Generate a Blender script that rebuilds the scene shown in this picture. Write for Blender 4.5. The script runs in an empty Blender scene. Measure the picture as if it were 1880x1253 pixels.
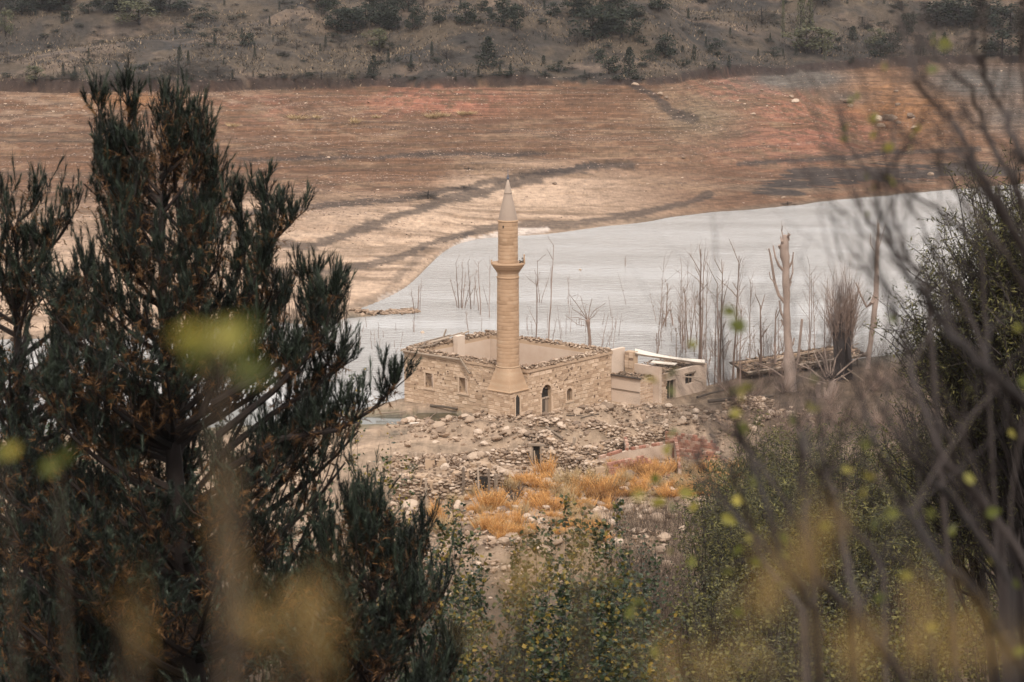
import bpy, bmesh, math, random
import numpy as np
from mathutils import Vector, Matrix
random.seed(7)
rng = np.random.default_rng(11)
S = bpy.context.scene
COL = S.collection
R = math.radians

# ------------------------------------------------------------------ camera, world, sun, exposure
FPX = 4439.0                      # focal length in photo pixels (85 mm on a 36 mm sensor, 1880 px wide)
CAMZ = 37.0
PITCH = R(10.17)
cam_d = bpy.data.cameras.new('camera')
cam = bpy.data.objects.new('camera', cam_d)
COL.objects.link(cam)
cam.location = (0, 0, CAMZ)
cam.rotation_euler = (math.pi / 2 - PITCH, 0, 0)
cam_d.lens = 85; cam_d.sensor_width = 36
cam_d.clip_start = 0.1; cam_d.clip_end = 6000
cam_d.dof.use_dof = True
cam_d.dof.focus_distance = 178
cam_d.dof.aperture_fstop = 4.5
S.camera = cam

SUN_EL, SUN_AZ = R(48), R(172)    # azimuth of the sun measured clockwise from +Y
w = bpy.data.worlds.new('World'); S.world = w; w.use_nodes = True
nt = w.node_tree; nt.nodes.clear()
sky = nt.nodes.new('ShaderNodeTexSky'); sky.sky_type = 'NISHITA'; sky.sun_disc = False
sky.sun_elevation = SUN_EL; sky.sun_rotation = SUN_AZ
sky.air_density = 1.0; sky.dust_density = 4.0; sky.ozone_density = 1.0
hs = nt.nodes.new('ShaderNodeHueSaturation'); hs.inputs['Saturation'].default_value = 0.16
wm = nt.nodes.new('ShaderNodeMix'); wm.data_type = 'RGBA'; wm.inputs[0].default_value = 0.55
wm.inputs[7].default_value = (19.5, 18.6, 18.2, 1)
bg = nt.nodes.new('ShaderNodeBackground'); bg.inputs['Strength'].default_value = 0.10
wo = nt.nodes.new('ShaderNodeOutputWorld')
nt.links.new(sky.outputs[0], hs.inputs['Color']); nt.links.new(hs.outputs[0], wm.inputs[6])
nt.links.new(wm.outputs[2], bg.inputs[0]); nt.links.new(bg.outputs[0], wo.inputs[0])

sd = bpy.data.lights.new('sun', 'SUN'); sd.energy = 2.4; sd.angle = R(7); sd.color = (1.0, 0.93, 0.84)
sun = bpy.data.objects.new('sun', sd); COL.objects.link(sun)
sdir = Vector((math.sin(SUN_AZ) * math.cos(SUN_EL), math.cos(SUN_AZ) * math.cos(SUN_EL), math.sin(SUN_EL)))
sun.rotation_euler = sdir.to_track_quat('Z', 'Y').to_euler()
sun.location = (0, 0, 200)
S.view_settings.view_transform = 'Standard'; S.view_settings.look = 'None'
S.view_settings.gamma = 1.0; S.view_settings.use_curve_mapping = False
S.view_settings.exposure = 0.26
S.cycles.max_bounces = 5; S.cycles.diffuse_bounces = 2; S.cycles.glossy_bounces = 2
S.cycles.transparent_max_bounces = 4; S.cycles.volume_bounces = 2
S.cycles.use_denoising = True

# ------------------------------------------------------------------ photo pixel <-> world helpers
CP, SP = math.cos(PITCH), math.sin(PITCH)
def ray(u, v):
    a = (np.asarray(u, float) - 940) / FPX; b = (626.5 - np.asarray(v, float)) / FPX
    return a, CP + b * SP, -SP + b * CP
def at(u, v, D):
    dx, dy, dz = ray(u, v)
    return Vector((float(dx / dy * D), float(D), float(CAMZ + dz / dy * D)))
def on(u, v, z=0.0):
    dx, dy, dz = ray(u, v); k = (z - CAMZ) / dz
    return Vector((float(dx * k), float(dy * k), float(z)))
def project(x, y, z):
    yy = y * CP - (z - CAMZ) * SP; up = y * SP + (z - CAMZ) * CP
    yy = np.maximum(yy, 0.1)
    return 940 + FPX * x / yy, 626.5 - FPX * up / yy

# ------------------------------------------------------------------ noise in numpy
_T = np.random.default_rng(5).random((256, 256))
def vnoise(x, y):
    xi = np.floor(x).astype(int); yi = np.floor(y).astype(int)
    fx = x - xi; fy = y - yi
    fx = fx * fx * (3 - 2 * fx); fy = fy * fy * (3 - 2 * fy)
    a = _T[xi & 255, yi & 255]; b = _T[(xi + 1) & 255, yi & 255]
    c = _T[xi & 255, (yi + 1) & 255]; d = _T[(xi + 1) & 255, (yi + 1) & 255]
    return (a + (b - a) * fx) * (1 - fy) + (c + (d - c) * fx) * fy
def fbm(x, y, o=4, g=0.5):
    s = 0; a = 1; t = 0
    for i in range(o):
        s = s + a * vnoise(x * 2**i + 17.3 * i, y * 2**i + 9.1 * i); t += a; a *= g
    return s / t
def smooth(a, b, x):
    t = np.clip((x - a) / (b - a), 0, 1); return t * t * (3 - 2 * t)
def segdist(x, y, pts):
    best = np.full(np.shape(x), 1e9); along = np.zeros(np.shape(x)); L = 0
    for (x0, y0), (x1, y1) in zip(pts[:-1], pts[1:]):
        dx, dy = x1 - x0, y1 - y0; l2 = dx * dx + dy * dy
        t = np.clip(((x - x0) * dx + (y - y0) * dy) / l2, 0, 1)
        d = np.hypot(x - x0 - t * dx, y - y0 - t * dy)
        m = d < best; best = np.where(m, d, best); along = np.where(m, L + t * math.sqrt(l2), along); L += math.sqrt(l2)
    return best, along / L

# ------------------------------------------------------------------ terrain
SHx = [-400, -200, -80, -45, -25.5, -16.5, -13.3, -11.1, -9.6, -9.1, -8.6, -7.5, -5.6, -2, 4, 14, 25, 35, 45, 58, 110, 220, 500]
SHy = [150, 172, 198, 206, 212, 219, 226, 232, 238, 248, 253, 262, 269, 273, 276, 286, 296, 303, 311, 320, 350, 380, 430]
HWx = [-400, -200, -77, -51, -36, -20, -7.5, 5, 17.6, 22, 27, 35, 46, 62, 78, 90, 220, 500]
HWy = [300, 345, 363, 358, 365, 374, 372, 374, 372, 362, 384, 399, 402, 416, 428, 430, 440, 480]
NRx = [-400, -100, -45, -17, -12, -9, -6, 7, 12, 15, 19.6, 31, 60, 100, 400]
NRy = [100, 150, 166, 172, 176, 181, 184, 184, 183, 185, 190, 200, 214, 228, 260]
Pt = [-400, -60, -12, -4, 0, 5, 12, 30, 60, 90, 110, 130, 150, 168, 175, 180, 200, 500]
Pz = [-6, -4, -1.4, -0.4, 0.0, 0.28, 0.5, 1.2, 3.5, 7.5, 11.5, 16.5, 22.5, 29.5, 33, 35.2, 38, 60]
def smcurve(xs, ys, sig):
    g = np.arange(-400, 501, .5); y = np.interp(g, xs, ys); k = np.exp(-(np.arange(-60, 61) * .5 / sig)**2 / 2); k /= k.sum()
    return g, np.convolve(np.pad(y, 60, mode='edge'), k, 'valid')
SWx, SWy = smcurve(SHx, SHy, 13); SHx, SHy = smcurve(SHx, SHy, .9); HWx, HWy = smcurve(HWx, HWy, 3.5); NRx, NRy = smcurve(NRx, NRy, 1.5)
def W(u, v, z=0.4):
    p = on(u, v, z); return (p.x, p.y)
MOUNDS = [  # photo polyline, ground height guess, half width, height
    ([(835, 800), (880, 796), (925, 800), (960, 792)], .6, 1.6, .8), ([(1230, 800), (1290, 795), (1340, 800)], .9, 1.5, .9), ([(900, 822), (940, 818), (968, 828)], .9, 1.0, .8),
    ([(1105, 765), (1150, 764), (1200, 772), (1262, 775)], .7, 2.6, 1.1),
    ([(1000, 800), (1060, 812), (1120, 822), (1180, 812), (1210, 796)], .9, 1.3, 1.3),
    ([(955, 812), (990, 832), (1030, 846), (1090, 850)], 1.2, 1.2, 1.0),
    ([(735, 905), (790, 908), (850, 912), (910, 900)], 2.2, 1.6, 1.5),
    ([(740, 850), (800, 850), (860, 845), (930, 850), (975, 850)], 1.4, 1.3, .7),
    ([(930, 900), (1000, 905), (1090, 890), (1180, 900)], 2.3, 1.6, .6),
    ([(900, 1010), (960, 1000), (1020, 1005), (1090, 985), (1170, 990)], 4.0, 1.6, .9),
    ([(1290, 775), (1340, 770), (1400, 775)], .9, 2.4, .8),
]
MW = [([W(u, v, z) for u, v in p], wd, h) for p, z, wd, h in MOUNDS]
PUD = [(W(812, 771, 0), 2.9, 2.4), (W(718, 775, 0), 2.0, 1.5), (W(730, 806, 0), 2.2, 1.0), (W(1050, 758, 0), 2.0, 1.5), (W(668, 775, 0), 3, 1.2)]
SPIT = [W(560, 590, 0), W(625, 582, 0), W(700, 577, 0), W(770, 572, 0)]
VAL = [(38, 424), (47, 410), (56, 380), (57, 350), (58, 335)]
def height(x, y):
    x = np.asarray(x, float); y = np.asarray(y, float)
    # near slope
    yn = np.interp(x, NRx, NRy); ww = smooth(90, 150, y)
    t = (yn * ww + 180 * (1 - ww)) - y
    zn = np.interp(t, Pt, Pz)
    nn = fbm(x / 9 + 3, y / 9, 4) - .5
    zn = zn + nn * (0.5 + 1.6 * smooth(40, 110, t)) * smooth(-2, 10, t) * smooth(6, 14, y)
    zn = zn + (fbm(x / 1.6, y / 1.6, 3) - .5) * .3 * smooth(0, 12, t)
    m = np.zeros_like(zn)
    for pts, wd, h in MW:
        d, a = segdist(x, y, pts)
        m = np.maximum(m, h * np.exp(-(d / wd)**2) * (.65 + .7 * vnoise(x / 1.1, y / 1.1)))
    zn = zn + m
    for (cx, cy), rx, ry in PUD:
        d = np.hypot((x - cx) / rx, (y - cy) / ry) + (vnoise(x * .9, y * .9) - .5) * .5
        zn = np.where(zn > -.25, zn + (-.25 - zn) * (1 - smooth(.75, 1.1, d)), zn)
    # bank on the right that carries the collapsed roof
    zn = zn + .5 * np.exp(-((x - 26) / 8)**2 - ((y - 186) / 7)**2)
    # far slope
    sy = np.interp(x, SHx, SHy) + (fbm(x / 5, y * 0 + 3, 3) - .5) * 3
    sy0 = sy; sw = np.interp(x, SWx, SWy); sy = sy + (np.minimum(sw, y - 4) - sy) * smooth(3, 40, y - sy)
    hy = np.interp(x, HWx, HWy) + (fbm(x / 11, y * 0 + 7, 5, .6) - .5) * 15
    s = (y - sy) / (hy - sy)
    e = np.interp(x, [-15, 5, 40], [2.3, 1.9, 1.35])
    zf = 10 * np.clip(s, 0, 1)**e + .25 * smooth(0, .04, s) * (s > 0)
    und = (fbm(x / 34, y / 14 + 4, 3) - .5) * 1.6 + (fbm(x / 11 + 8, y / 5, 3) - .5) * .35
    zf = zf + und * smooth(.08, .35, s)
    # beach terraces left by the falling water
    P = .52
    q = (zf + (fbm(x / 30, y / 30 + 40, 2) - .5) * .6) / P; k = np.floor(q); fr = q - k
    st = .25 * fr + .75 * smooth(.0, .35, fr)
    amt = .66 * smooth(1.6, 3.2, zf) * (.25 + 1.1 * vnoise(x / 22 + 5, k * 3.7)) * smooth(1.02, .98, s)
    zf = zf + (st - fr) * P * amt * 1.6
    d, a = segdist(x, y, VAL)
    zf = zf - 3.0 * np.exp(-(d / 9)**2) * smooth(0.25, .5, s) * smooth(1.0, .86, s)
    zf = np.where(s < 0, np.maximum(-.055 * (sy - y), -3), zf)
    d, a = segdist(x, y, SPIT)
    zf = zf + np.exp(-(d / 1.0)**2) * (.45 + .3 * vnoise(x * 1.3, y)) * np.where(s < .05, 1, 0)
    # grassy hill over the high-water line
    o = y - hy
    lip = 1.3 * smooth(-.6, .6, o) * (.5 + .8 * vnoise(x / 9, y * 0))
    rough = (fbm(x / 30 + 1, y / 36, 5) - .5) * 17 * smooth(0, 60, o) + (fbm(x / 7, y / 9, 4) - .5) * 2.8 * smooth(0, 12, o)
    sl = np.interp(np.clip(o, 0, 900), [0, 40, 120, 300, 900], [0, 7.5, 16, 21, 24])
    zh = lip + sl + rough + 10
    cap = np.interp(x, [-300, -85, -43, -12, 10], [9, 12.4, 18.6, 34, 90]) + (fbm(x / 12, y / 20, 3) - .5) * 1.2
    over = np.maximum(y - 400, 0)
    zh = np.minimum(zh, cap - .06 * over)
    z2 = 8 + np.minimum(.34 * (y - 445), 12 + .008 * y) + (fbm(x / 30 + 9, y / 30, 5) - .5) * 9
    zh = np.where(y > 430, np.maximum(zh, z2), zh)
    zf = np.where(o > -1, np.where(o > 0, np.maximum(zh, 10), zf + lip), zf)
    return np.where(y < 200, zn, np.maximum(np.where(y < 235, zn, -9), zf))
_g = np.concatenate([np.arange(4, 60, .5), np.arange(60, 230, .25), np.arange(230, 640, .6)])
def gnd(u, v):
    dx, dy, dz = ray(u, v)
    X = dx / dy * _g; Z = CAMZ + dz / dy * _g
    h = height(X, _g); b = np.nonzero((h > Z) & (_g > 8))[0]
    i = b[0] if len(b) else len(_g) - 1
    return Vector((float(X[i]), float(_g[i]), float(h[i])))
def gz(x, y): return float(height(np.array([x]), np.array([y]))[0])

# ------------------------------------------------------------------ mesh helpers
def mk(name, V, F, mat=None, parent=None, rnd=None, smooth_=False, col=None, kind=None, loc=None):
    V = np.asarray(V, np.float32).reshape(-1, 3)
    me = bpy.data.meshes.new(name)
    F = F if isinstance(F, list) and len(F) and isinstance(F[0], np.ndarray) and F[0].ndim == 2 else [np.asarray(F)]
    me.vertices.add(len(V)); me.vertices.foreach_set('co', V.ravel())
    li = np.concatenate([f.ravel() for f in F]).astype(np.int32)
    cnt = np.concatenate([np.full(len(f), f.shape[1]) for f in F]).astype(np.int32)
    me.loops.add(len(li)); me.loops.foreach_set('vertex_index', li)
    me.polygons.add(len(cnt)); me.polygons.foreach_set('loop_start', np.concatenate([[0], np.cumsum(cnt)[:-1]]).astype(np.int32))
    me.polygons.foreach_set('use_smooth', np.full(len(cnt), smooth_, bool))
    if rnd is not None:
        a = me.attributes.new('rnd', 'FLOAT', 'POINT'); a.data.foreach_set('value', np.asarray(rnd, np.float32).ravel())
    if col is not None:
        a = me.attributes.new('soil', 'FLOAT_COLOR', 'POINT')
        a.data.foreach_set('color', np.concatenate([col, np.ones((len(col), 1))], 1).astype(np.float32).ravel())
    me.update(calc_edges=True)
    if mat: me.materials.append(mat)
    o = bpy.data.objects.new(name, me); COL.objects.link(o)
    if parent: o.parent = parent
    if kind: o['kind'] = kind
    if loc is not None: o.location = loc
    return o
class B:
    """collects quads and triangles with a tint per vertex"""
    def __init__(s): s.V = []; s.Q = []; s.T = []; s.R = []; s.n = 0
    def add(s, V, F, r=.5):
        V = np.asarray(V, float).reshape(-1, 3); F = np.asarray(F)
        (s.Q if F.shape[1] == 4 else s.T).append(F + s.n); s.V.append(V)
        s.R.append(np.full(len(V), r) if np.isscalar(r) else np.asarray(r)); s.n += len(V)
        return s
    def inst(s, tv, tf, M, T, r):
        """template copied with N matrices"""
        tv = np.asarray(tv, float); tf = np.asarray(tf); N = len(T); m = len(tv)
        V = np.einsum('nij,mj->nmi', M, tv) + T[:, None, :]
        F = (tf[None] + (np.arange(N) * m)[:, None, None]).reshape(-1, tf.shape[1])
        return s.add(V.reshape(-1, 3), F, np.repeat(r, m))
    def tube(s, pts, rad, n=6, r=.5, cap=True):
        P = np.asarray([tuple(p) for p in pts], float); K = len(P)
        rad = np.full(K, rad) if np.isscalar(rad) else np.asarray(rad, float)
        t = np.gradient(P, axis=0); t /= np.linalg.norm(t, axis=1)[:, None] + 1e-9
        up = np.array([0.31, .17, .93]) if abs(t[0][2]) < .9 else np.array([1., .1, 0])
        a = np.cross(t, up); a /= np.linalg.norm(a, axis=1)[:, None] + 1e-9; b = np.cross(t, a)
        th = np.arange(n) / n * 2 * np.pi
        V = P[:, None] + rad[:, None, None] * (np.cos(th)[None, :, None] * a[:, None] + np.sin(th)[None, :, None] * b[:, None])
        i = np.arange(K - 1)[:, None] * n; j = np.arange(n)[None]
        F = np.stack([i + j, i + (j + 1) % n, i + n + (j + 1) % n, i + n + j], -1).reshape(-1, 4)
        s.add(V.reshape(-1, 3), F, r)
        if cap and rad[-1] > .004:
            base = s.n; s.add([P[-1] + t[-1] * rad[-1] * .3], np.zeros((0, 3), int), r)
            o = base - n
            s.T.append(np.array([[o + k, o + (k + 1) % n, base] for k in range(n)]))
        return s
    def box(s, c, ex, ey, ez, r=.5):
        """box from the centre of its base-less middle with half vectors"""
        c, ex, ey, ez = (np.array(tuple(q), float) for q in (c, ex, ey, ez))
        V = [c + a * ex + b * ey + d * ez for d in (-1, 1) for b in (-1, 1) for a in (-1, 1)]
        return s.add(V, [[0, 2, 3, 1], [4, 5, 7, 6], [0, 1, 5, 4], [2, 6, 7, 3], [0, 4, 6, 2], [1, 3, 7, 5]], r)
    def build(s, name, mat=None, parent=None, smooth_=False, kind=None, base=None):
        if not s.V: return None
        V = np.concatenate(s.V); F = []
        if base is not None: V = V - np.array(tuple(base))
        if s.Q: F.append(np.concatenate(s.Q))
        if s.T: F.append(np.concatenate(s.T))
        return mk(name, V, F, mat, parent, np.concatenate(s.R), smooth_, kind=kind)
def tag(o, label=None, cat=None, group=None, kind=None):
    if label: o['label'] = label
    if cat: o['category'] = cat
    if group: o['group'] = group
    if kind: o['kind'] = kind
    elif cat: o['kind'] = 'thing'
    return o
def empty(name, loc, label, cat, group=None, rz=0):
    o = bpy.data.objects.new(name, None); COL.objects.link(o); o.location = loc; o.rotation_euler.z = rz
    o.empty_display_size = .3
    return tag(o, label, cat, group)
def copy_thing(o, loc, rz=0, sc=1.0, label=None, group=None):
    c = o.copy(); COL.objects.link(c); c.location = loc; c.rotation_euler.z = rz
    c.scale = (sc, sc, sc) if np.isscalar(sc) else sc
    if label: c['label'] = label
    if group: c['group'] = group
    for ch in o.children:
        d = ch.copy(); COL.objects.link(d); d.parent = c
    return c
def rotmats(n, tilt=math.pi, z=None, az=None):
    """random rotations: spin about z, then tilt away from z by up to tilt"""
    a = rng.random(n) * 2 * np.pi if az is None else az
    b = rng.random(n) * tilt if z is None else z
    g = rng.random(n) * 2 * np.pi
    ca, sa, cb, sb, cg, sg = np.cos(a), np.sin(a), np.cos(b), np.sin(b), np.cos(g), np.sin(g)
    Z = np.zeros(n); O = np.ones(n)
    A = np.stack([ca, -sa, Z, sa, ca, Z, Z, Z, O], -1).reshape(n, 3, 3)
    Bm = np.stack([cb, Z, sb, Z, O, Z, -sb, Z, cb], -1).reshape(n, 3, 3)
    G = np.stack([cg, -sg, Z, sg, cg, Z, Z, Z, O], -1).reshape(n, 3, 3)
    return A @ Bm @ G
def dirmats(d):
    """rotations that take z to the directions d (n,3), with a random spin"""
    d = d / (np.linalg.norm(d, axis=1)[:, None] + 1e-9)
    return rotmats(len(d), z=np.arccos(np.clip(d[:, 2], -1, 1)), az=np.arctan2(d[:, 1], d[:, 0]))

# ------------------------------------------------------------------ materials
def lin(c):
    return tuple((x / 255 / 12.92 if x <= 10 else ((x / 255 + .055) / 1.055)**2.4) for x in c) + (1,)
def material(name, cols, rough=.85, scale=3.0, var=.35, bump=.3, bscale=20, trans=0.0, use='rnd', bdist=.02, stretch=(1, 1, 1), coords='Object', spec=.3):
    m = bpy.data.materials.new(name); m.use_nodes = True
    n = m.node_tree.nodes; L = m.node_tree.links; p = n['Principled BSDF']
    tc = n.new('ShaderNodeTexCoord'); mp = n.new('ShaderNodeMapping'); mp.inputs['Scale'].default_value = stretch
    if coords == 'World':
        g = n.new('ShaderNodeNewGeometry'); L.new(g.outputs['Position'], mp.inputs[0])
    else:
        L.new(tc.outputs[coords], mp.inputs[0])
    nz = n.new('ShaderNodeTexNoise'); nz.inputs['Scale'].default_value = scale; nz.inputs['Detail'].default_value = 6
    nz.inputs['Roughness'].default_value = .65
    L.new(mp.outputs[0], nz.inputs['Vector'])
    cr = n.new('ShaderNodeValToRGB'); e = cr.color_ramp.elements
    while len(e) < len(cols): e.new(.5)
    for i, c in enumerate(cols):
        e[i].position = i / max(1, len(cols) - 1); e[i].color = c if len(c) == 4 else (*c, 1)
    add = n.new('ShaderNodeMath'); add.operation = 'MULTIPLY_ADD'; add.inputs[1].default_value = var * 2
    if use == 'rnd':
        at_ = n.new('ShaderNodeAttribute'); at_.attribute_name = 'rnd'; src = at_.outputs['Fac']
    else:
        at_ = n.new('ShaderNodeObjectInfo'); src = at_.outputs['Random']
    sub = n.new('ShaderNodeMath'); sub.operation = 'SUBTRACT'; sub.inputs[1].default_value = var
    L.new(src, sub.inputs[0]); L.new(nz.outputs['Fac'], add.inputs[0]); L.new(sub.outputs[0], add.inputs[2])
    L.new(add.outputs[0], cr.inputs[0]); L.new(cr.outputs[0], p.inputs['Base Color'])
    p.inputs['Roughness'].default_value = rough; p.inputs['Specular IOR Level'].default_value = spec
    if bump:
        nb = n.new('ShaderNodeTexNoise'); nb.inputs['Scale'].default_value = bscale; nb.inputs['Detail'].default_value = 5
        L.new(mp.outputs[0], nb.inputs['Vector'])
        bp = n.new('ShaderNodeBump'); bp.inputs['Strength'].default_value = bump; bp.inputs['Distance'].default_value = bdist
        L.new(nb.outputs['Fac'], bp.inputs['Height']); L.new(bp.outputs[0], p.inputs['Normal'])
    if trans:
        t = n.new('ShaderNodeBsdfTranslucent'); L.new(cr.outputs[0], t.inputs[0])
        mx = n.new('ShaderNodeMixShader'); mx.inputs[0].default_value = trans
        L.new(p.outputs[0], mx.inputs[1]); L.new(t.outputs[0], mx.inputs[2]); L.new(mx.outputs[0], n['Material Output'].inputs[0])
    return m
M = {}
M['stone'] = material('ashlar_stone', [(.18, .12, .08), (.38, .265, .18), (.43, .305, .21), (.47, .34, .24), (.54, .40, .29)], scale=2.2, var=.22, bump=.6, bscale=14, bdist=.03)
M['stone_r'] = material('ashlar_stone_block', [(.30, .20, .13), (.38, .265, .18), (.43, .305, .21), (.47, .34, .24), (.54, .40, .29)], scale=1.3, var=.2, bump=.6, bscale=9, use='obj', bdist=.03)
M['mortar'] = material('wall_core', [(.33, .23, .15), (.44, .31, .21)], scale=1.5, bump=.5, bscale=12)
M['minaret'] = material('minaret_stone', [(.22, .14, .085), (.33, .215, .132), (.365, .24, .15), (.40, .285, .19)], scale=.7, var=.62, bump=.5, bscale=10, stretch=(1, 1, 1.8))
M['cone'] = material('cone_render', [(.25, .19, .15), (.35, .275, .22)], scale=2, bump=.3)
M['plaster'] = material('old_plaster', [(.36, .25, .18), (.47, .36, .28), (.54, .43, .345)], scale=.7, var=.5, bump=.2, bscale=8)
M['rubble'] = material('rubble_stone', [(.11, .08, .058), (.185, .122, .08), (.28, .195, .135), (.43, .33, .25)], scale=1.5, var=.2, bump=.5, bscale=8, coords='World')
M['rock'] = material('rock_stone', [(.15, .105, .075), (.24, .17, .12), (.34, .25, .18), (.46, .36, .28)], scale=2.5, var=.25, bump=.6, bscale=7, use='obj')
M['wood'] = material('weathered_wood', [(.13, .095, .07), (.25, .19, .14), (.36, .28, .215)], scale=3, var=.3, bump=.4, bscale=25, stretch=(1, 1, 1))
M['darkwood'] = material('dark_wood', [(.05, .038, .03), (.10, .075, .055)], scale=4, bump=.3)
M['deadtree'] = material('dead_bark', [(.14, .10, .085), (.25, .185, .15), (.38, .30, .255)], scale=1.5, var=.3, bump=.5, bscale=10)
M['twig'] = material('twig_bark', [(.12, .08, .062), (.19, .13, .10), (.26, .185, .15)], scale=1, var=.2, bump=0)
M['darktwig'] = material('dark_bark', [(.016, .012, .011), (.032, .024, .022), (.06, .047, .042)], scale=6, var=.3, bump=.2)
M['pinebark'] = material('pine_bark', [(.008, .006, .005), (.018, .012, .010), (.036, .025, .020)], scale=4, var=.3, bump=.5)
M['needle'] = material('pine_needles', [(.004, .006, .004), (.012, .018, .011), (.042, .056, .036)], rough=.6, scale=.6, var=.25, bump=0, trans=.1)
M['deadneedle'] = material('dead_needles', [(.03, .016, .007), (.08, .038, .014), (.15, .075, .027)], scale=.8, var=.3, bump=0, trans=.15)
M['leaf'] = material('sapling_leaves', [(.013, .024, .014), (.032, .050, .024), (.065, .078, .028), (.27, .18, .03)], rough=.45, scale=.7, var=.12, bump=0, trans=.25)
M['willow'] = material('willow_leaves', [(.022, .024, .010), (.065, .062, .022), (.17, .15, .045)], rough=.6, scale=.4, var=.3, bump=0, trans=.2)
M['hilltree'] = material('hill_foliage', [(.009, .013, .009), (.018, .024, .015), (.034, .040, .024)], scale=.5, var=.2, bump=0, trans=.1)
M['hillpale'] = material('pale_foliage', [(.045, .048, .026), (.08, .08, .042), (.12, .115, .06)], scale=.5, var=.2, bump=0, trans=.1)
M['hilldry'] = material('dry_shrub', [(.025, .021, .018), (.045, .037, .03), (.075, .06, .046)], scale=.5, var=.2, bump=0)
M['orange'] = material('orange_weed', [(.32, .16, .055), (.58, .30, .10), (.70, .42, .17)], scale=.8, var=.25, bump=0, trans=.25)
M['brownweed'] = material('brown_weed', [(.04, .027, .019), (.08, .056, .04), (.14, .10, .072)], scale=.3, var=.3, bump=0, trans=.15)
M['drygrass'] = material('dry_grass', [(.055, .04, .028), (.10, .073, .048), (.17, .125, .08)], scale=.1, var=.3, bump=0)
M['straw'] = material('straw_weed', [(.22, .14, .07), (.42, .30, .16), (.55, .42, .25)], scale=.8, var=.25, bump=0, trans=.2)
M['rust'] = material('rusty_weed', [(.12, .06, .03), (.26, .13, .05), (.42, .22, .08)], scale=.8, var=.25, bump=0, trans=.2)
M['hillgrass'] = material('hill_grass_tufts', [(.012, .011, .009), (.04, .032, .024), (.10, .075, .05), (.26, .19, .125)], scale=.12, var=.08, bump=0)
M['farstone'] = material('far_stone', [(.035, .025, .02), (.13, .08, .055), (.20, .13, .095), (.34, .26, .21)], scale=.5, var=.1, bump=0)
M['brick'] = material('red_brick', [(.22, .10, .066), (.33, .155, .105), (.40, .27, .20)], scale=2, var=.15, bump=.3, use='obj')
M['brickj'] = material('red_brick_joined', [(.22, .10, .066), (.33, .155, .105), (.40, .27, .20)], scale=2, var=.15, bump=.3)
M['cement'] = material('cement_sheet', [(.50, .43, .36), (.62, .55, .47)], scale=1, bump=.2)
M['fgleaf'] = material('near_leaf', [(.07, .085, .018), (.17, .175, .04), (.36, .30, .06)], rough=.45, scale=8, var=.15, bump=0, trans=.4, use='obj')
M['plume'] = material('golden_plume', [(.22, .14, .045), (.36, .23, .075), (.45, .31, .13)], scale=5, var=.3, bump=0, trans=.4)
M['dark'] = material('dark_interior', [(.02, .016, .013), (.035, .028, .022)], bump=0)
M['metal'] = material('blue_grey_metal', [(.05, .06, .09), (.09, .10, .13)], rough=.4, bump=0)

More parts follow.
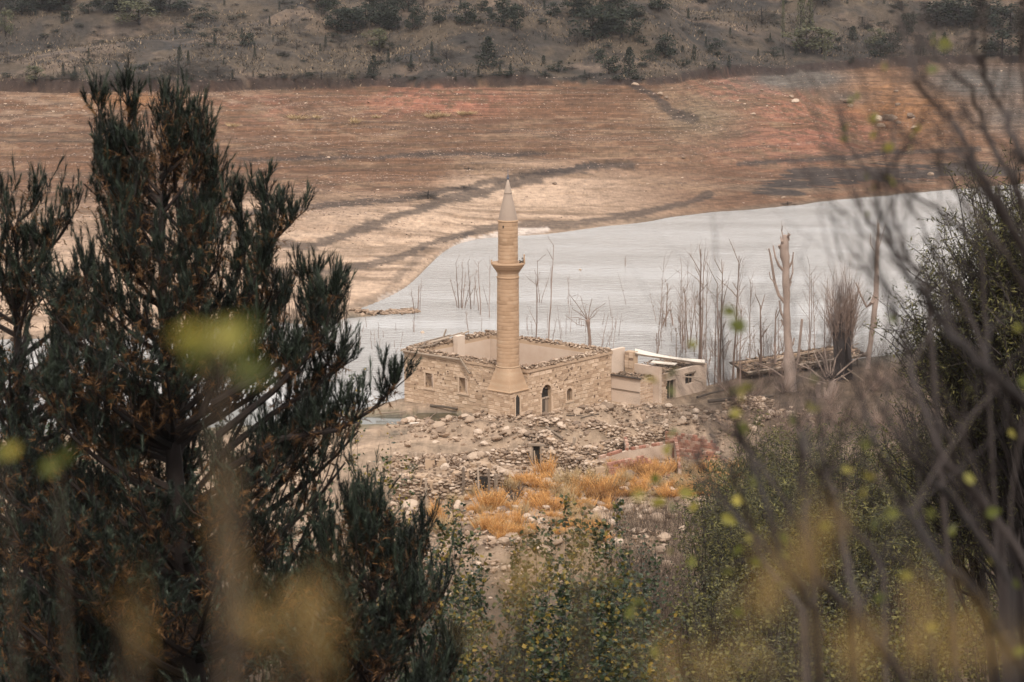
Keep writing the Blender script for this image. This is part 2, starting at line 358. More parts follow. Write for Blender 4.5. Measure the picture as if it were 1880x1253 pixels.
def ground_material():
    m = bpy.data.materials.new('ground_soil'); m.use_nodes = True
    n = m.node_tree.nodes; L = m.node_tree.links; p = n['Principled BSDF']
    a = n.new('ShaderNodeAttribute'); a.attribute_name = 'soil'
    g = n.new('ShaderNodeNewGeometry')
    def noise(sc, det=6, rg=.6, st=(1, 1, 1)):
        mp = n.new('ShaderNodeMapping'); mp.inputs['Scale'].default_value = st; L.new(g.outputs['Position'], mp.inputs[0])
        x = n.new('ShaderNodeTexNoise'); x.inputs['Scale'].default_value = sc; x.inputs['Detail'].default_value = det; x.inputs['Roughness'].default_value = rg
        L.new(mp.outputs[0], x.inputs['Vector']); return x.outputs['Fac']
    n1 = noise(.9, 8, .7); n2 = noise(.08, 5); n3 = noise(2.2, 5, .75, (1.6, .22, 1))
    mul = n.new('ShaderNodeMath'); mul.operation = 'MULTIPLY_ADD'; mul.inputs[1].default_value = 1.7; mul.inputs[2].default_value = -.65; L.new(n1, mul.inputs[0])
    m2 = n.new('ShaderNodeMath'); m2.operation = 'MULTIPLY_ADD'; m2.inputs[1].default_value = .5; L.new(n2, m2.inputs[0]); L.new(mul.outputs[0], m2.inputs[2])
    m3 = n.new('ShaderNodeMath'); m3.operation = 'MULTIPLY_ADD'; m3.inputs[1].default_value = 1.1; L.new(n3, m3.inputs[0]); L.new(m2.outputs[0], m3.inputs[2])
    ba = n.new('ShaderNodeAttribute'); ba.attribute_name = 'band'
    w1 = noise(1.0, 7, .72, (.035, .05, 5.5)); w2 = noise(1.0, 5, .7, (.16, .3, 14))
    mw = n.new('ShaderNodeMath'); mw.operation = 'MULTIPLY_ADD'; mw.inputs[1].default_value = .5; L.new(w2, mw.inputs[0]); L.new(w1, mw.inputs[2])
    rw = n.new('ShaderNodeMapRange'); rw.inputs[1].default_value = .58; rw.inputs[2].default_value = .92; rw.inputs[3].default_value = .62; rw.inputs[4].default_value = 1.32; L.new(mw.outputs[0], rw.inputs[0])
    mb_ = n.new('ShaderNodeMix'); mb_.inputs[2].default_value = 1.0; L.new(ba.outputs['Fac'], mb_.inputs[0]); L.new(rw.outputs[0], mb_.inputs[3])
    # thin dark lines along the contours, painting the shade of the waterline terraces
    w3 = noise(1.0, 4, .55, (.02, .03, 3.2)); d1 = n.new('ShaderNodeMath'); d1.operation = 'PINGPONG'; d1.inputs[1].default_value = .045; L.new(w3, d1.inputs[0])
    r3 = n.new('ShaderNodeMapRange'); r3.inputs[1].default_value = 0; r3.inputs[2].default_value = .012; r3.inputs[3].default_value = .50; r3.inputs[4].default_value = 1; L.new(d1.outputs[0], r3.inputs[0])
    ml = n.new('ShaderNodeMath'); ml.operation = 'MULTIPLY'; L.new(rw.outputs[0], ml.inputs[0]); L.new(r3.outputs[0], ml.inputs[1]); L.new(ml.outputs[0], mb_.inputs[3])
    m4 = n.new('ShaderNodeMath'); m4.operation = 'MULTIPLY'; L.new(m3.outputs[0], m4.inputs[0]); L.new(mb_.outputs[0], m4.inputs[1]); m3 = m4
    vm = n.new('ShaderNodeVectorMath'); vm.operation = 'SCALE'; L.new(a.outputs['Color'], vm.inputs[0]); L.new(m3.outputs[0], vm.inputs['Scale'])
    L.new(vm.outputs[0], p.inputs['Base Color'])
    p.inputs['Roughness'].default_value = .95; p.inputs['Specular IOR Level'].default_value = .15
    b = n.new('ShaderNodeBump'); b.inputs['Strength'].default_value = .8; b.inputs['Distance'].default_value = .25
    L.new(n1, b.inputs['Height']); b2 = n.new('ShaderNodeBump'); b2.inputs['Strength'].default_value = .5; b2.inputs['Distance'].default_value = .06
    L.new(n3, b2.inputs['Height']); L.new(b.outputs[0], b2.inputs['Normal']); L.new(b2.outputs[0], p.inputs['Normal'])
    return m
def water_material():
    m = bpy.data.materials.new('lake_water'); m.use_nodes = True
    n = m.node_tree.nodes; L = m.node_tree.links; p = n['Principled BSDF']
    p.inputs['Base Color'].default_value = (.31, .30, .285, 1)
    p.inputs['Roughness'].default_value = .16; p.inputs['IOR'].default_value = 1.33
    g = n.new('ShaderNodeNewGeometry')
    mp = n.new('ShaderNodeMapping'); mp.inputs['Scale'].default_value = (.55, 1.5, 1); mp.inputs['Rotation'].default_value = (0, 0, R(-12))
    L.new(g.outputs['Position'], mp.inputs[0])
    x = n.new('ShaderNodeTexNoise'); x.inputs['Scale'].default_value = 1.1; x.inputs['Detail'].default_value = 5; x.inputs['Roughness'].default_value = .6
    x.inputs['Distortion'].default_value = .6
    L.new(mp.outputs[0], x.inputs['Vector'])
    # calm near the ruined village, rippled on the open lake
    sp = n.new('ShaderNodeSeparateXYZ'); L.new(g.outputs['Position'], sp.inputs[0])
    mr = n.new('ShaderNodeMapRange'); mr.inputs[1].default_value = 178; mr.inputs[2].default_value = 192; mr.inputs[3].default_value = .06; mr.inputs[4].default_value = 1
    L.new(sp.outputs['Y'], mr.inputs[0])
    big = n.new('ShaderNodeTexNoise'); big.inputs['Scale'].default_value = .05; big.inputs['Detail'].default_value = 4; mpb = n.new('ShaderNodeMapping'); mpb.inputs['Scale'].default_value = (.6, 2.2, 1); L.new(g.outputs['Position'], mpb.inputs[0]); L.new(mpb.outputs[0], big.inputs['Vector']); bgr = n.new('ShaderNodeMapRange'); bgr.inputs[1].default_value = .38; bgr.inputs[2].default_value = .62; bgr.inputs[3].default_value = .12; bgr.inputs[4].default_value = .85; L.new(big.outputs['Fac'], bgr.inputs[0])
    mm = n.new('ShaderNodeMath'); mm.operation = 'MULTIPLY'; L.new(mr.outputs[0], mm.inputs[0]); L.new(bgr.outputs[0], mm.inputs[1])
    mc_ = n.new('ShaderNodeMix'); mc_.data_type = 'RGBA'; mc_.inputs[6].default_value = (.055, .050, .030, 1); mc_.inputs[7].default_value = (.31, .30, .285, 1)  # near water's base colour darkened to olive, painting in the mosque's reflection
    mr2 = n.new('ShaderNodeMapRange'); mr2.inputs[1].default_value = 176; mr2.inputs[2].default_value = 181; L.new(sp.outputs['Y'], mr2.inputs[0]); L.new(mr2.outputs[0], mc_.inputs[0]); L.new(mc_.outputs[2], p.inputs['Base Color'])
    b = n.new('ShaderNodeBump'); b.inputs['Distance'].default_value = .75; L.new(mm.outputs[0], b.inputs['Strength'])
    L.new(x.outputs['Fac'], b.inputs['Height']); L.new(b.outputs[0], p.inputs['Normal'])
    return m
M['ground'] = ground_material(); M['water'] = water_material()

# ------------------------------------------------------------------ ground sheet (polar grid: fine in front, coarse around)
az = np.concatenate([np.linspace(-180, -40, 29)[:-1], np.linspace(-40, -12.8, 22)[:-1], np.linspace(-12.8, 12.8, 721)[:-1], np.linspace(12.8, 40, 22)[:-1], np.linspace(40, 180, 29)])
az = np.radians(az[:-1])
vv = np.linspace(600, -12, 300)
far_r = (CAMZ - 3) * FPX / (vv + 170)
far_r = np.interp(np.linspace(0, 1, 300), [0, .10, .28, .86, 1], [205, 245, 300, 445, 520])
rr = np.concatenate([[.4], np.geomspace(1.2, 80, 46)[:-1], np.linspace(80, 196, 80)[:-1], far_r, [535, 560, 600, 660, 750, 900, 1050]])
AA, RR = np.meshgrid(az, rr)
GX = RR * np.sin(AA); GY = RR * np.cos(AA)
inback = GY < 2
GZ = height(GX, GY)
GZ = np.where(GY < 6, height(GX, np.full_like(GX, 6.0)) + (6 - GY) * np.where(GY > -40, .45, .15) * .8, GZ) if True else GZ
GZ = np.clip(GZ, -8, 42)
na, nr = len(az), len(rr)
PU, PV = project(GX, GY, GZ)
# soil colours: where each soil lies
def mixc(a, b, t): return a + (b - a) * t[..., None]
sand = np.array([.36, .255, .18]); ochre = np.array([.120, .064, .037]); red = np.array([.25, .105, .068]); hillc = np.array([.068, .051, .036])
mud = np.array([.042, .032, .027]); silt = np.array([.30, .215, .15]); slope = np.array([.065, .043, .028]); grayc = np.array([.10, .085, .072]); orangec = np.array([.22, .105, .045])
sy = np.interp(GX, SHx, SHy); hy = np.interp(GX, HWx, HWy) + (fbm(GX / 11, GY * 0 + 7, 5, .6) - .5) * 15
sS = (GY - sy) / (hy - sy)
n_a = fbm(GX / 20, GY / 8, 5); n_b = fbm(GX / 4 + 30, GY / 3, 4); n_c = fbm(GX / 60, GY / 1.6 + 11, 4); n_d = fbm(GX / 1.2, GY / 1.2, 3)
C = np.broadcast_to(silt, GX.shape + (3,)).copy()
C = mixc(C, np.array([.20, .145, .10]), smooth(.45, .65, fbm(GX / 5, GY / 4, 4)) * .8)
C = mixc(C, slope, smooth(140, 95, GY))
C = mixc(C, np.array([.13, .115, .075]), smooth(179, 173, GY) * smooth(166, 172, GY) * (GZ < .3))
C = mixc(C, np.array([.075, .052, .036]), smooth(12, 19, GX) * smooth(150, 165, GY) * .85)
farm = smooth(-.01, .01, sS) * (GY > 203)
F = np.broadcast_to(ochre, GX.shape + (3,)).copy()
F = mixc(F, sand, smooth(.62, .30, sS + (n_a - .5) * .22) * smooth(30, 2, GX))
F = mixc(F, np.array([.105, .065, .04]), smooth(.52, .62, n_c) * .75 * smooth(.25, .5, sS))
F = mixc(F, np.array([.15, .10, .066]), smooth(.50, .62, fbm(GX / 30 + 4, GY / 2.2, 4)) * .8 * smooth(.5, .1, sS) * smooth(.02, .1, sS))
F = mixc(F, np.array([.21, .135, .085]), smooth(.56, .7, n_b) * .5)
# red scree below the lip and on the right-hand spur
def blob(u, v, ru, rv, k=1.0): return np.exp(-((PU - u) / ru)**2 - ((PV - v) / rv)**2) * k
redm = blob(800, 185, 130, 28) + blob(480, 200, 70, 30, .5) + blob(1330, 160, 60, 25, .6) + blob(1430, 175, 110, 35) + blob(1540, 225, 110, 35, .9) + blob(1450, 265, 170, 40, .5)
F = mixc(F, red, np.clip(redm * 1.2, 0, 1) * smooth(.40, .58, fbm(GX / 2.5, GY / 2.2, 5, .65)) * .85)
F = mixc(F, orangec, np.clip(blob(1620, 175, 130, 45, .9) + blob(1700, 200, 110, 60, .7) + blob(240, 185, 110, 16, .9), 0, 1) * .9)
F = mixc(F, np.array([.22, .15, .105]), np.clip(blob(60, 200, 120, 35, .8) + blob(420, 185, 110, 28, .6), 0, 1) * smooth(.4, .6, n_b))
F = mixc(F, grayc, np.clip(blob(1465, 145, 95, 20, 1.6) + blob(1550, 180, 50, 14, .8) + blob(1800, 150, 120, 32, 1.3) + blob(1850, 215, 90, 30, .8), 0, 1))
F = mixc(F, np.array([.15, .115, .075]), np.clip(blob(1290, 215, 90, 45, .7), 0, 1))
# dark wet mud along the right-hand shore and the dark winding wet lines
dark = np.clip(blob(1490, 328, 95, 22, 1.3) + blob(1650, 318, 130, 17, 1.1) + blob(1800, 310, 80, 16, 1.0) + blob(1420, 352, 70, 10, .9) + blob(1290, 372, 60, 8, .7), 0, 1)
def pline(pts, wpx):
    rag = fbm(GX / 2 + 5, GY / 1.0, 4, .65)
    d, _ = segdist(PU + (fbm(GX / 12, GY / 9, 4) - .5) * 30, PV + (fbm(GX / 7 + 9, GY / 7, 4) - .5) * 12, pts); return smooth(.30, .62, np.exp(-(d / (wpx * (.45 + 1.1 * n_b)))**2) + (rag - .5) * .9)
dark = np.clip(smooth(.50, .64, dark * .8 + (n_b - .5) * .9 + (fbm(GX / 14, GY / 1.5, 4) - .5) * .9) * (dark > .05) + pline([(400, 430), (560, 455), (700, 405), (790, 375), (900, 350), (1050, 310), (1160, 305)], 9) * .8
               + pline([(1300, 360), (1200, 385), (1050, 412), (900, 418), (800, 440), (740, 470), (600, 500), (480, 497)], 7) * .75
               + pline([(400, 397), (600, 380), (740, 366), (860, 345), (960, 322), (1100, 303)], 6) * .8
               + pline([(430, 292), (700, 288), (850, 280), (1000, 285)], 4) * .8 + pline([(860, 430), (780, 460), (700, 545), (620, 575), (480, 575)], 8) * .35
               + pline([(1165, 155), (1200, 175), (1235, 208), (1280, 220)], 9) * .8
               + pline([(1360, 300), (1500, 293), (1640, 280), (1800, 275)], 5) * .85, 0, 1)
F = mixc(F, mud, dark * .95)
F = mixc(F, np.array([.12, .085, .06]), smooth(.035, .0, sS) * .8)
F = mixc(F, np.array([.44, .37, .32]), pline([(1000, 421), (910, 430), (850, 442), (818, 462), (806, 476), (830, 484)], 5) * .8 + pline([(795, 490), (785, 520), (740, 538), (700, 552)], 4) * .6 - 0)
Hc = np.broadcast_to(hillc, GX.shape + (3,)).copy()
Hc = mixc(Hc, np.array([.030, .026, .023]), smooth(.42, .62, fbm(GX / 14 + 60, GY / 10, 5)) * .85)
Hc = mixc(Hc, np.array([.115, .082, .06]), smooth(.54, .68, fbm(GX / 18, GY / 9 + 60, 5)) * .8)
Hc = mixc(Hc, np.array([.022, .02, .019]), smooth(.54, .62, fbm(GX / 2.5, GY / 2.5, 3)) * .55)
lipm = smooth(-2.2, -.6, GY - hy) * smooth(2.5, .4, GY - hy)
F = mixc(F, Hc, smooth(-.8, .4, GY - hy + (n_d - .5) * 2))
F = mixc(F, np.array([.03, .02, .017]), lipm * .85 * smooth(.35, .5, n_b + .1))
C = mixc(C, F, farm)
C = mixc(C, np.array([.07, .07, .06]), smooth(.02, -.12, GZ))
C = C * (.82 + .36 * n_d[..., None])
idx = np.arange(na * nr).reshape(nr, na)
q = np.stack([idx[:-1], np.roll(idx, -1, 1)[:-1], np.roll(idx, -1, 1)[1:], idx[1:]], -1).reshape(-1, 4)[:, ::-1]
sharp = 1 + (fbm(GX / .8, GY / .8, 4, .65) - .5) * .5
C = C * sharp[..., None]
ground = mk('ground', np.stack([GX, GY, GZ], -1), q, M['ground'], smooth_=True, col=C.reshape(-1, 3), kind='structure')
ba_ = ground.data.attributes.new('band', 'FLOAT', 'POINT'); ba_.data.foreach_set('value', (farm * np.maximum(smooth(.30, .55, sS), smooth(5, 40, GX) * smooth(0, .1, sS)) * smooth(1.01, .97, sS)).astype(np.float32).ravel())

# lake
wv = []; 
wx = [-900, 900]; 
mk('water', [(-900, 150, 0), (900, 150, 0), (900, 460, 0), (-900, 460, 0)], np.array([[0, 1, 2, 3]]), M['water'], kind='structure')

# ------------------------------------------------------------------ haze
hm = bpy.data.materials.new('haze_air'); hm.use_nodes = True
hn = hm.node_tree.nodes; hn.clear()
ho = hn.new('ShaderNodeOutputMaterial'); hv = hn.new('ShaderNodeVolumePrincipled')
hv.inputs['Color'].default_value = (.93, .94, 1, 1); hv.inputs['Density'].default_value = .00007; hv.inputs['Anisotropy'].default_value = .2
hm.node_tree.links.new(hv.outputs[0], ho.inputs['Volume'])
hb = B().box((0, 0, 36), (1200, 0, 0), (0, 1200, 0), (0, 0, 48), 0)
hz = hb.build('haze', hm, kind='stuff')

exec_parts = True
#@@PARTS
# ------------------------------------------------------------------ the mosque
def V3(a, b=None, c=None): return Vector((a, b, c)) if b is not None else Vector(a)
HT = 4.1
Nt, Lt, Rt = on(969, 679.6, HT), on(742, 644, HT), on(1120, 644.3, HT)
e1 = (Lt - Nt); L1 = e1.length; e1 = e1.normalized()
e2 = (Rt - Nt); e2 = (e2 - e1 * e2.dot(e1)); L2 = (Rt - Nt).length; e2.normalize()
Z = Vector((0, 0, 1)); N0 = Vector((Nt.x, Nt.y, 0))
Lc, Rc, Fc = N0 + e1 * L1, N0 + e2 * L2, N0 + e1 * L1 + e2 * L2
TH = .65; ZB = -1.2
def chamfer_block():
    v = [(-.5, -1, -.5), (.5, -1, -.5), (.5, -1, .5), (-.5, -1, .5), (-.5, -.25, -.5), (.5, -.25, -.5), (.5, -.25, .5), (-.5, -.25, .5),
         (-.46, 0, -.42), (.46, 0, -.42), (.46, 0, .42), (-.46, 0, .42)]
    f = [[0, 1, 5, 4], [1, 2, 6, 5], [2, 3, 7, 6], [3, 0, 4, 7], [4, 5, 9, 8], [5, 6, 10, 9], [6, 7, 11, 10], [7, 4, 8, 11], [8, 9, 10, 11]]
    out = []
    for k in range(5):
        r = random.Random(k); vv = [(x + (r.uniform(-.03, .03) if y > -.5 else 0), y * .0 + (y if y < -.5 else y + r.uniform(-.12, .12)), z + (r.uniform(-.04, .04) if y > -.5 else 0)) for x, y, z in v]
        out.append(vv)
    return out, f
CBV, CBF = chamfer_block()
cb_mesh = []
for vv in CBV:
    o = mk('stone_block_source', vv, np.array(CBF), M['stone_r']); cb_mesh.append(o.data); bpy.data.objects.remove(o)
def frame_mat(o, ex, out):
    """matrix whose x runs along the wall, y points out of it, z is up"""
    return Matrix(((ex.x, out.x, 0, o.x), (ex.y, out.y, 0, o.y), (ex.z, out.z, 1, o.z), (0, 0, 0, 1)))
def wall_box(b, o, ex, length, out, thick, z0, z1, r=.5, s0=0.0):
    """box of wall from s0 to length along ex, its outer face at o, thick inwards"""
    c = o + ex * ((s0 + length) / 2) - out * (thick / 2) + Z * ((z0 + z1) / 2)
    b.box(c, ex * ((length - s0) / 2), out * (thick / 2), Z * ((z1 - z0) / 2), r)
def wall_with_openings(b, o, ex, length, out, thick, z0, z1, ops, r=.5, s0=0.0):
    """ops: (s, z, width, height); splits the wall into butted boxes round them"""
    ops = sorted(ops); s = s0
    for (c, zb, wd, ht) in ops:
        wall_box(b, o, ex, c - wd / 2, out, thick, z0, z1, r, s)
        wall_box(b, o, ex, c + wd / 2, out, thick, z0, zb, r, c - wd / 2)
        wall_box(b, o, ex, c + wd / 2, out, thick, zb + ht, z1, r, c - wd / 2)
        s = c + wd / 2
    wall_box(b, o, ex, length, out, thick, z0, z1, r, s)
def sz_on_wall(u, v, o, ex, out):
    """photo pixel -> (distance along the wall, height) on the plane of a wall's outer face"""
    dx, dy, dz = ray(u, v); d = Vector((float(dx), float(dy), float(dz))); c = Vector((0, 0, CAMZ))
    k = (o - c).dot(out) / d.dot(out); p = c + d * k
    return (p - o).dot(ex), p.z
def courses(o, ex, length, out, z0, z1, ops, parent, budget, bl, ch=.27, seed=1, depth=.16, s0=0.0):
    """lay ashlar blocks; the first `budget` ones become parts, the rest go to the joined mesh bl"""
    r = random.Random(seed); k = 0; rows = []
    z = z0
    while z < z1 - .1:
        h = min(ch * r.uniform(.85, 1.15), z1 - z); s = s0 - r.uniform(0, .25)
        while s < length - .02:
            wd = r.uniform(.32, .78); a, b_ = max(s, s0), min(s + wd, length); s += wd
            if b_ - a < .12: continue
            hit = False
            for (c, zb, ow, oh) in ops:
                if b_ > c - ow / 2 and a < c + ow / 2 and z + h > zb and z < zb + oh:
                    if a < c - ow / 2 - .12: b_ = c - ow / 2
                    elif b_ > c + ow / 2 + .12: a = c + ow / 2
                    else: hit = True
            if hit or b_ - a < .1: continue
            rows.append((a, b_, z, h))
        z += h
    vis = [x for x in rows if x[2] + x[3] > .1]; r.shuffle(vis)
    vis.sort(key=lambda x: -(x[1] - x[0]))
    for i, (a, b_, zz, h) in enumerate(vis):
        high = smooth(1.9, 2.6, zz + r.uniform(-.3, .3)) * (1 - smooth(3.6, 4.0, zz))
        gap = r.random() < .012 + .02 * high
        proud = r.uniform(.008, .035) if not gap else -r.uniform(.04, .09)
        wm_ = frame_mat(o + ex * ((a + b_) / 2) + out * proud + Z * (zz + h / 2), ex, out)
        sx, sy_, sz_ = (b_ - a) - .035, depth, h - .035
        if i < budget:
            ob = bpy.data.objects.new('stone_block', cb_mesh[r.randrange(5)]); COL.objects.link(ob); ob.parent = parent
            loc = wm_.to_translation() - parent.location
            ob.matrix_basis = Matrix.Translation(loc) @ wm_.to_3x3().to_4x4() @ Matrix.Diagonal((sx, sy_, sz_, 1))
        else:
            vv = np.array(CBV[r.randrange(5)]) * (sx, sy_, sz_)
            m3 = np.array(wm_.to_3x3()); bl.add(vv @ m3.T + np.array(wm_.to_translation()), CBF, 0.02 if gap else r.uniform(.2, .95))
    return max(0, budget - len(vis))

mosque = empty('mosque', (N0.x, N0.y, 0), 'roofless sandstone mosque ruin standing at the water\'s edge beside its minaret', 'mosque')
mb = mosque.location
o1 = -e2; o2 = -e1       # outward normals of the left (front) wall and of the right wall
ws = [sz_on_wall(u, v, N0, e1, o1) for u, v in ((789, 713), (789, 685.5), (851, 722), (851, 694))]
wh = .78
OPL = [(ws[0][0], ws[0][1], wh, ws[1][1] - ws[0][1]), (ws[2][0], ws[2][1], wh, ws[3][1] - ws[2][1])]
ds = [sz_on_wall(u, v, N0, e2, o2) for u, v in ((1003, 761.5), (1003, 706.5), (1044.8, 736), (1044.8, 713))]
OPR = [(ds[0][0], .05, 1.1, ds[1][1] - .05), (ds[2][0], ds[2][1], .68, ds[3][1] - ds[2][1])]
b = B()
wall_with_openings(b, N0, e1, L1, o1, TH, ZB, HT, OPL, .4, 0)
mosque_left = b.build('front_wall', M['mortar'], mosque, base=mb)
b = B(); wall_with_openings(b, N0 + e2 * TH, e2, L2 - TH, o2, TH, ZB, HT, [(c - TH, a, w_, h_) for c, a, w_, h_ in OPR], .4)
b.build('door_wall', M['mortar'], mosque, base=mb)
b = B(); wall_box(b, Rc + e1 * TH, e1, L1 - TH, e2, TH, ZB, HT, .5); b.build('lake_wall', M['mortar'], mosque, base=mb)
b = B(); wall_box(b, Lc + e2 * TH, e2, L2 - 2 * TH, e1, TH, ZB, HT, .5); b.build('side_wall', M['mortar'], mosque, base=mb)
# plaster linings 3 cm thick inside
pl_ = B()
wall_box(pl_, Rc + e1 * (TH + .0) - e2 * (TH + .004), e1, L1 - 2 * TH, o1 * 0 + e2, .03, -.2, HT - .28, .45)
wall_box(pl_, Lc + e2 * (TH) - e1 * (TH + .004), e2, L2 - 2 * TH - .05, e1, .03, -.2, HT - .28, .6)
pl_.build('plaster_lining', M['plaster'], mosque, base=mb)
# pale niche pillar on the inside of the side wall
b = B(); s_, z_ = 3.6, 0
pc = Lc + e2 * 5.2 - e1 * (TH + .30); b.box(pc + Z * 2.1, e2 * .42, e1 * .22, Z * 2.55, .9); b.build('pillar', M['plaster'], mosque, base=mb)
ops_fit = []
blocks = B()
left = courses(N0, e1, L1, o1, -.3, HT - .22, OPL, mosque, 165, blocks, seed=3, s0=.0)
left = courses(N0, e2, L2, o2, -.3, HT - .22, OPR, mosque, 135, blocks, seed=8)
blocks.build('stone_blocks', M['stone'], mosque, kind='stuff', base=mb)
def shade_spots(o, ex, length, out, n, seed):  # dark raised spots that paint the shade inside weathered pock holes
    r = random.Random(seed); b = B()
    for i in range(n):
        s_ = r.uniform(.2, length - .2); z_ = r.gauss(2.9, .55) if r.random() < .8 else r.uniform(.5, 3.7)
        if z_ > HT - .3 or z_ < .3: continue
        k = r.randrange(5, 9); w_, h_ = r.uniform(.04, .12), r.uniform(.05, .14); c = o + ex * s_ + Z * z_ + out * .037
        ring = [tuple(c + ex * math.cos(j / k * 6.28) * w_ * r.uniform(.6, 1.2) + Z * math.sin(j / k * 6.28) * h_ * r.uniform(.6, 1.2) + out * 0) for j in range(k)]
        b.add(ring + [tuple(c + out * .012)], [[j, (j + 1) % k, k] for j in range(k)], r.random() * .3)
    return b.build('hollow_shade_spots', M['hollow'], mosque, kind='stuff', base=mb)
M['hollow'] = material('hollow_shade', [(.14, .09, .06), (.22, .15, .10)], bump=.3)
shade_spots(N0, e1, L1, o1, 80, 1); shade_spots(N0, e2, L2, o2, 60, 2)
# cornice course under the wall head
b = B()
wall_box(b, N0 + o1 * .09, e1, L1 + .05, o1, .35, HT - .21, HT - .04, .3, .0)
wall_box(b, N0 + o2 * .09, e2, L2 + .05, o2, .35, HT - .21, HT - .04, .3, .0)
b.build('cornice', M['stone'], mosque, base=mb)
def stone_template(seed=0):
    """irregular 20-faced stone of unit radius"""
    bm = bmesh.new(); bmesh.ops.create_icosphere(bm, subdivisions=1, radius=1)
    r = random.Random(seed)
    v = np.array([tuple(x.co * r.uniform(.68, 1.15)) for x in bm.verts]); f = np.array([[q_.index for q_ in x.verts] for x in bm.faces]); bm.free()
    v[:, 2] *= .75
    return v, f
ST = [stone_template(i) for i in range(6)]
def stones(b, P, size, rlo=.1, rhi=1.0, flat=.75):
    n = len(P); k = rng.integers(0, 6, n)
    for i in range(6):
        m = k == i; c = int(m.sum())
        if not c: continue
        sc = size[m][:, None] * (0.6 + .8 * rng.random((c, 3))) * np.array([1, 1, flat])
        Mx = rotmats(c, tilt=.7) * sc[:, None, :]
        b.inst(ST[i][0], ST[i][1], Mx, P[m], rlo + (rhi - rlo) * rng.random(c))
def wallhead(o, ex, length, inn, n, name, hi=.22, s0=0):
    b = B(); s = s0 + rng.random(n) * (length - s0); t = rng.random(n) * (TH + .05) - .05
    P = np.array([tuple(o + ex * a + inn * c + Z * (HT - .02 + random.uniform(0, hi) * (1 - abs(c - .33) * 1.6))) for a, c in zip(s, t)])
    stones(b, P, rng.uniform(.06, .16, n)); b.build(name, M['rubble'], mosque, kind='stuff', base=mb)
wallhead(N0, e1, L1, e2, 700, 'wall_head_rubble', .32, .2)
wallhead(N0, e2, L2, e1, 520, 'wall_head_rubble', .25)
wallhead(Rc, e1, L1, -e2, 560, 'wall_head_rubble', .3)
wallhead(Lc, e2, L2, -e1, 620, 'wall_head_rubble', .42)
# eaves boards and fallen rafters on the left half
def plank(p, q_, wd, th, name, mat, parent, base, r=None):
    p, q_ = Vector(p), Vector(q_); d = (q_ - p); l = d.length; d.normalize()
    sd_ = d.cross(Z).normalized(); up = sd_.cross(d)
    return B().box((p + q_) / 2, d * l / 2, sd_ * wd / 2, up * th / 2, random.random() if r is None else r).build(name, mat, parent, base=base)
pA, pB_ = Lc, N0 + e1 * (L1 * .47)
plank(Lc + o1 * .18 + e1 * .15 + Z * (HT + .02), N0 + e1 * 6.2 + o1 * .18 + Z * (HT + .03), .16, .09, 'eaves_board', M['wood'], mosque, mb)
plank(Lc + e1 * .18 + o1 * .1 + Z * (HT + .06), Lc + e1 * .18 + e2 * 6 + Z * (HT + .10), .16, .09, 'eaves_board', M['wood'], mosque, mb)
for a, c, d_, e_, h_ in ((.2, 1, .1, 5.4, .45), (-.1, .6, -.3, 3.2, .35), (-.3, 1.5, -.7, 4.3, .5), (-.4, 4.8, -.2, 7.2, .55), (.1, 3.4, -.5, 6.1, .62), (-.9, 2.2, -.1, 5.0, .4), (-1.0, .9, -.2, 2.2, .35), (-.6, .4, -1.1, 1.9, .3)):
    plank(Lc + e1 * a + e2 * c + Z * (HT + .22), Lc + e1 * d_ + e2 * e_ + Z * (HT + h_), .13, .08, 'rafter', M['wood'], mosque, mb)
plank(N0 + e1 * 6.35 + o1 * .2 + Z * (HT + .15), N0 + e1 * 5.2 + o1 * .42 + Z * (HT - .85), .13, .10, 'rafter', M['wood'], mosque, mb)
plank(Lc + e2 * 4.4 + Z * (HT + .3), Lc + e2 * 4.9 + e1 * .1 + Z * (HT + .95), .1, .08, 'rafter', M['wood'], mosque, mb)
def framed_window(o, ex, out, op, arch=False, infill='stone'):
    c, zb, wd, ht = op
    f = B()
    P0 = o + ex * c
    jw = .13
    for s_ in (-1, 1): f.box(P0 + ex * s_ * (wd / 2 - .0 + jw / 2 * 1.0) + Z * (zb + ht / 2) + out * .0, ex * (jw / 2), out * .07, Z * (ht / 2), .75)
    f.box(P0 + Z * (zb - .07), ex * (wd / 2 + jw + .05), out * .09, Z * .06, .7)
    if not arch:
        f.box(P0 + Z * (zb + ht + .10), ex * (wd / 2 + jw + .12), out * .075, Z * .095, .7)
    w_ = f.build('window', M['stone'], mosque, base=mb)
    g = B()
    if infill == 'stone':
        r = random.Random(c); z = zb
        while z < zb + ht - .05:
            h = r.uniform(.14, .22); s_ = -wd / 2
            while s_ < wd / 2 - .02:
                k = min(r.uniform(.2, .45), wd / 2 - s_); g.box(P0 + ex * (s_ + k / 2) - out * (.2 + r.uniform(0, .02)) + Z * (z + min(h, zb + ht - z) / 2), ex * (k / 2 - .01), out * .06, Z * (min(h, zb + ht - z) / 2 - .01), r.uniform(0, .45)); s_ += k
            z += h
        g.build('infill', M['stone'], w_)
    else:
        g.box(P0 - out * .35 + Z * (zb + ht / 2), ex * wd / 2, out * .03, Z * ht / 2, .3); g.build('infill', M['dark'], w_)
    return w_
for op in OPL: framed_window(N0, e1, o1, op)
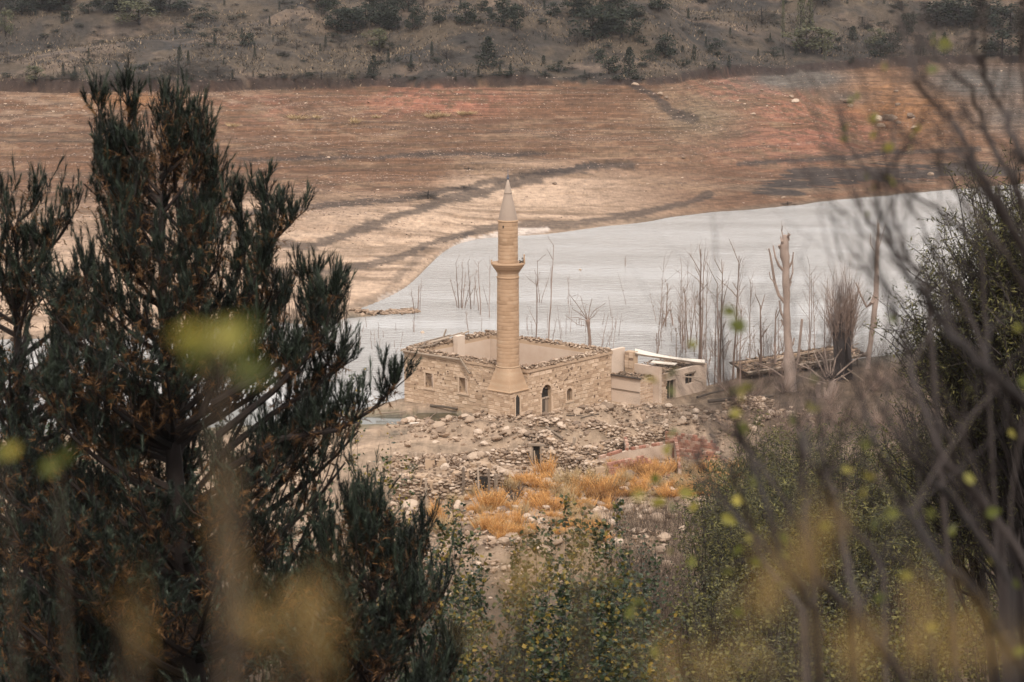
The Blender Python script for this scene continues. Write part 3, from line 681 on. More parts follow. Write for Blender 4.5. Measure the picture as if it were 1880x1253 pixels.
def arch_fill(o, ex, out, op, rise, depth, parent, mat, r=.5, sharp=False):
    """the two spandrels that turn a rectangular opening's top into an arch"""
    c, zb, wd, ht = op; n = 8; top = zb + ht; spring = top - rise; V = []; F = []
    for s_ in (-1, 1):
        pr = []
        for i in range(n + 1):
            a = i / n * math.pi / 2
            pr.append((c + s_ * wd / 2 * math.cos(a), spring + rise * math.sin(a) if not sharp else spring + rise * (i / n)**.8 if True else 0))
            if sharp: pr[-1] = (c + s_ * wd / 2 * (1 - i / n), spring + rise * (i / n)**.75)
        for i in range(n):
            (a0, z0), (a1, z1) = pr[i], pr[i + 1]; k = len(V)
            for dd in (.0, -depth):
                for (a_, z_) in ((a0, z0), (a1, z1), (a1, top), (a0, top)): V.append(tuple(o + ex * a_ + out * dd + Z * z_ - mb))
            F += [[k, k + 1, k + 2, k + 3], [k + 4, k + 7, k + 6, k + 5], [k, k + 4, k + 5, k + 1]]
    return mk('arch', V, np.array(F), mat, parent, np.full(len(V), r))
arch_fill(N0 - o2 * .01, e2, o2, OPR[0], .55, .4, mosque, M['mortar'])
arch_fill(N0 - o2 * .01, e2, o2, OPR[1], .34, .4, mosque, M['mortar'])
def voussoirs(o, ex, out, op, rise, n, wd_=.2, extra=.0):
    c, zb, wd, ht = op; spring = zb + ht - rise
    for i in range(n):
        a = (i + .5) / n * math.pi; p = o + ex * (c + math.cos(a) * (wd / 2 + wd_ / 2)) + Z * (spring + math.sin(a) * (rise + wd_ / 2))
        t = ex * (-math.sin(a)) + Z * math.cos(a); nn_ = ex * math.cos(a) + Z * math.sin(a)
        B().box(p + out * .0, t * (math.pi * (wd / 2 + .1) / n / 2 * .93), out * .045, nn_ * wd_ / 2, random.uniform(.6, .95)).build('arch_stone', M['stone'], mosque, base=mb)
voussoirs(N0, e2, o2, OPR[0], .55, 9); voussoirs(N0, e2, o2, OPR[1], .34, 7, .16)
# arched doorway: stone jambs, plank door with two leaves, fanlight board
c, zb, wd, ht = OPR[0]; P0 = N0 + e2 * c
door = B().box(P0 - o2 * .22 + e2 * .0 + Z * (zb + 1.62), e2 * (wd / 2), o2 * .05, Z * .06, .8).build('door', M['wood'], mosque, base=mb)
for s_ in (-1, 1):
    for k in range(3):
        B().box(P0 - o2 * .27 + e2 * (s_ * (.09 + k * .175) ) + Z * (zb + .78), e2 * .08, o2 * .025, Z * .78, random.random()).build('plank', M['darkwood' if k == 0 else 'wood'], door, base=mb)
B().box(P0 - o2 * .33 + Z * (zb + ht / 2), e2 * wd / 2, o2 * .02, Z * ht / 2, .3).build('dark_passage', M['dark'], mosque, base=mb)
for s_ in (-1, 1): B().box(P0 + e2 * s_ * (wd / 2 + .09) + Z * (zb + .85), e2 * .088, o2 * .05, Z * .85, .8).build('jamb', M['stone'], mosque, base=mb)
f = framed_window(N0, e2, o2, OPR[1], arch=True)
for i in range(3): B().box(N0 + e2 * (OPR[1][0] - .2 + i * .2) - o2 * .1 + Z * (OPR[1][1] + .4), e2 * .012, o2 * .012, Z * .42, .5).build('bar', M['darkwood'], f, base=mb)

# ------------------------------------------------------------------ the minaret
BW = 2.03
Q0 = N0 - e2 * BW
mc = Q0 + (e1 + e2) * BW / 2 + e2 * .0; mc.z = 0
def mz(v):       # height of a photo row on the minaret's axis
    return at(932, v, mc.y).z
def mr(px): return px / 2 / FPX * math.hypot(mc.y, 30)
minaret = empty('minaret', (mc.x, mc.y, 0), 'slender cylindrical stone minaret with a balcony and conical cap at the mosque corner', 'minaret')
zb_top = mz(718) - .02 + .18
zsh = mz(672)
mbb = minaret.location
def lathe(name, prof, n, mat, parent, base, r=.5, smooth_=True, jit=0, kind=None, seed=0, center=None):
    cx = center if center is not None else base
    P = np.array(prof); th = np.arange(n) / n * 2 * np.pi + .13
    rr_ = np.random.default_rng(seed)
    V = np.stack([P[:, 1][:, None] * np.cos(th), P[:, 1][:, None] * np.sin(th), np.repeat(P[:, 0][:, None], n, 1)], -1)
    V[:, :, :2] *= (1 + jit * (rr_.random((len(P), n, 1)) - .5))
    i = np.arange(len(P) - 1)[:, None] * n; j = np.arange(n)[None]
    F = np.stack([i + j, i + (j + 1) % n, i + n + (j + 1) % n, i + n + j], -1).reshape(-1, 4)
    rv = np.repeat(rr_.random(len(P)) * .7 + .15, n) if r is None else np.full(len(P) * n, r)
    return mk(name, V.reshape(-1, 3) + np.array(tuple(cx - base)) * [1, 1, 1], F, mat, parent, rv, smooth_, kind=kind)
# drums: every course its own ring with a recessed joint
def drums(z0, z1, r0, r1, name, ch=.27, seed=1):
    z = z0; r = random.Random(seed); k = 0
    while z < z1 - .02:
        h = min(ch * r.uniform(.9, 1.1), z1 - z)
        if z1 - z - h < .1: h = z1 - z
        ra, rb = [r0 + (r1 - r0) * (q_ - z0) / (z1 - z0) for q_ in (z, z + h)]
        off = r.uniform(-.004, .006)
        prof = [(z, ra - .011), (z + .008, ra + off - .003), (z + .02, ra + off), (z + h - .02, rb + off), (z + h - .008, rb + off - .003), (z + h, rb - .011)]
        # voussoir joints: each stone of the ring slightly proud or back
        n = 40; P = np.array(prof); th = np.arange(n) / n * 2 * np.pi + r.random()
        joint = np.zeros(n); tint = np.zeros(n); j = 0
        while j < n:
            w_ = r.choice([3, 4, 4, 5]); t_ = r.random(); jj = [(j + q_) % n for q_ in range(w_)]
            o_ = r.uniform(-.004, .006)
            for q_ in jj: joint[q_] += o_ ; tint[q_] = t_
            joint[jj[0]] -= .009; j += w_
        V = np.stack([(P[:, 1][:, None] + joint) * np.cos(th), (P[:, 1][:, None] + joint) * np.sin(th), np.repeat(P[:, 0][:, None], n, 1)], -1)
        i = np.arange(len(P) - 1)[:, None] * n; jx = np.arange(n)[None]
        F = np.stack([i + jx, i + (jx + 1) % n, i + n + (jx + 1) % n, i + n + jx], -1).reshape(-1, 4)
        mk(name, V.reshape(-1, 3), F, M['minaret'], minaret, np.tile(.25 + .55 * tint + r.uniform(-.08, .08), len(P)), True)
        z += h; k += 1
z_bal0, z_bal1 = mz(509), mz(482.6); z_cone = mz(404.8); z_c2 = mz(355); z_tip = mz(331); z_fin = mz(311)
# square base
b = B(); wall_box(b, Q0 + (e1 + e2) * 0 + e1 * 0, e1, BW, o1, BW, ZB, zb_top - .002, .4)
bo = b.build('base_core', M['mortar'], minaret, base=mbb)
dmin = sz_on_wall(949.6, 764, Q0, e2, o2), sz_on_wall(949.6, 727, Q0, e2, o2)
OPM = [(dmin[0][0], dmin[0][1], .48, dmin[1][1] - dmin[0][1])]
bl2 = B()
courses(Q0, e1, BW, o1, -.3, zb_top - .02, [], minaret, 48, bl2, seed=21)
courses(Q0, e2, BW, o2, -.3, zb_top - .02, OPM, minaret, 44, bl2, seed=22)
courses(Q0 + e1 * BW + e2 * 0, e2, BW, e1, -.3, zb_top - .02, [], minaret, 0, bl2, seed=23)
bl2.build('stone_blocks', M['stone'], minaret, kind='stuff', base=mbb)
c, zb, wd, ht = OPM[0]
dd = B().box(Q0 + e2 * c + o2 * .012 + Z * (zb + ht / 2 - .1), e2 * wd / 2, o2 * .004, Z * (ht / 2 - .1), .3)
dd.add([tuple(Q0 + e2 * (c - wd / 2) + o2 * .016 + Z * (zb + ht - .2)), tuple(Q0 + e2 * (c + wd / 2) + o2 * .016 + Z * (zb + ht - .2)), tuple(Q0 + e2 * c + o2 * .016 + Z * (zb + ht + .08))], [[0, 1, 2]], .3)
dd.build('doorway', M['dark'], minaret, base=mbb)
for s_ in (-1, 1): B().box(Q0 + e2 * (c + s_ * (wd / 2 + .05)) + o2 * .02 + Z * (zb + ht / 2), e2 * .05, o2 * .06, Z * ht / 2, .8).build('jamb', M['stone'], minaret, base=mbb)
# moulding and the faceted transition from square to round
def sq_ring(hw, z, n=24):
    out = []
    for i in range(n):
        a = i / n * 2 * math.pi; ca, sa = math.cos(a), math.sin(a); k = 1 / max(abs(ca), abs(sa)); out.append(((ca * k) * hw, (sa * k) * hw, z))
    return out
def to_world2(p, c=None): return tuple(e1 * p[0] + e2 * p[1] + Z * p[2])
n = 24; rs = mr(42.5)
rings = []
mo = [(BW / 2 + .02, zb_top - .12, 0), (BW / 2 + .10, zb_top - .06, 0), (BW / 2 + .10, zb_top, 0), (BW / 2 + .02, zb_top + .03, 0)]
V = []
for hw, z, t in mo: V += [to_world2(p) for p in sq_ring(hw, z)]
F = [[i * n + j, i * n + (j + 1) % n, (i + 1) * n + (j + 1) % n, (i + 1) * n + j] for i in range(3) for j in range(n)]
mk('moulding', V, np.array(F), M['minaret'], minaret, np.full(len(V), .7))
V = []; K = 8; zt0 = zb_top + .03
for i in range(K + 1):
    t = i / K
    for j in range(n):
        a = j / n * 2 * math.pi; sqp = sq_ring(BW / 2 + .02, 0)[j]
        x = sqp[0] * (1 - t) + math.cos(a) * (rs + .02) * t; y = sqp[1] * (1 - t) + math.sin(a) * (rs + .02) * t
        V.append(to_world2((x, y, zt0 + (zsh - zt0) * t)))
F = [[i * n + j, i * n + (j + 1) % n, (i + 1) * n + (j + 1) % n, (i + 1) * n + j] for i in range(K) for j in range(n)]
mk('transition', V, np.array(F), M['minaret'], minaret, np.repeat(np.random.default_rng(4).random(K + 1) * .4 + .5, n))
lathe('ring_moulding', [(zsh - .05, rs), (zsh - .03, rs + .05), (zsh + .05, rs + .05), (zsh + .07, rs)], 40, M['minaret'], minaret, mbb, .8)
drums(zsh + .05, z_bal0, rs - .01, mr(39.6), 'shaft_ring', seed=5)
lathe('ring_moulding', [(z_bal0 - .08, mr(39.6) - .02), (z_bal0 - .04, mr(41.8)), (z_bal0 + .05, mr(42)), (z_bal0 + .09, mr(39.4))], 40, M['minaret'], minaret, mbb, .5)
hb_ = z_bal1 - z_bal0
prof = [(z_bal0 + .07, mr(39)), (z_bal0 + .34 * hb_, mr(39.6)), (z_bal0 + .36 * hb_, mr(43)), (z_bal0 + .46 * hb_, mr(44)), (z_bal0 + .47 * hb_, mr(46)), (z_bal0 + .6 * hb_, mr(50)),
        (z_bal0 + .61 * hb_, mr(52)), (z_bal0 + .76 * hb_, mr(56)), (z_bal0 + .77 * hb_, mr(58)), (z_bal0 + .9 * hb_, mr(61)), (z_bal0 + .92 * hb_, mr(63)), (z_bal1, mr(63)), (z_bal1 + .02, mr(60)), (z_bal1 + .02, mr(30))]
lathe('balcony', prof, 40, M['minaret'], minaret, mbb, None, smooth_=False, jit=.006)
drums(z_bal1 + .02, z_cone - .1, mr(36.5), mr(36.2), 'upper_shaft_ring', ch=.26, seed=9)
lathe('cone_moulding', [(z_cone - .1, mr(36)), (z_cone - .06, mr(38)), (z_cone + .02, mr(38)), (z_cone + .05, mr(35))], 40, M['minaret'], minaret, mbb, .6)
lathe('cone', [(z_cone + .03, mr(35.5)), (z_cone + .33 * (z_c2 - z_cone), mr(29)), (z_cone + .66 * (z_c2 - z_cone), mr(21)), (z_c2 - .03, mr(14))], 32, M['cone'], minaret, mbb, None, jit=.01)
lathe('cone_cap', [(z_c2 - .04, mr(12)), (z_c2 - .03, mr(15)), (z_c2 + .05, mr(14.6)), (z_tip - .4, mr(8)), (z_tip, mr(3.4)), (z_tip + .02, .02)], 28, M['cone'], minaret, mbb, .8, jit=.01)
zf = z_tip; R1 = .105
fin = [(zf, .03), (zf + .05, .03), (zf + .08, .07), (zf + .14, .11), (zf + .2, .07), (zf + .23, .03), (zf + .27, .05), (zf + .31, .06), (zf + .35, .03), (zf + .42, .02), (z_fin, .012), (z_fin + .01, .002)]
lathe('finial', fin, 14, M['metal'], minaret, mbb, .5)
# broken remains of the parapet on the right of the balcony
def bal_pt(px, d, z): return Vector((mr(px * 2) , d, z))
for px, d, h_, w_ in ((29.5, -.15, .62, .045), (30, -.35, .35, .05), (29, .1, .30, .05), (-30, -.1, .22, .05), (-29.5, -.4, .12, .06)):
    B().box((mr(px * 2), d, z_bal1 + h_ / 2), (w_, 0, 0), (0, .07, 0), (0, 0, h_ / 2), .5).build('parapet_post', M['minaret'], minaret)
b = B()
P = np.array([(mr(random.uniform(40, 58)), random.uniform(-.4, .3), z_bal1 + random.uniform(.03, .30)) for _ in range(26)]); stones(b, P, rng.uniform(.03, .09, 26), 0, .3)
b.build('broken_parapet', M['darkwood'], minaret)
pz = mz(415); a_ = -math.radians(90 + 28)
B().box((math.cos(a_) * mr(36.2), math.sin(a_) * mr(36.2), pz), (.05, 0, 0), (0, .03, 0), (0, 0, .09), .2).build('vent_hole', M['dark'], minaret)
# low plinth of big blocks in front of the base
pw = empty('plinth_wall', tuple(Q0 + Z * 0), 'low stone kerb wall of big blocks right in front of the minaret base', 'low wall')
pwb = pw.location
pb = B(); po = Q0 + e1 * 2.6 - e2 * 1.0
wall_box(pb, po, -e1, 3.6, o1, .7, -.5, .48, .5); pb.build('wall_core', M['mortar'], pw, base=pwb)
bl3 = B(); courses(po, -e1, 3.6, o1, -.3, .5, [], pw, 40, bl3, ch=.3, seed=31); bl3.build('stone_blocks', M['stone'], pw, kind='stuff', base=pwb)

# ------------------------------------------------------------------ the plastered annex on the right
ax = empty('ruined_house', tuple(Rc), 'small plastered ruined house with a pale sloping roof sheet, right of the mosque', 'house')
ab = ax.location
K0 = Rc - e1 * 2.72; K0.z = 0
ZK = on(1168, 700, 2.2); hK = 2.25
FA = sz_on_wall(1291, 668, K0, e2, o2)[0]; FA = 8.2
opA = []
for (u0, v0, u1, v1) in ((1222, 745, 1241, 696), (1258, 707, 1275, 684)):
    a0 = sz_on_wall(u0, v0, K0, e2, o2); a1 = sz_on_wall(u1, v1, K0, e2, o2)
    opA.append(((a0[0] + a1[0]) / 2, max(.0, min(a0[1], a1[1])), abs(a1[0] - a0[0]), min(hK - .25, max(a0[1], a1[1])) - max(0, min(a0[1], a1[1]))))
b = B(); wall_box(b, K0, e1, 2.70, o1, .35, -.8, hK, .7); b.build('end_wall', M['plaster'], ax, base=ab)
b = B(); wall_box(b, K0 + o1 * .004 + Z * 0, e1, 2.66, o1 * 1.0, .02, 1.28, 1.36, .1, .02)
bb = B().box(K0 + e1 * 1.35 + o1 * .03 + Z * 1.25, e1 * 1.33, o1 * .025, Z * .035, .2); bb.build('string_course', M['wood'], ax, base=ab)
B().box(K0 + e1 * 1.3 + o1 * .06 + Z * (hK + .05), e1 * 1.4, o1 * .10, Z * .05, .2).build('roof_edge', M['darkwood'], ax, base=ab)
b = B(); wall_with_openings(b, K0 + e2 * .35, e2, FA, o2, .35, -.8, hK, [(c - .35, z_, w_, h_) for c, z_, w_, h_ in opA], .5); b.build('facade', M['plaster'], ax, base=ab)
bl4 = B(); courses(K0, e2, 3.4, o2, .0, hK - .02, [], ax, 60, bl4, ch=.2, seed=41); bl4.build('stone_blocks', M['stone'], ax, kind='stuff', base=ab)
b = B(); wall_box(b, K0 + e2 * FA + e1 * 0, e1, 3.6, e2, .35, -.8, hK + .2, .4, .36); b.build('far_wall', M['plaster'], ax, base=ab)
for (c, z_, w_, h_) in opA:
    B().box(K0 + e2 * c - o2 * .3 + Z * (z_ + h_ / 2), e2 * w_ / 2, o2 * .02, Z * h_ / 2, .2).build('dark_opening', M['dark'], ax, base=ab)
c, z_, w_, h_ = opA[0]; B().box(K0 + e2 * (c + .1) - o2 * .2 + Z * (z_ + h_ / 2), e2 * .04, o2 * .03, Z * h_ / 2, .5).build('door_post', M['wood'], ax, base=ab)
c, z_, w_, h_ = opA[1]
wf = B().box(K0 + e2 * c + o2 * .03 + Z * (z_ + h_ + .05), e2 * (w_ / 2 + .1), o2 * .05, Z * .05, .3).build('window', M['wood'], ax, base=ab)
B().box(K0 + e2 * (c + .02) - o2 * .12 + Z * (z_ + h_ / 2), e2 * .025, o2 * .02, Z * h_ / 2, .3).build('mullion', M['wood'], wf, base=ab)
# slab of earth roof with debris, the tall stub wall, chimney
b = B(); b.box(K0 + e1 * 1.4 + e2 * 2.2 + Z * (hK - .05), e1 * 1.3, e2 * 2.1, Z * .08, .2); b.build('flat_roof', M['brownweed'], ax, base=ab)
n_ = 520; P = np.array([tuple(K0 + e1 * random.uniform(0, 2.7) + e2 * random.uniform(0, 4.6) + Z * (hK + .02 + random.random() * .12)) for _ in range(n_)]); b = B(); stones(b, P, rng.uniform(.03, .13, n_), .0, .8)
b.build('roof_rubble', M['rubble'], ax, kind='stuff', base=ab)
b = B(); wall_box(b, Rc + e2 * .02 - e1 * .0, e2, 1.65, o2, .3, -.5, 4.15, .8); b.build('tall_wall', M['plaster'], ax, base=ab)
b = B(); wall_box(b, Rc - e1 * .02 + e2 * 1.6, -e1, 3.3, o1, .3, -.5, 3.0, .5); b.build('inner_wall', M['plaster'], ax, base=ab)
chim = Rc + e2 * 1.75 - e1 * .55
ch_ = B(); r = random.Random(5)
co = B(); co.box(chim + Z * 2.6, e1 * .38, e2 * .3, Z * 1.3, .4); cho = co.build('chimney', M['mortar'], ax, base=ab)
for k in range(6):
    for s_ in range(2):
        B().box(chim + o1 * .3 + e1 * (-.2 + s_ * .4) + Z * (2.75 + k * .2), e1 * .18, o1 * .05, Z * .088, r.random()).build('stone_block', M['stone'], cho, base=ab)
# pale sloping roof sheet on a rafter edge
A0_ = at(1166, 647, chim.y - .3); B0_ = at(1294, 665.5, (K0 + e2 * FA).y - .2); back = (e2 * .8 + e1 * .6).normalized() * .9 + Z * .12
nseg = 10; V = []; F = []
sag = lambda t: -.18 * math.sin(math.pi * t)
for i in range(nseg + 1):
    t = i / nseg; p = A0_.lerp(B0_, t) + Z * sag(t)
    wdt = 1 - .25 * t
    V += [tuple(p - ab), tuple(p + back * wdt - ab), tuple(p + back * wdt - Z * .07 - ab), tuple(p - Z * .07 - ab)]
for i in range(nseg):
    k = i * 4; F += [[k, k + 4, k + 5, k + 1], [k + 1, k + 5, k + 6, k + 2], [k + 2, k + 6, k + 7, k + 3], [k + 3, k + 7, k + 4, k]]
F += [[0, 1, 2, 3], [nseg * 4 + 3, nseg * 4 + 2, nseg * 4 + 1, nseg * 4]]
mk('roof_sheet', V, np.array(F), M['cement'], ax, np.random.default_rng(2).random(len(V)) * .4 + .5)
plank(A0_ - Z * .16, B0_ - Z * .14, .1, .12, 'rafter', M['wood'], ax, ab, .2)
plank(A0_ + Vector((1.2, -1.0, -.55)), A0_ + Vector((3.0, -1.6, -.62)), .7, .06, 'fallen_sheet', M['cement'], ax, ab, .3)
for k in range(5):
    p = A0_.lerp(B0_, .15 + k * .18) + Vector((random.uniform(-.3, .3), -.8, -.9 - .1 * k)); plank(p, p + Vector((random.uniform(.6, 1.4), random.uniform(-.5, .3), random.uniform(-.25, .1))), .09, .07, 'broken_beam', M['wood'], ax, ab)
b = B(); slope_pts = []
for i in range(380):
    s_, t_ = random.uniform(3.2, FA), random.uniform(.2, 3.2); slope_pts.append(tuple(K0 + e2 * s_ + e1 * t_ + Z * (hK - .2 + t_ * .12 + random.random() * .1)))
stones(b, np.array(slope_pts), rng.uniform(.04, .14, 380), 0, .7); b.build('roof_rubble', M['rubble'], ax, kind='stuff', base=ab)
b = B(); b.box(K0 + e1 * 1.7 + e2 * 5.8 + Z * (hK - .2), e1 * 1.6, e2 * 2.2, Z * .08, .3); b.build('earth_roof', M['brownweed'], ax, base=ab)
# ------------------------------------------------------------------ rubble, ruined walls, timber
VX0, VX1, VY0, VY1 = -16, 30, 98, 174
def rub_density(x, y):
    d = np.zeros_like(x)
    for pts, wd, h in MW:
        dd_, a = segdist(x, y, pts); d = np.maximum(d, np.exp(-(dd_ / (wd * 1.15))**2))
    u_, v_ = project(x, y, height(x, y))
    patch = smooth(.50, .66, fbm(x / 6 + 20, y / 6, 4))
    lane = np.exp(-((u_ - 940) / 60)**2 - ((v_ - 1030) / 70)**2)
    base = .10 + .75 * patch + .35 * lane
    base *= smooth(690, 760, u_) * smooth(1420, 1330, u_) * smooth(1130, 1040, v_) * smooth(176, 172, y)
    base *= 1 - .85 * np.exp(-((u_ - 850) / 130)**2 - ((v_ - 822) / 14)**2)      # the bare lane
    base *= 1 - .9 * np.exp(-((u_ - 1040) / 60)**2 - ((v_ - 772) / 14)**2)
    return np.clip(np.maximum(base, d * .95), 0, 1)
n_ = 76000
x = rng.uniform(VX0, VX1, n_); y = VY0 + (VY1 - VY0) * rng.random(n_)
k = rng.random(n_) < rub_density(x, y) * .8
# keep clear of the standing buildings
def inside(x, y, o, ex, lx, ey, ly, pad=.25):
    px, py = x - o.x, y - o.y; a = px * ex.x + py * ex.y; b_ = px * ey.x + py * ey.y
    return (a > -pad) & (a < lx + pad) & (b_ > -pad) & (b_ < ly + pad)
k &= ~inside(x, y, N0, e1, L1, e2, L2) & ~inside(x, y, K0, e1, 2.7, e2, FA)
k &= height(x, y) > .03
x, y = x[k], y[k]; z = height(x, y)
sz = .04 + .15 * rng.random(len(x))**3 + .13 * (rng.random(len(x)) < .09) + .22 * (rng.random(len(x)) < .03)
order = np.argsort(-sz)
BIG = order[:230]; REST = order[230:]
b = B(); stones(b, np.stack([x, y, z + sz * .35 + rng.random(len(x)) * sz * .6], -1)[REST], sz[REST]); b.build('rubble', M['rubble'], kind='stuff')
rock_me = []
for i in range(7):
    bm = bmesh.new(); bmesh.ops.create_icosphere(bm, subdivisions=2, radius=1); r = random.Random(i)
    sc = [r.uniform(.75, 1.2) for _ in range(3)]
    pl = [(Vector((r.uniform(-1, 1), r.uniform(-1, 1), r.uniform(-1, 1))).normalized(), r.uniform(.55, .85)) for _ in range(7)]
    for v_ in bm.verts:
        p = v_.co.copy()
        for nn_, d_ in pl:
            e_ = p.dot(nn_) - d_
            if e_ > 0: p -= nn_ * e_ * .9
        v_.co = Vector((p.x * sc[0], p.y * sc[1], p.z * .75)) * r.uniform(.96, 1.04)
    me = bpy.data.meshes.new('rock'); bm.to_mesh(me); bm.free(); me.materials.append(M['rock']); rock_me.append(me)
def rock(p, size, label, group=None, name='rock', r=random):
    o = bpy.data.objects.new(name, rock_me[r.randrange(7)]); COL.objects.link(o); o.location = p
    o.scale = (size * r.uniform(.8, 1.25), size * r.uniform(.7, 1.1), size * r.uniform(.7, 1.05)); o.rotation_euler = (r.uniform(-.3, .3), r.uniform(-.3, .3), r.uniform(0, 6.3))
    return tag(o, label, 'rock', group)
for i in BIG:
    u_, v_ = project(x[i], y[i], z[i])
    if v_ < 800: lab, g = 'larger pale rubble stone lying loose in the strip just below the mosque and plastered house', 'larger stones right below the buildings'
    elif v_ < 880: lab, g = 'larger rubble stone among the tumbled village walls between mosque and orange weeds', 'larger stones among the tumbled walls'
    else: lab, g = 'larger loose stone on the slope among the orange weeds', 'larger stones among the orange weeds'
    rock((x[i], y[i], z[i] + sz[i] * .3), sz[i] * 1.05, lab, g)
for (u, v, px, lab) in (
    (868, 845, 20, 'round pale brown boulder on top of the tumbled wall above the wooden posts'), (882, 841, 17, 'nearly white flat boulder lying against the round brown boulder'),
    (893, 838, 12, 'small white boulder right behind the flat white one'), (745, 853, 14, 'square pale boulder at the left end of the wall top'),
    (768, 855, 14, 'flat whitish boulder in the middle of the left wall top'), (800, 815, 11, 'pale boulder alone at the edge of the bare earth lane'),
    (1000, 990, 24, 'tall pointed pale boulder in the middle of the slope below the weeds'), (1023, 1000, 22, 'brown boulder leaning on the right of the pointed one'),
    (985, 1012, 18, 'flat reddish boulder at the foot of the pointed one'), (940, 992, 20, 'low pale slab left of the pointed boulder'),
    (945, 1020, 15, 'white angular stone below the low pale slab'), (925, 940, 16, 'grey brown boulder in the middle of the orange weeds'),
    (1125, 965, 20, 'long pale slab showing through the yellow haze of stalks'), (1135, 1003, 22, 'reddish flat slab above the dark bush at lower centre'),
    (925, 1050, 16, 'dark grey stone on the earth path at lower centre'), (935, 1075, 15, 'brown stone lowest on the earth path'), (1020, 885, 15, 'flat grey boulder at the upper edge of the orange weeds'),
    (1022, 795, 12, 'pale upright block beside the plank lying in the mud'), (1080, 905, 12, 'pale boulder among weeds right of centre'), (770, 778, 9, 'squared stone at the rim of the puddle')):
    p = gnd(u, v); rock(p + Vector((0, 0, px / FPX * p.y * .25)), px / FPX * p.y * .62, lab)

def drystone(name, pts, h, thick, label, parts=70, step=.30, mat='rubble', seed=0, ragged=.45):
    """pts: photo pixels along the foot of the wall"""
    P = [gnd(u, v) for u, v in pts]; t = empty(name, tuple(P[0]), label, 'stone wall'); bs = t.location
    r = random.Random(seed); core = B(); bl = B(); left = parts; items = []
    for a, c in zip(P[:-1], P[1:]):
        d = (c - a); l = d.length; d = d / l; d2 = Vector((d.x, d.y, 0)).normalized(); out = Vector((d2.y, -d2.x, 0))
        if out.y > 0: out = -out
        n_ = max(2, int(l / .8))
        for i in range(n_):
            s0_, s1_ = i / n_, (i + 1) / n_; hh = h * (1 - ragged * vnoise(np.array([a.x + i]), np.array([a.y * 2.]))[0]) - .12
            m_ = a + d * l * (s0_ + s1_) / 2; core.box(m_ - out * thick / 2 + Z * (hh / 2 - .3), d2 * (l / n_ / 2), out * (thick / 2 - .06), Z * (hh / 2 + .3), r.random())
        s = 0
        while s < l:
            hh = h * (1 - ragged * vnoise(np.array([a.x + s / l * n_]), np.array([a.y * 2.]))[0]); z_ = -.05
            while z_ < hh:
                q_ = r.uniform(.09, .17); p = a + d * (s + r.uniform(-.08, .08)) + Z * (z_ + q_ * .5) + out * r.uniform(-.05, .09)
                items.append((p, q_, d2, out)); z_ += q_ * 1.35
            for kk in range(2): items.append((a + d * s - out * r.uniform(.1, thick) + Z * (hh + r.uniform(-.05, .08)), r.uniform(.08, .16), d2, out))
            s += step * r.uniform(.7, 1.1)
    core.build('wall_core', M['mortar'], t, base=bs)
    r.shuffle(items); items.sort(key=lambda q_: -q_[1])
    for i, (p, q_, d2, out) in enumerate(items):
        if i < parts:
            o = bpy.data.objects.new('stone', rock_me[r.randrange(7)]); COL.objects.link(o); o.parent = t; o.location = p - bs
            o.scale = (q_ * r.uniform(1.0, 1.5), q_, q_ * .95); o.rotation_euler = (r.uniform(-.2, .2), r.uniform(-.2, .2), math.atan2(d2.y, d2.x) + r.uniform(-.3, .3))
    rest = items[parts:]
    if rest:
        stones(bl, np.array([tuple(q_[0]) for q_ in rest]), np.array([q_[1] for q_ in rest])); bl.build('stones', M[mat], t, kind='stuff', base=bs)
    return t
drystone('dry_stone_wall', [(722, 925), (760, 922), (800, 924), (840, 914), (880, 905), (925, 900)], 1.7, 1.0, 'tall tumbled dry stone wall facing the camera with wooden posts set in it', 150, seed=1)
drystone('dry_stone_wall', [(1040, 850), (1075, 848), (1115, 842), (1160, 830), (1200, 815), (1232, 808)], 1.1, .7, 'dark curved dry stone wall right behind the red brick ruin', 80, seed=2)
drystone('dry_stone_wall', [(905, 853), (940, 856), (972, 858)], 1.1, .7, 'low dry stone wall left of the little wooden door frame', 40, seed=3)
drystone('dry_stone_wall', [(996, 858), (1030, 862), (1060, 868), (1092, 878)], 1.2, .8, 'tumbled dry stone wall running right from the little wooden door frame', 60, seed=4)
drystone('dry_stone_wall', [(975, 808), (1000, 820), (1022, 832), (1048, 846)], .8, .6, 'heap-like wall of pale stones running diagonally towards the door frame', 40, seed=5)
drystone('dry_stone_wall', [(722, 862), (760, 862), (800, 858), (850, 862)], .75, .7, 'low dry stone wall with grey boards let into it at the left', 50, seed=6)
drystone('dry_stone_wall', [(1075, 795), (1110, 800), (1150, 806)], .6, .9, 'short broken wall stump at the foot of the rubble mound beside the plastered house', 30, seed=7)
drystone('dry_stone_wall', [(1330, 760), (1375, 752), (1420, 752)], .9, .9, 'stone footing in deep shade under the collapsed timber roof', 20, seed=8)
drystone('dry_stone_wall', [(970, 790), (1000, 783), (1035, 787)], .5, .5, 'low curved remnant of wall just right of the minaret kerb', 24, seed=9)

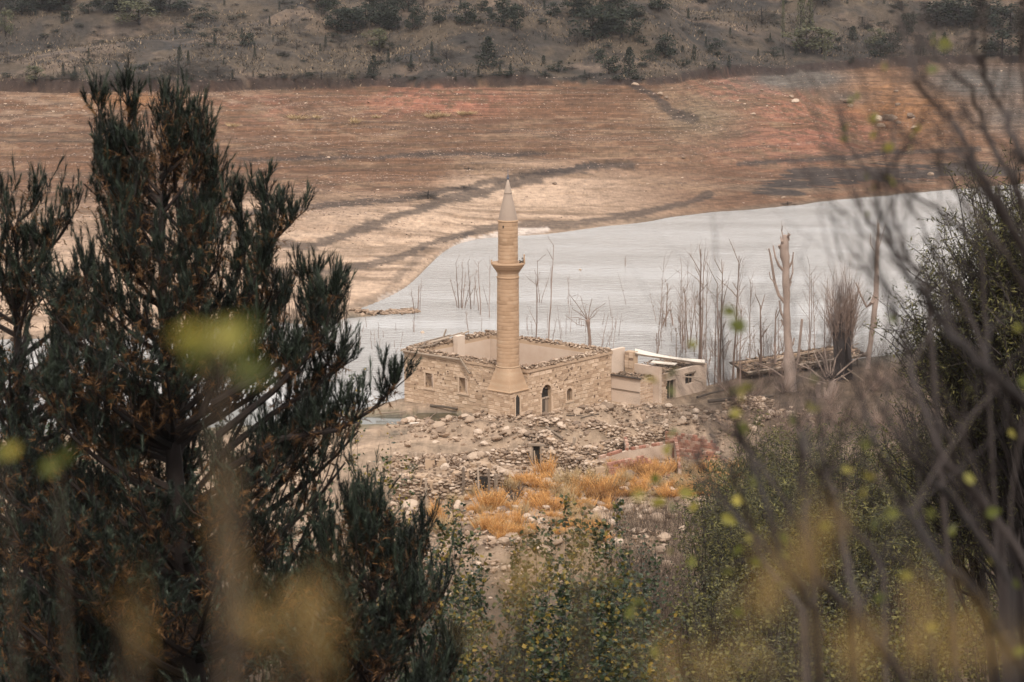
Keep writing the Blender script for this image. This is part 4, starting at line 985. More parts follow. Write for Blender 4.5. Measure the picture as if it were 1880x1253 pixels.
def timber(u0, v0, u1, v1, r0, r1, label, name='log', cat='log', mat='wood', lift=.1, dz=0, n=8, group=None):
    p, q_ = gnd(u0, v0) + Z * lift, gnd(u1, v1) + Z * (lift + dz); pm = p.lerp(q_, .5) + Vector((random.uniform(-.04, .04), 0, random.uniform(.0, .06)))
    o = B().tube([p, pm, q_], [r0, (r0 + r1) / 2, r1], n, random.random()).build(name, M[mat], base=p); o.location = p
    return tag(o, label, cat, group)
def post(u, v, h, r_, lean, label, name='wooden_post', mat='wood', group=None):
    p = gnd(u, v); b = B(); q_ = p + Vector((lean, random.uniform(-.05, .05), h))
    sx = Vector((r_, 0, 0)).xyz; b.tube([p - Z * .3, p.lerp(q_, .5) + Vector((.01, 0, 0)), q_, q_ + Vector((r_ * .3, 0, .05))], [r_, r_ * .95, r_ * .9, r_ * .35], 6, random.random())
    o = b.build(name, M[mat], base=p); o.location = p; return tag(o, label, 'post', group)
post(850, 915, 1.75, .10, .03, 'thick grey wooden post at the left of the dark gap in the tall stone wall')
post(879, 913, 1.7, .07, -.05, 'thin leaning wooden post in the middle of the dark gap')
post(897, 915, 1.7, .08, .02, 'wooden post at the right of the dark gap')
post(910, 912, 1.25, .13, .02, 'broad short weathered post farthest right in the tall wall', mat='wood')
post(782, 930, 1.6, .08, .0, 'lone wooden post standing in front of the left part of the tall wall')
post(1052, 832, 1.0, .12, .1, 'stubby leaning post beside the pale stone heap')
post(1185, 838, .7, .06, .1, 'small dark stake in front of the dark curved wall', mat='darkwood')
# the dark gap itself is a sunken room
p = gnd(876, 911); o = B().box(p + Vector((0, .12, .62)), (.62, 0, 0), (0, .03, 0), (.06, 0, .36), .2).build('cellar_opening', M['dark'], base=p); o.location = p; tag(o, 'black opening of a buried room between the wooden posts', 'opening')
# little door frame
p = gnd(985, 857); t = empty('door_frame', tuple(p), 'small dark wooden door frame with a lintel standing in the tumbled wall', 'door frame'); bs = t.location
for s_ in (-.27, .27): B().box(p + Vector((s_, -.1, .6)), (.055, 0, 0), (0, .06, 0), (0, 0, .72), .3).build('jamb', M['wood'], t, base=bs)
B().box(p + Vector((.03, -.12, 1.36)), (.52, .1, -.05), (0, .12, 0), (0, 0, .06), .3).build('lintel', M['wood'], t, base=bs)
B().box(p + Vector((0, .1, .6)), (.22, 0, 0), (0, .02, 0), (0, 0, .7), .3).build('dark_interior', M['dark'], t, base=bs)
B().box(p + Vector((-.1, -.02, .45)), (.04, 0, .02), (0, .03, 0), (-.05, 0, .5), .9).build('broken_slat', M['wood'], t, base=bs)
# boards
p = gnd(768, 862); t = empty('board_panel', tuple(p), 'upright grey boards of a broken partition in the low left wall', 'boards'); bs = t.location
for i in range(7): B().box(p + Vector((-.45 + i * .15, -.12 + .02 * (i % 2), .48 + random.uniform(-.05, .03))), (.066, 0, 0), (0, .018, 0), (0, 0, .55), random.random()).build('board', M['wood'], t, base=bs)
B().box(p + Vector((-.55, -.12, .5)), (.05, 0, 0), (0, .06, 0), (0, 0, .62), .5).build('corner_post', M['wood'], t, base=bs)
timber(1003, 793, 1032, 813, .10, .08, 'long pale beam lying on the rubble right of the minaret base', lift=.2)
timber(1066, 770, 1100, 762, .05, .04, 'dark branch lying in the mud below the rubble mound', lift=.05, mat='darkwood')
timber(1040, 764, 1095, 770, .05, .03, 'thin dark pole lying in the mud front of the door wall', lift=.04, mat='darkwood')
timber(752, 782, 774, 780, .07, .05, 'white peeled log at the left end of the puddle', lift=.12, mat='cement')
timber(820, 772, 848, 776, .035, .03, 'thin plank floating by the mosque wall', lift=.05)
timber(775, 782, 800, 770, .03, .02, 'thin stick slanting out of the puddle', lift=.05, dz=.4, mat='twig')
timber(778, 785, 792, 776, .03, .02, 'forked driftwood stick at the puddle rim', lift=.05, dz=.3, mat='twig')
timber(850, 763, 858, 738, .035, .02, 'bare pole leaning against the front wall of the mosque', lift=0, dz=.1, mat='twig')
timber(790, 747, 840, 757, .10, .08, 'dark log along the foot of the mosque front wall', lift=.06, mat='darkwood')
timber(690, 765, 745, 760, .06, .04, 'driftwood log on the mud spit left of the mosque', lift=.1)
timber(1300, 745, 1420, 735, .14, .10, 'long dark fallen log on the debris right of the plastered house', lift=.3, mat='darkwood')
timber(1280, 735, 1330, 722, .10, .06, 'dark fallen trunk behind the plastered house corner', lift=.2, mat='darkwood')
# weathered stump and fallen dark branches among the orange weeds
p = gnd(965, 925); b = B(); b.tube([p - Z * .2, p + Z * .3, p + Vector((.05, 0, .62))], [.2, .17, .12], 7, .3)
o = b.build('tree_stump', M['plaster'], base=p); o.location = p; tag(o, 'bleached whitish tree stump in the orange weeds', 'stump')
p = gnd(948, 930); b = B()
for (du, dv, r0) in ((-25, -35, .09), (-12, -40, .08), (5, -45, .06), (14, -38, .05), (-30, -22, .05), (-2, -28, .07)):
    q_ = at(948 + du, 930 + dv, p.y - random.uniform(-.6, .6)); b.tube([p, p.lerp(q_, .5) + Vector((random.uniform(-.1, .1), 0, random.uniform(-.1, .1))), q_], [r0, r0 * .7, .015], 5, .3)
    for k in range(4):
        s_ = p.lerp(q_, random.uniform(.4, .95)); b.tube([s_, s_ + Vector((random.uniform(-.3, .3), 0, random.uniform(.0, .35)))], [.02, .006], 4, .2)
o = b.build('fallen_branches', M['darkwood'], base=p); o.location = p; tag(o, 'black charred looking fallen branches left of the bleached stump', 'branches')

# ------------------------------------------------------------------ red brick ruin
br = gnd(1180, 862); brick_ruin = empty('brick_ruin', tuple(br), 'roofless ruin of red hollow brick walls partly covered in grey plaster', 'ruin'); bs = brick_ruin.location
bme = bpy.data.meshes.new('brick')
bm = bmesh.new(); bmesh.ops.create_cube(bm, size=1)
bmesh.ops.bevel(bm, geom=[e for e in bm.edges if abs(e.verts[0].co.y + .5) < .01 and abs(e.verts[1].co.y + .5) < .01], offset=.05, segments=1, affect='EDGES'); bm.to_mesh(bme); bm.free(); bme.materials.append(M['brick'])
nb = [0]; brest = B()
def brick_wall(a, c, h, plaster=False, seed=0, step_=0.0, bare=99):
    """a, c: ends of the foot; bricks shown in the top `bare` courses"""
    r = random.Random(seed); d = Vector((c.x - a.x, c.y - a.y, 0)); l = d.length; d.normalize(); out = Vector((d.y, -d.x, 0))
    if out.y > 0: out = -out
    zf = min(a.z, c.z) - .3; top = max(a.z, c.z) + h; CH = .2; n = int((top - zf) / CH)
    core_top = zf + n * CH
    for j in range(n):
        zc = zf + (j + .5) * CH; s = -(j % 2) * .15
        lim = l * (1 - step_ * max(0, (j - n * .35) / (n * .65)))
        while s < lim - .05:
            s0_, s1_ = max(0, s), min(lim, s + .3); s += .3
            if s1_ - s0_ < .08 or (j > n - 3 and r.random() < .18): continue
            if plaster and j < n - bare: continue
            loc = Vector((a.x, a.y, 0)) + d * (s0_ + s1_) / 2 + Z * zc
            if nb[0] < 298:
                o = bpy.data.objects.new('brick', bme); COL.objects.link(o); o.parent = brick_ruin; nb[0] += 1
                mt = Matrix(((d.x, -out.x, 0, 0), (d.y, -out.y, 0, 0), (0, 0, 1, 0), (0, 0, 0, 1))); o.matrix_basis = Matrix.Translation(loc - bs) @ mt @ Matrix.Diagonal((s1_ - s0_ - .018, .2, CH - .02, 1))
            else: brest.box(loc, d * (s1_ - s0_ - .018) / 2, out * .1, Z * (CH - .02) / 2, r.random())
    b = B(); hh = core_top - (bare if plaster else 0) * CH - (0 if plaster else .42)
    if hh > zf + .1:
        th_ = .105 if plaster else .08
        b.box(Vector((a.x, a.y, 0)) + d * l * (1 - step_) / 2 + Z * (zf + hh) / 2, d * l * (1 - step_) / 2, out * th_, Z * (hh - zf) / 2, .3)
        b.build('plastered_wall' if plaster else 'mortar_core', M['plaster' if plaster else 'mortar'], brick_ruin, base=bs)
def G(u, v): return gnd(u, v)
brick_wall(G(1101, 866), G(1152, 852), 1.15, True, 1, bare=1)
brick_wall(G(1115, 874), G(1205, 862), .85, False, 2, step_=.35)
brick_wall(G(1152, 852), G(1240, 838), 1.25, True, 3, bare=1)
brick_wall(G(1240, 838), G(1248, 880), 1.0, True, 4, bare=1)
brick_wall(G(1222, 822), G(1322, 832), 1.05, False, 5, step_=.25)
brick_wall(G(1235, 842), G(1335, 850), .7, False, 6, step_=.3)
brick_wall(G(1152, 852), G(1148, 838), 1.3, True, 7, bare=1)
brest.build('bricks', M['brickj'], brick_ruin, kind='stuff', base=bs)
for (u, v) in ((1200, 872), (1225, 876), (1270, 862), (1300, 868), (1215, 800), (1240, 803), (1265, 806)):
    p = gnd(u, v); o = bpy.data.objects.new('loose_brick', bme); COL.objects.link(o); o.location = p + Z * .1; o.scale = (.3, .2, .2); o.rotation_euler = (random.uniform(-.5, .5), .3, random.uniform(0, 3))
    tag(o, 'single red brick fallen on the ground beside the brick ruin', 'brick', 'fallen bricks round the brick ruin')

# ------------------------------------------------------------------ collapsed timber roof on the right bank
pr0, pr1 = at(1372, 684, 187), at(1592, 650, 192)
rf = empty('collapsed_roof', (pr0.x, pr0.y, gz(pr0.x, pr0.y)), 'long low collapsed earth and timber roof on the right bank behind the pale stump', 'roof'); bs = rf.location
d = (pr1 - pr0); l = d.length; d.normalize(); bk = Vector((-d.y, d.x, 0)).normalized() * 1.0 + Z * .16
b = B(); b.box(pr0 + d * l / 2 + bk * 1.4 - Z * .12, d * l / 2, bk * 1.35, Z * .06, .4); b.build('earth_roof', M['brownweed'], rf, base=bs)
for i in range(26):
    t_ = i / 26; plank(pr0 + d * l * t_ - bk * .12 + Z * random.uniform(-.03, .03), pr0 + d * l * (t_ + .036) + bk * .0 + Z * 0, .3, .05, 'roof_board', M['wood'], rf, bs)
b = B(); b.tube([pr0 - Z * .12, pr0 + d * l * .5 - Z * .22, pr1 - Z * .12], [.12, .11, .09], 7, .3); b.build('eaves_log', M['wood'], rf, base=bs)
n_ = 420; P = np.array([tuple(pr0 + d * l * random.random() + bk * random.uniform(.1, 2.7) - Z * random.uniform(-.02, .08)) for _ in range(n_)]); b = B(); stones(b, P, rng.uniform(.05, .2, n_), 0, .8); b.build('roof_debris', M['rubble'], rf, kind='stuff', base=bs)
for i in range(14):
    p = pr0 + d * l * random.random() + bk * random.uniform(.2, 2.4) + Z * .06; plank(p, p + d * random.uniform(.6, 2.2) + bk * random.uniform(-.5, .5) + Z * random.uniform(-.05, .25), .14, .05, 'loose_board', M['wood'], rf, bs)
for i in range(8):
    p = pr0 + d * l * (i + .4) / 8; B().tube([p + bk * .2 - Z * .1, p + bk * .15 + Vector((random.uniform(-.2, .2), 0, -2.2))], [.08, .07], 6, .3).build('roof_post', M['darkwood'], rf, base=bs)
b = B(); b.box(pr0 + d * l / 2 + bk * 2.0 - Z * 1.0, d * l / 2 * .95, bk * .06, Z * 1.1, .3); b.build('back_wall', M['mortar'], rf, base=bs)
def beam(p, q_, r_, label, mat='wood', name='beam'):
    o = B().tube([p, p.lerp(q_, .5), q_], [r_, r_, r_ * .85], 7, random.random()).build(name, M[mat], base=p); o.location = p; return tag(o, label, 'beam')
beam(at(1542, 706, 184), at(1590, 702, 184.5), .17, 'thick short beam resting on the debris right of the pale stump')
beam(at(1556, 678, 184.5), at(1586, 700, 184), .07, 'thin pole crossing down onto the thick short beam')
beam(at(1468, 712, 183), at(1500, 718, 183), .09, 'dark beam end behind the pale stump', 'darkwood')
beam(at(1545, 690, 184), at(1560, 702, 184), .06, 'pale broken rafter behind the pale stump')
beam(at(1330, 742, 180), at(1425, 752, 179), .11, 'long dark beam bridging the shaded gap under the collapsed roof', 'darkwood')

# ------------------------------------------------------------------ bare trees
def bare(b, p, d, L, r0, depth, spread=.5, up=.3, kids=3, rr_=random, seg=4, tint=.5, gravity=0):
    pts = [p]; dd_ = d.normalized(); q_ = p
    for i in range(seg):
        dd_ = (dd_ + Vector((rr_.uniform(-1, 1), rr_.uniform(-1, 1), rr_.uniform(-.5, 1) * up)) * .13).normalized(); q_ = q_ + dd_ * L / seg; pts.append(q_)
    r1 = r0 * (.45 if depth else .25)
    b.tube(pts, np.linspace(r0, r1, len(pts)), 7 if r0 > .06 else 4 if r0 > .02 else 3, tint, cap=False)
    if depth > 0:
        for k in range(kids):
            t_ = rr_.uniform(.3, 1); i = min(seg - 1, int(t_ * seg)); s_ = pts[i].lerp(pts[i + 1], t_ * seg - i)
            nd = (dd_ + Vector((rr_.uniform(-1, 1), rr_.uniform(-1, 1), rr_.uniform(-.2, 1) * up)).normalized() * spread * 1.6).normalized()
            bare(b, s_, nd, L * rr_.uniform(.35, .65), r1 * rr_.uniform(.6, .9), depth - 1, spread, up, kids, rr_, 3, tint)
def pxpath(pts, D): return [at(u, v, D + (pts_[0] if pts_ else 0)) for (u, v, *pts_) in pts]
def tree_from(name, D, trunk, widths, limbs, label, mat='deadtree', twigs=0, cat='tree', twig_mat=None, seed=0, tw_len=.6):
    P = pxpath(trunk, D); base = P[0]; t = empty(name, tuple(base), label, cat); bs = t.location; r = random.Random(seed)
    w_ = [max(.02, px / 2 / FPX * D) for px in widths]
    n = 10; b = B()
    # resample for irregularity
    PP = [P[0] - Z * .4]; WW = [w_[0] * 1.1]
    for i in range(len(P) - 1):
        for k in range(3):
            f_ = k / 3; PP.append(P[i].lerp(P[i + 1], f_) + Vector((r.uniform(-.03, .03), r.uniform(-.03, .03), 0)) * min(1, w_[i] * 5)); WW.append((w_[i] * (1 - f_) + w_[i + 1] * f_) * r.uniform(.84, 1.14))
    PP.append(P[-1]); WW.append(w_[-1]); b.tube(PP, WW, n, .6); b.build('trunk', M[mat], t, smooth_=True, base=bs)
    lb = B()
    for lp, w0, w1 in limbs:
        Q = pxpath(lp, D); Q = [q_ + Vector((0, r.uniform(-.3, .3) * min(1, i), 0)) for i, q_ in enumerate(Q)]
        lb.tube(Q, np.linspace(w0 / 2 / FPX * D, max(.008, w1 / 2 / FPX * D), len(Q)), 6, .5)
        for k in range(twigs):
            i = r.randrange(1, len(Q)); s_ = Q[i - 1].lerp(Q[i], r.random()); bare(lb, s_, Vector((r.uniform(-1, 1), r.uniform(-.6, .6), r.uniform(.2, 1.2))), tw_len * r.uniform(.5, 1.2), .014, 1, rr_=r, kids=2)
    if limbs: lb.build('branch', M[twig_mat or mat], t, base=bs)
    return t
tree_from('dead_tree', 181, [(1453, 752), (1451, 700), (1447, 640), (1445, 590), (1444, 540), (1443, 490), (1440, 462), (1441, 445), (1442, 432)], [30, 24, 17, 14.5, 13, 13, 19, 14, 9],
    [([(1441, 556), (1430, 543), (1423, 520), (1418, 490), (1414, 468), (1411, 456)], 7, 2.5), ([(1441, 500), (1430, 488), (1423, 472), (1420, 452)], 6, 2.5),
     ([(1448, 492), (1454, 480), (1456, 462)], 5, 2), ([(1449, 520), (1455, 500), (1456, 474)], 4, 1.5), ([(1438, 440), (1436, 425), (1436, 414)], 3, 1.5), ([(1442, 590), (1434, 575), (1431, 553)], 6, 3),
     ([(1440, 462), (1432, 455), (1430, 450)], 8, 4), ([(1442, 452), (1435, 443), (1434, 436)], 9, 2), ([(1442, 450), (1448, 440), (1447, 428)], 8, 2), ([(1448, 640), (1456, 632), (1459, 622)], 7, 3), ([(1446, 600), (1438, 596), (1435, 588)], 8, 3), ([(1444, 530), (1450, 524), (1453, 518)], 6, 3), ([(1450, 690), (1441, 680), (1437, 668)], 8, 3), ([(1443, 436), (1449, 430), (1450, 431)], 5, 3), ([(1455, 700), (1466, 660), (1473, 590), (1473, 587)], 6, 4), ([(1455, 705), (1420, 680), (1385, 665)], 4, 1.5),
     ([(1423, 520), (1415, 512), (1413, 500)], 3, 1.5)], 'tall bleached dead trunk with a splintered broken top and thin side limbs', seed=1, twigs=1)
pol = tree_from('pollard_stump', 178, [(1511, 775), (1513, 758), (1514, 745), (1519, 730), (1526, 714), (1529, 702), (1531, 696)], [24, 16, 14, 13, 14, 13, 8],
    [([(1513, 760), (1507, 742), (1502, 722), (1503, 704)], 12, 9), ([(1514, 750), (1515, 728), (1514, 712)], 9, 4), ([(1519, 735), (1533, 722), (1540, 706)], 8, 4), ([(1515, 700), (1490, 680), (1462, 668), (1450, 656)], 3, 1.5), ([(1518, 698), (1505, 672), (1495, 648)], 4, 2), ([(1520, 696), (1512, 660), (1502, 645)], 4, 2),
     ([(1522, 694), (1517, 665), (1514, 640)], 4, 2), ([(1528, 696), (1560, 668), (1590, 646)], 4, 2), ([(1526, 694), (1535, 660), (1545, 640)], 4, 2), ([(1516, 704), (1490, 698), (1466, 690)], 3, 1.5), ([(1524, 694), (1525, 670), (1522, 650)], 3, 1.5),
     ([(1530, 700), (1550, 690), (1566, 680)], 4, 2), ([(1520, 700), (1500, 690), (1478, 668)], 3, 1.5)], 'short pale hollow pollard stump with a tuft of thin shoots on its head', mat='deadtree', seed=2, twigs=2, twig_mat='deadtree')
r = random.Random(9); b = B(); pb_ = at(1527, 694, 178)
for k in range(60): bare(b, pb_ + Vector((r.uniform(-.5, .5), r.uniform(-.3, .3), r.uniform(-.2, .2))), Vector((r.uniform(-1, 1.2), r.uniform(-1, 1), r.uniform(-.1, 1))), r.uniform(.5, 1.2), .025, 0, rr_=r)
b.build('twig_head', M['darktwig'], pol, base=pol.location)
tree_from('bare_tree', 190, [(1592, 690), (1597, 640), (1602, 600), (1608, 550), (1609, 500), (1611, 450), (1613, 410)], [10, 9, 8, 10, 9, 7, 3],
    [([(1608, 540), (1600, 555), (1592, 565), (1582, 545), (1572, 520)], 8, 2), ([(1607, 560), (1607, 585), (1608, 600)], 7, 4), ([(1613, 440), (1610, 420), (1611, 402)], 2.5, 1), ([(1611, 470), (1598, 450), (1597, 428)], 1.5, 1), ([(1612, 460), (1622, 430), (1626, 410)], 2, 1)], 'tall bare leaning tree in the water left of the big olive bush', seed=3, twigs=5)
tree_from('small_pollard', 186, [(1082, 648), (1083, 620), (1080, 600), (1079, 588)], [6.5, 6, 6, 9],
    [([(1079, 588), (1060, 560), (1045, 540)], 1.6, .8), ([(1080, 586), (1083, 566), (1087, 548)], 1.8, .8), ([(1079, 588), (1066, 578), (1050, 566)], 1.5, .8), ([(1081, 588), (1092, 578), (1100, 568)], 1.5, .8), ([(1080, 588), (1090, 572), (1112, 556)], 1.4, .7),
     ([(1078, 590), (1060, 584), (1042, 583)], 1.3, .7), ([(1079, 588), (1072, 566), (1066, 545)], 1.3, .7), ([(1082, 600), (1062, 598), (1038, 580)], 1.2, .6)], 'small pollarded bare tree with a starburst of twigs behind the mosque\'s far corner', seed=4, twigs=2, twig_mat='twig', mat='twig')
# the dead willow bush in the water
wb = on(1546, 715, 0.0); t = empty('dead_willow', tuple(wb), 'dense reddish brown dead willow bush on dark leaning trunks in the shallows', 'tree'); bs = t.location; r = random.Random(12); b = B(); c_ = B()
D_ = wb.y; hubs = []
for (u0, v0, u1, v1, w0) in ((1542, 715, 1532, 590, 16), (1548, 715, 1546, 575, 18), (1555, 715, 1562, 570, 16), (1560, 712, 1556, 610, 14)):
    P = [at(u0, v0, D_), at((u0 + u1) / 2 + r.uniform(-4, 4), (v0 + v1) / 2, D_ + r.uniform(-.4, .4)), at(u1, v1, D_ + r.uniform(-.6, .6))]; b.tube(P, [w0 / 2 / FPX * D_, w0 / 2.6 / FPX * D_, w0 / 3 / FPX * D_], 8, .2)
    hubs.append(P[-1]); hubs.append(P[1].lerp(P[2], .6))
b.build('trunk', M['darktwig'], t, smooth_=True, base=bs)
for k in range(520):
    h_ = r.choice(hubs); a = r.uniform(0, 6.28); s_ = abs(r.gauss(0, .55)); L_ = r.uniform(1.2, 3.9) * (1 - .35 * min(1, s_)); bare(c_, h_ + Vector((r.uniform(-.5, .5), r.uniform(-.5, .5), r.uniform(-.8, .5))), Vector((math.cos(a) * s_, math.sin(a) * s_, 1)), L_, .016, 1, .3, rr_=r, kids=2, tint=r.random())
c_.build('twigs', M['twig'], t, base=bs)

# drowned saplings
def sapling(u, v, vtop, label, group, z=0.0, lean=0, wpx=2.2, n=3, name='drowned_sapling', seed=0, mat='twig', D=None):
    r = random.Random(seed * 7 + int(u * 3 + v)); p = on(u, v, z) if D is None else at(u, v, D); top = at(u + lean, vtop, p.y); L_ = (top - p).length
    b = B(); w0 = wpx * .72 / 2 / FPX * p.y; pts = [p - Z * .3]
    for i in range(1, 6): pts.append(p.lerp(top, i / 5) + Vector((r.uniform(-.05, .05), r.uniform(-.1, .1), 0)) * L_ * .25 * (1 - i / 6))
    b.tube(pts, np.linspace(w0, w0 * .3, 6), 5, r.random())
    for k in range(n):
        i = r.randrange(1, 5); s_ = pts[i].lerp(pts[i + 1], r.random()); bare(b, s_, Vector((r.uniform(-.8, .8), r.uniform(-.6, .6), r.uniform(.5, 1.4))), L_ * r.uniform(.08, .26), w0 * .35, 1, .35, rr_=r, kids=2, tint=.5)
    for k in range(n // 2):
        i = r.randrange(0, 5); s_ = pts[i].lerp(pts[i + 1], r.random()) + Vector((r.uniform(-.12, .12), 0, 0)); stones(b, np.array([tuple(s_)]), np.array([.05]), 0, .2)
    o = b.build(name, M[mat], base=p); o.location = p; return tag(o, label, 'sapling', group)
for i, (u, v, vt, ln, w_) in enumerate(((843, 566, 482, -6, 3), (847, 566, 492, 2, 3), (849, 566, 500, 6, 2.5), (840, 564, 510, -14, 2.5), (853, 565, 515, 12, 2), (851, 566, 528, 20, 2))):
    sapling(u, v, vt, ['left main stem', 'middle tall stem', 'right main stem', 'far left leaning stem', 'far right leaning stem', 'short right sprawling stem'][i] + ' of the dark drowned clump left of the minaret', 'stems of the left drowned clump', lean=ln, wpx=w_, n=6)
for (u, v, vt, ln, w_, lab) in ((865, 568, 480, -6, 3, 'drowned stem just right of the dark clump, left of the minaret'), (870, 560, 500, 4, 2, 'short drowned stem behind the one right of the dark clump'),
    (882, 578, 480, -4, 3, 'forked drowned stem halfway between the dark clump and the minaret'), (879, 570, 510, -8, 2.5, 'thin drowned stem beside the forked one'), (899, 583, 470, 0, 2, 'straight thin drowned stem nearest the minaret on its left'),
    (896, 560, 522, -10, 1.5, 'curved thin twig leaning left beside the straight stem nearest the minaret'), (861, 618, 573, -6, 2.5, 'bent pale bare stem rising just behind the side wall top of the mosque'), (884, 608, 580, 1, 1.2, 'faint thin stick behind the wall left of the minaret'),
    (767, 571, 522, 2, 3, 'low bushy drowned shrub at the tip of the stony spit'), (761, 571, 535, -6, 2.5, 'short leaning stem at the tip of the stony spit'), (771, 571, 510, 3, 1.8, 'thin tall stem at the tip of the stony spit'), (760, 610, 588, 0, 3, 'short black stump in the water left of the mosque'),
    (760, 590, 560, 2, 1.6, 'thin stem above the short black stump'), (695, 622, 592, 0, 1.5, 'thin stick standing in the water beyond the pine'), (660, 640, 600, 0, 1.4, 'thin stick nearest the pine in the water'), (645, 608, 590, -3, 2, 'tiny twiggy clump in the water beside the pine'),
    (984, 622, 478, 3, 3.6, 'tall reddish bare stem first right of the minaret'), (987, 600, 560, -20, 1.6, 'thin side stem arching left towards the minaret'), (1007, 628, 450, 10, 4, 'tallest bare stem right of the minaret with a kinked top'), (1014, 625, 585, 8, 1.8, 'low twiggy stem at the foot of the tallest one'),
    (1031, 630, 560, -8, 1.4, 'thin arching stem behind the far wall of the mosque'), (991, 556, 515, -4, 2.2, 'small dark drowned clump in open water right of the minaret'), (993, 556, 505, 16, 1.8, 'leaning stem of the small clump right of the minaret'), (988, 556, 500, -5, 1.5, 'thin stem of the small clump right of the minaret'),
    (1043, 558, 500, 2, 1.4, 'faint upright stem in open water between minaret and small pollard'), (1048, 560, 515, -6, 1.2, 'second faint stem in open water next to the first'), (1075, 610, 560, 0, 1.5, 'thin stem left of the small pollard'), (1103, 645, 575, 14, 2.2, 'leaning twiggy stem right of the small pollard'),
    (1108, 648, 590, 24, 1.5, 'spreading twig at the mosque\'s right corner'), (1148, 488, 470, 0, 2.5, 'tiny isolated clump of twigs far out in the open water'), (1125, 640, 570, 10, 1.2, 'thin stem behind the tall stub wall'), (1150, 560, 500, -16, 1.0, 'curved hair-thin stem in open water right of the mosque')):
    sapling(u, v, vt, lab, None, lean=ln, wpx=w_, n=5 if w_ > 1.7 else 2)
for (u, v, vt, ln, w_, lab) in ((1222, 600, 520, 4, 4, 'dark forked drowned trunk beside the little arch of roots'), (1216, 598, 568, 14, 5, 'slanting black root forming a little arch in the water'), (1236, 598, 562, -6, 4, 'right leg of the little arch of roots'), (1205, 590, 540, -12, 1.5, 'curved thin stem left of the root arch'),
    (1284, 660, 458, 3, 7, 'tallest thick reddish bare trunk in the grove behind the plastered house'), (1288, 660, 490, 4, 5, 'trunk standing right against the tallest one in the grove'), (1264, 640, 530, -8, 4, 'forked dark trunk left of the tallest one in the grove'), (1265, 640, 545, 14, 3, 'right fork of the dark trunk left of the tallest'),
    (1323, 700, 500, 3, 6, 'clustered tall trunk in the middle of the grove'), (1319, 705, 520, -2, 5, 'second tall trunk of the middle cluster'), (1328, 700, 540, -4, 4, 'third tall trunk of the middle cluster'), (1358, 715, 560, 4, 4, 'grey trunk in the right part of the grove'), (1345, 700, 470, 12, 6, 'pale slanting trunk reaching highest in the right part of the grove'),
    (1398, 700, 560, -2, 9, 'thick pale brown trunk left of the tall bleached dead tree'), (1422, 695, 575, 2, 8, 'dense brown stem close left of the tall bleached dead tree'), (1484, 690, 490, 3, 3.5, 'thin trunk with knots right of the tall bleached dead tree'), (1488, 660, 500, 2, 2.5, 'second thin trunk right of the tall bleached dead tree'), (1510, 690, 540, 6, 3, 'dark thin trunk left of the dead willow')):
    sapling(u, v, vt, lab, None, lean=ln, wpx=w_, n=9 if w_ > 3 else 5)
r = random.Random(77)
for i in range(66):
    u = r.choice([r.uniform(1200, 1300), r.uniform(1290, 1420), r.uniform(1290, 1420), r.uniform(1420, 1530)]); v = r.uniform(655, 725) if u > 1290 else r.uniform(620, 662)
    sapling(u, v, v - r.uniform(40, 190) * (1 if r.random() < .6 else .5), 'bare brown drowned sapling in the dense grove between the plastered house and the dead willow', 'drowned saplings of the right-hand grove', lean=r.uniform(-12, 12), wpx=r.uniform(1.0, 3.2), n=14, seed=i)
for i in range(22):
    u = r.uniform(960, 1140); v = r.uniform(575, 640)
    sapling(u, v, v - r.uniform(10, 42), 'short thin drowned twig poking from the water behind the mosque', 'short drowned twigs behind the mosque', lean=r.uniform(-5, 5), wpx=1.4, n=2, seed=i)
for i in range(14):
    u = r.uniform(625, 740); v = r.uniform(590, 650)
    sapling(u, v, v - r.uniform(8, 26), 'tiny dark stick poking from the water between the pine and the mosque', 'tiny sticks in the water left of the mosque', lean=r.uniform(-5, 5), wpx=1.6, n=1, seed=i + 50)
# dry reeds on the shore beyond the pine
b = B(); n_ = 900; P = [on(r.uniform(430, 640), r.uniform(585, 615), .15) for _ in range(n_)]
for p in P[:220]: b.tube([p, p + Vector((r.uniform(-.5, .5), 0, r.uniform(.8, 3.8)))], [.03, .01], 3, r.random(), cap=False)
b.build('dry_reeds', M['brownweed'], kind='stuff')
# spit stones and floating birds' specks
n_ = 900; t_ = rng.random(n_); P = []
for i in range(n_):
    u = 600 + 170 * t_[i]; v = 579 - 8 * (u - 620) / 150 + rng.normal(0, 1.6); p = on(u, v, 0.05); P.append((p.x, p.y, max(.02, gz(p.x, p.y)) + .05))
b = B(); stones(b, np.array(P), rng.uniform(.06, .26, n_), 0, .9); b.build('spit_stones', M['rubble'], kind='stuff')
for (u, v, lab) in ((1065, 496, 'small dark floating log end in open water right of the minaret'), (776, 611, 'small black floating debris left of the mosque')):
    p = on(u, v, .03); rock(p, .22, lab, name='floating_debris')['category'] = 'debris'
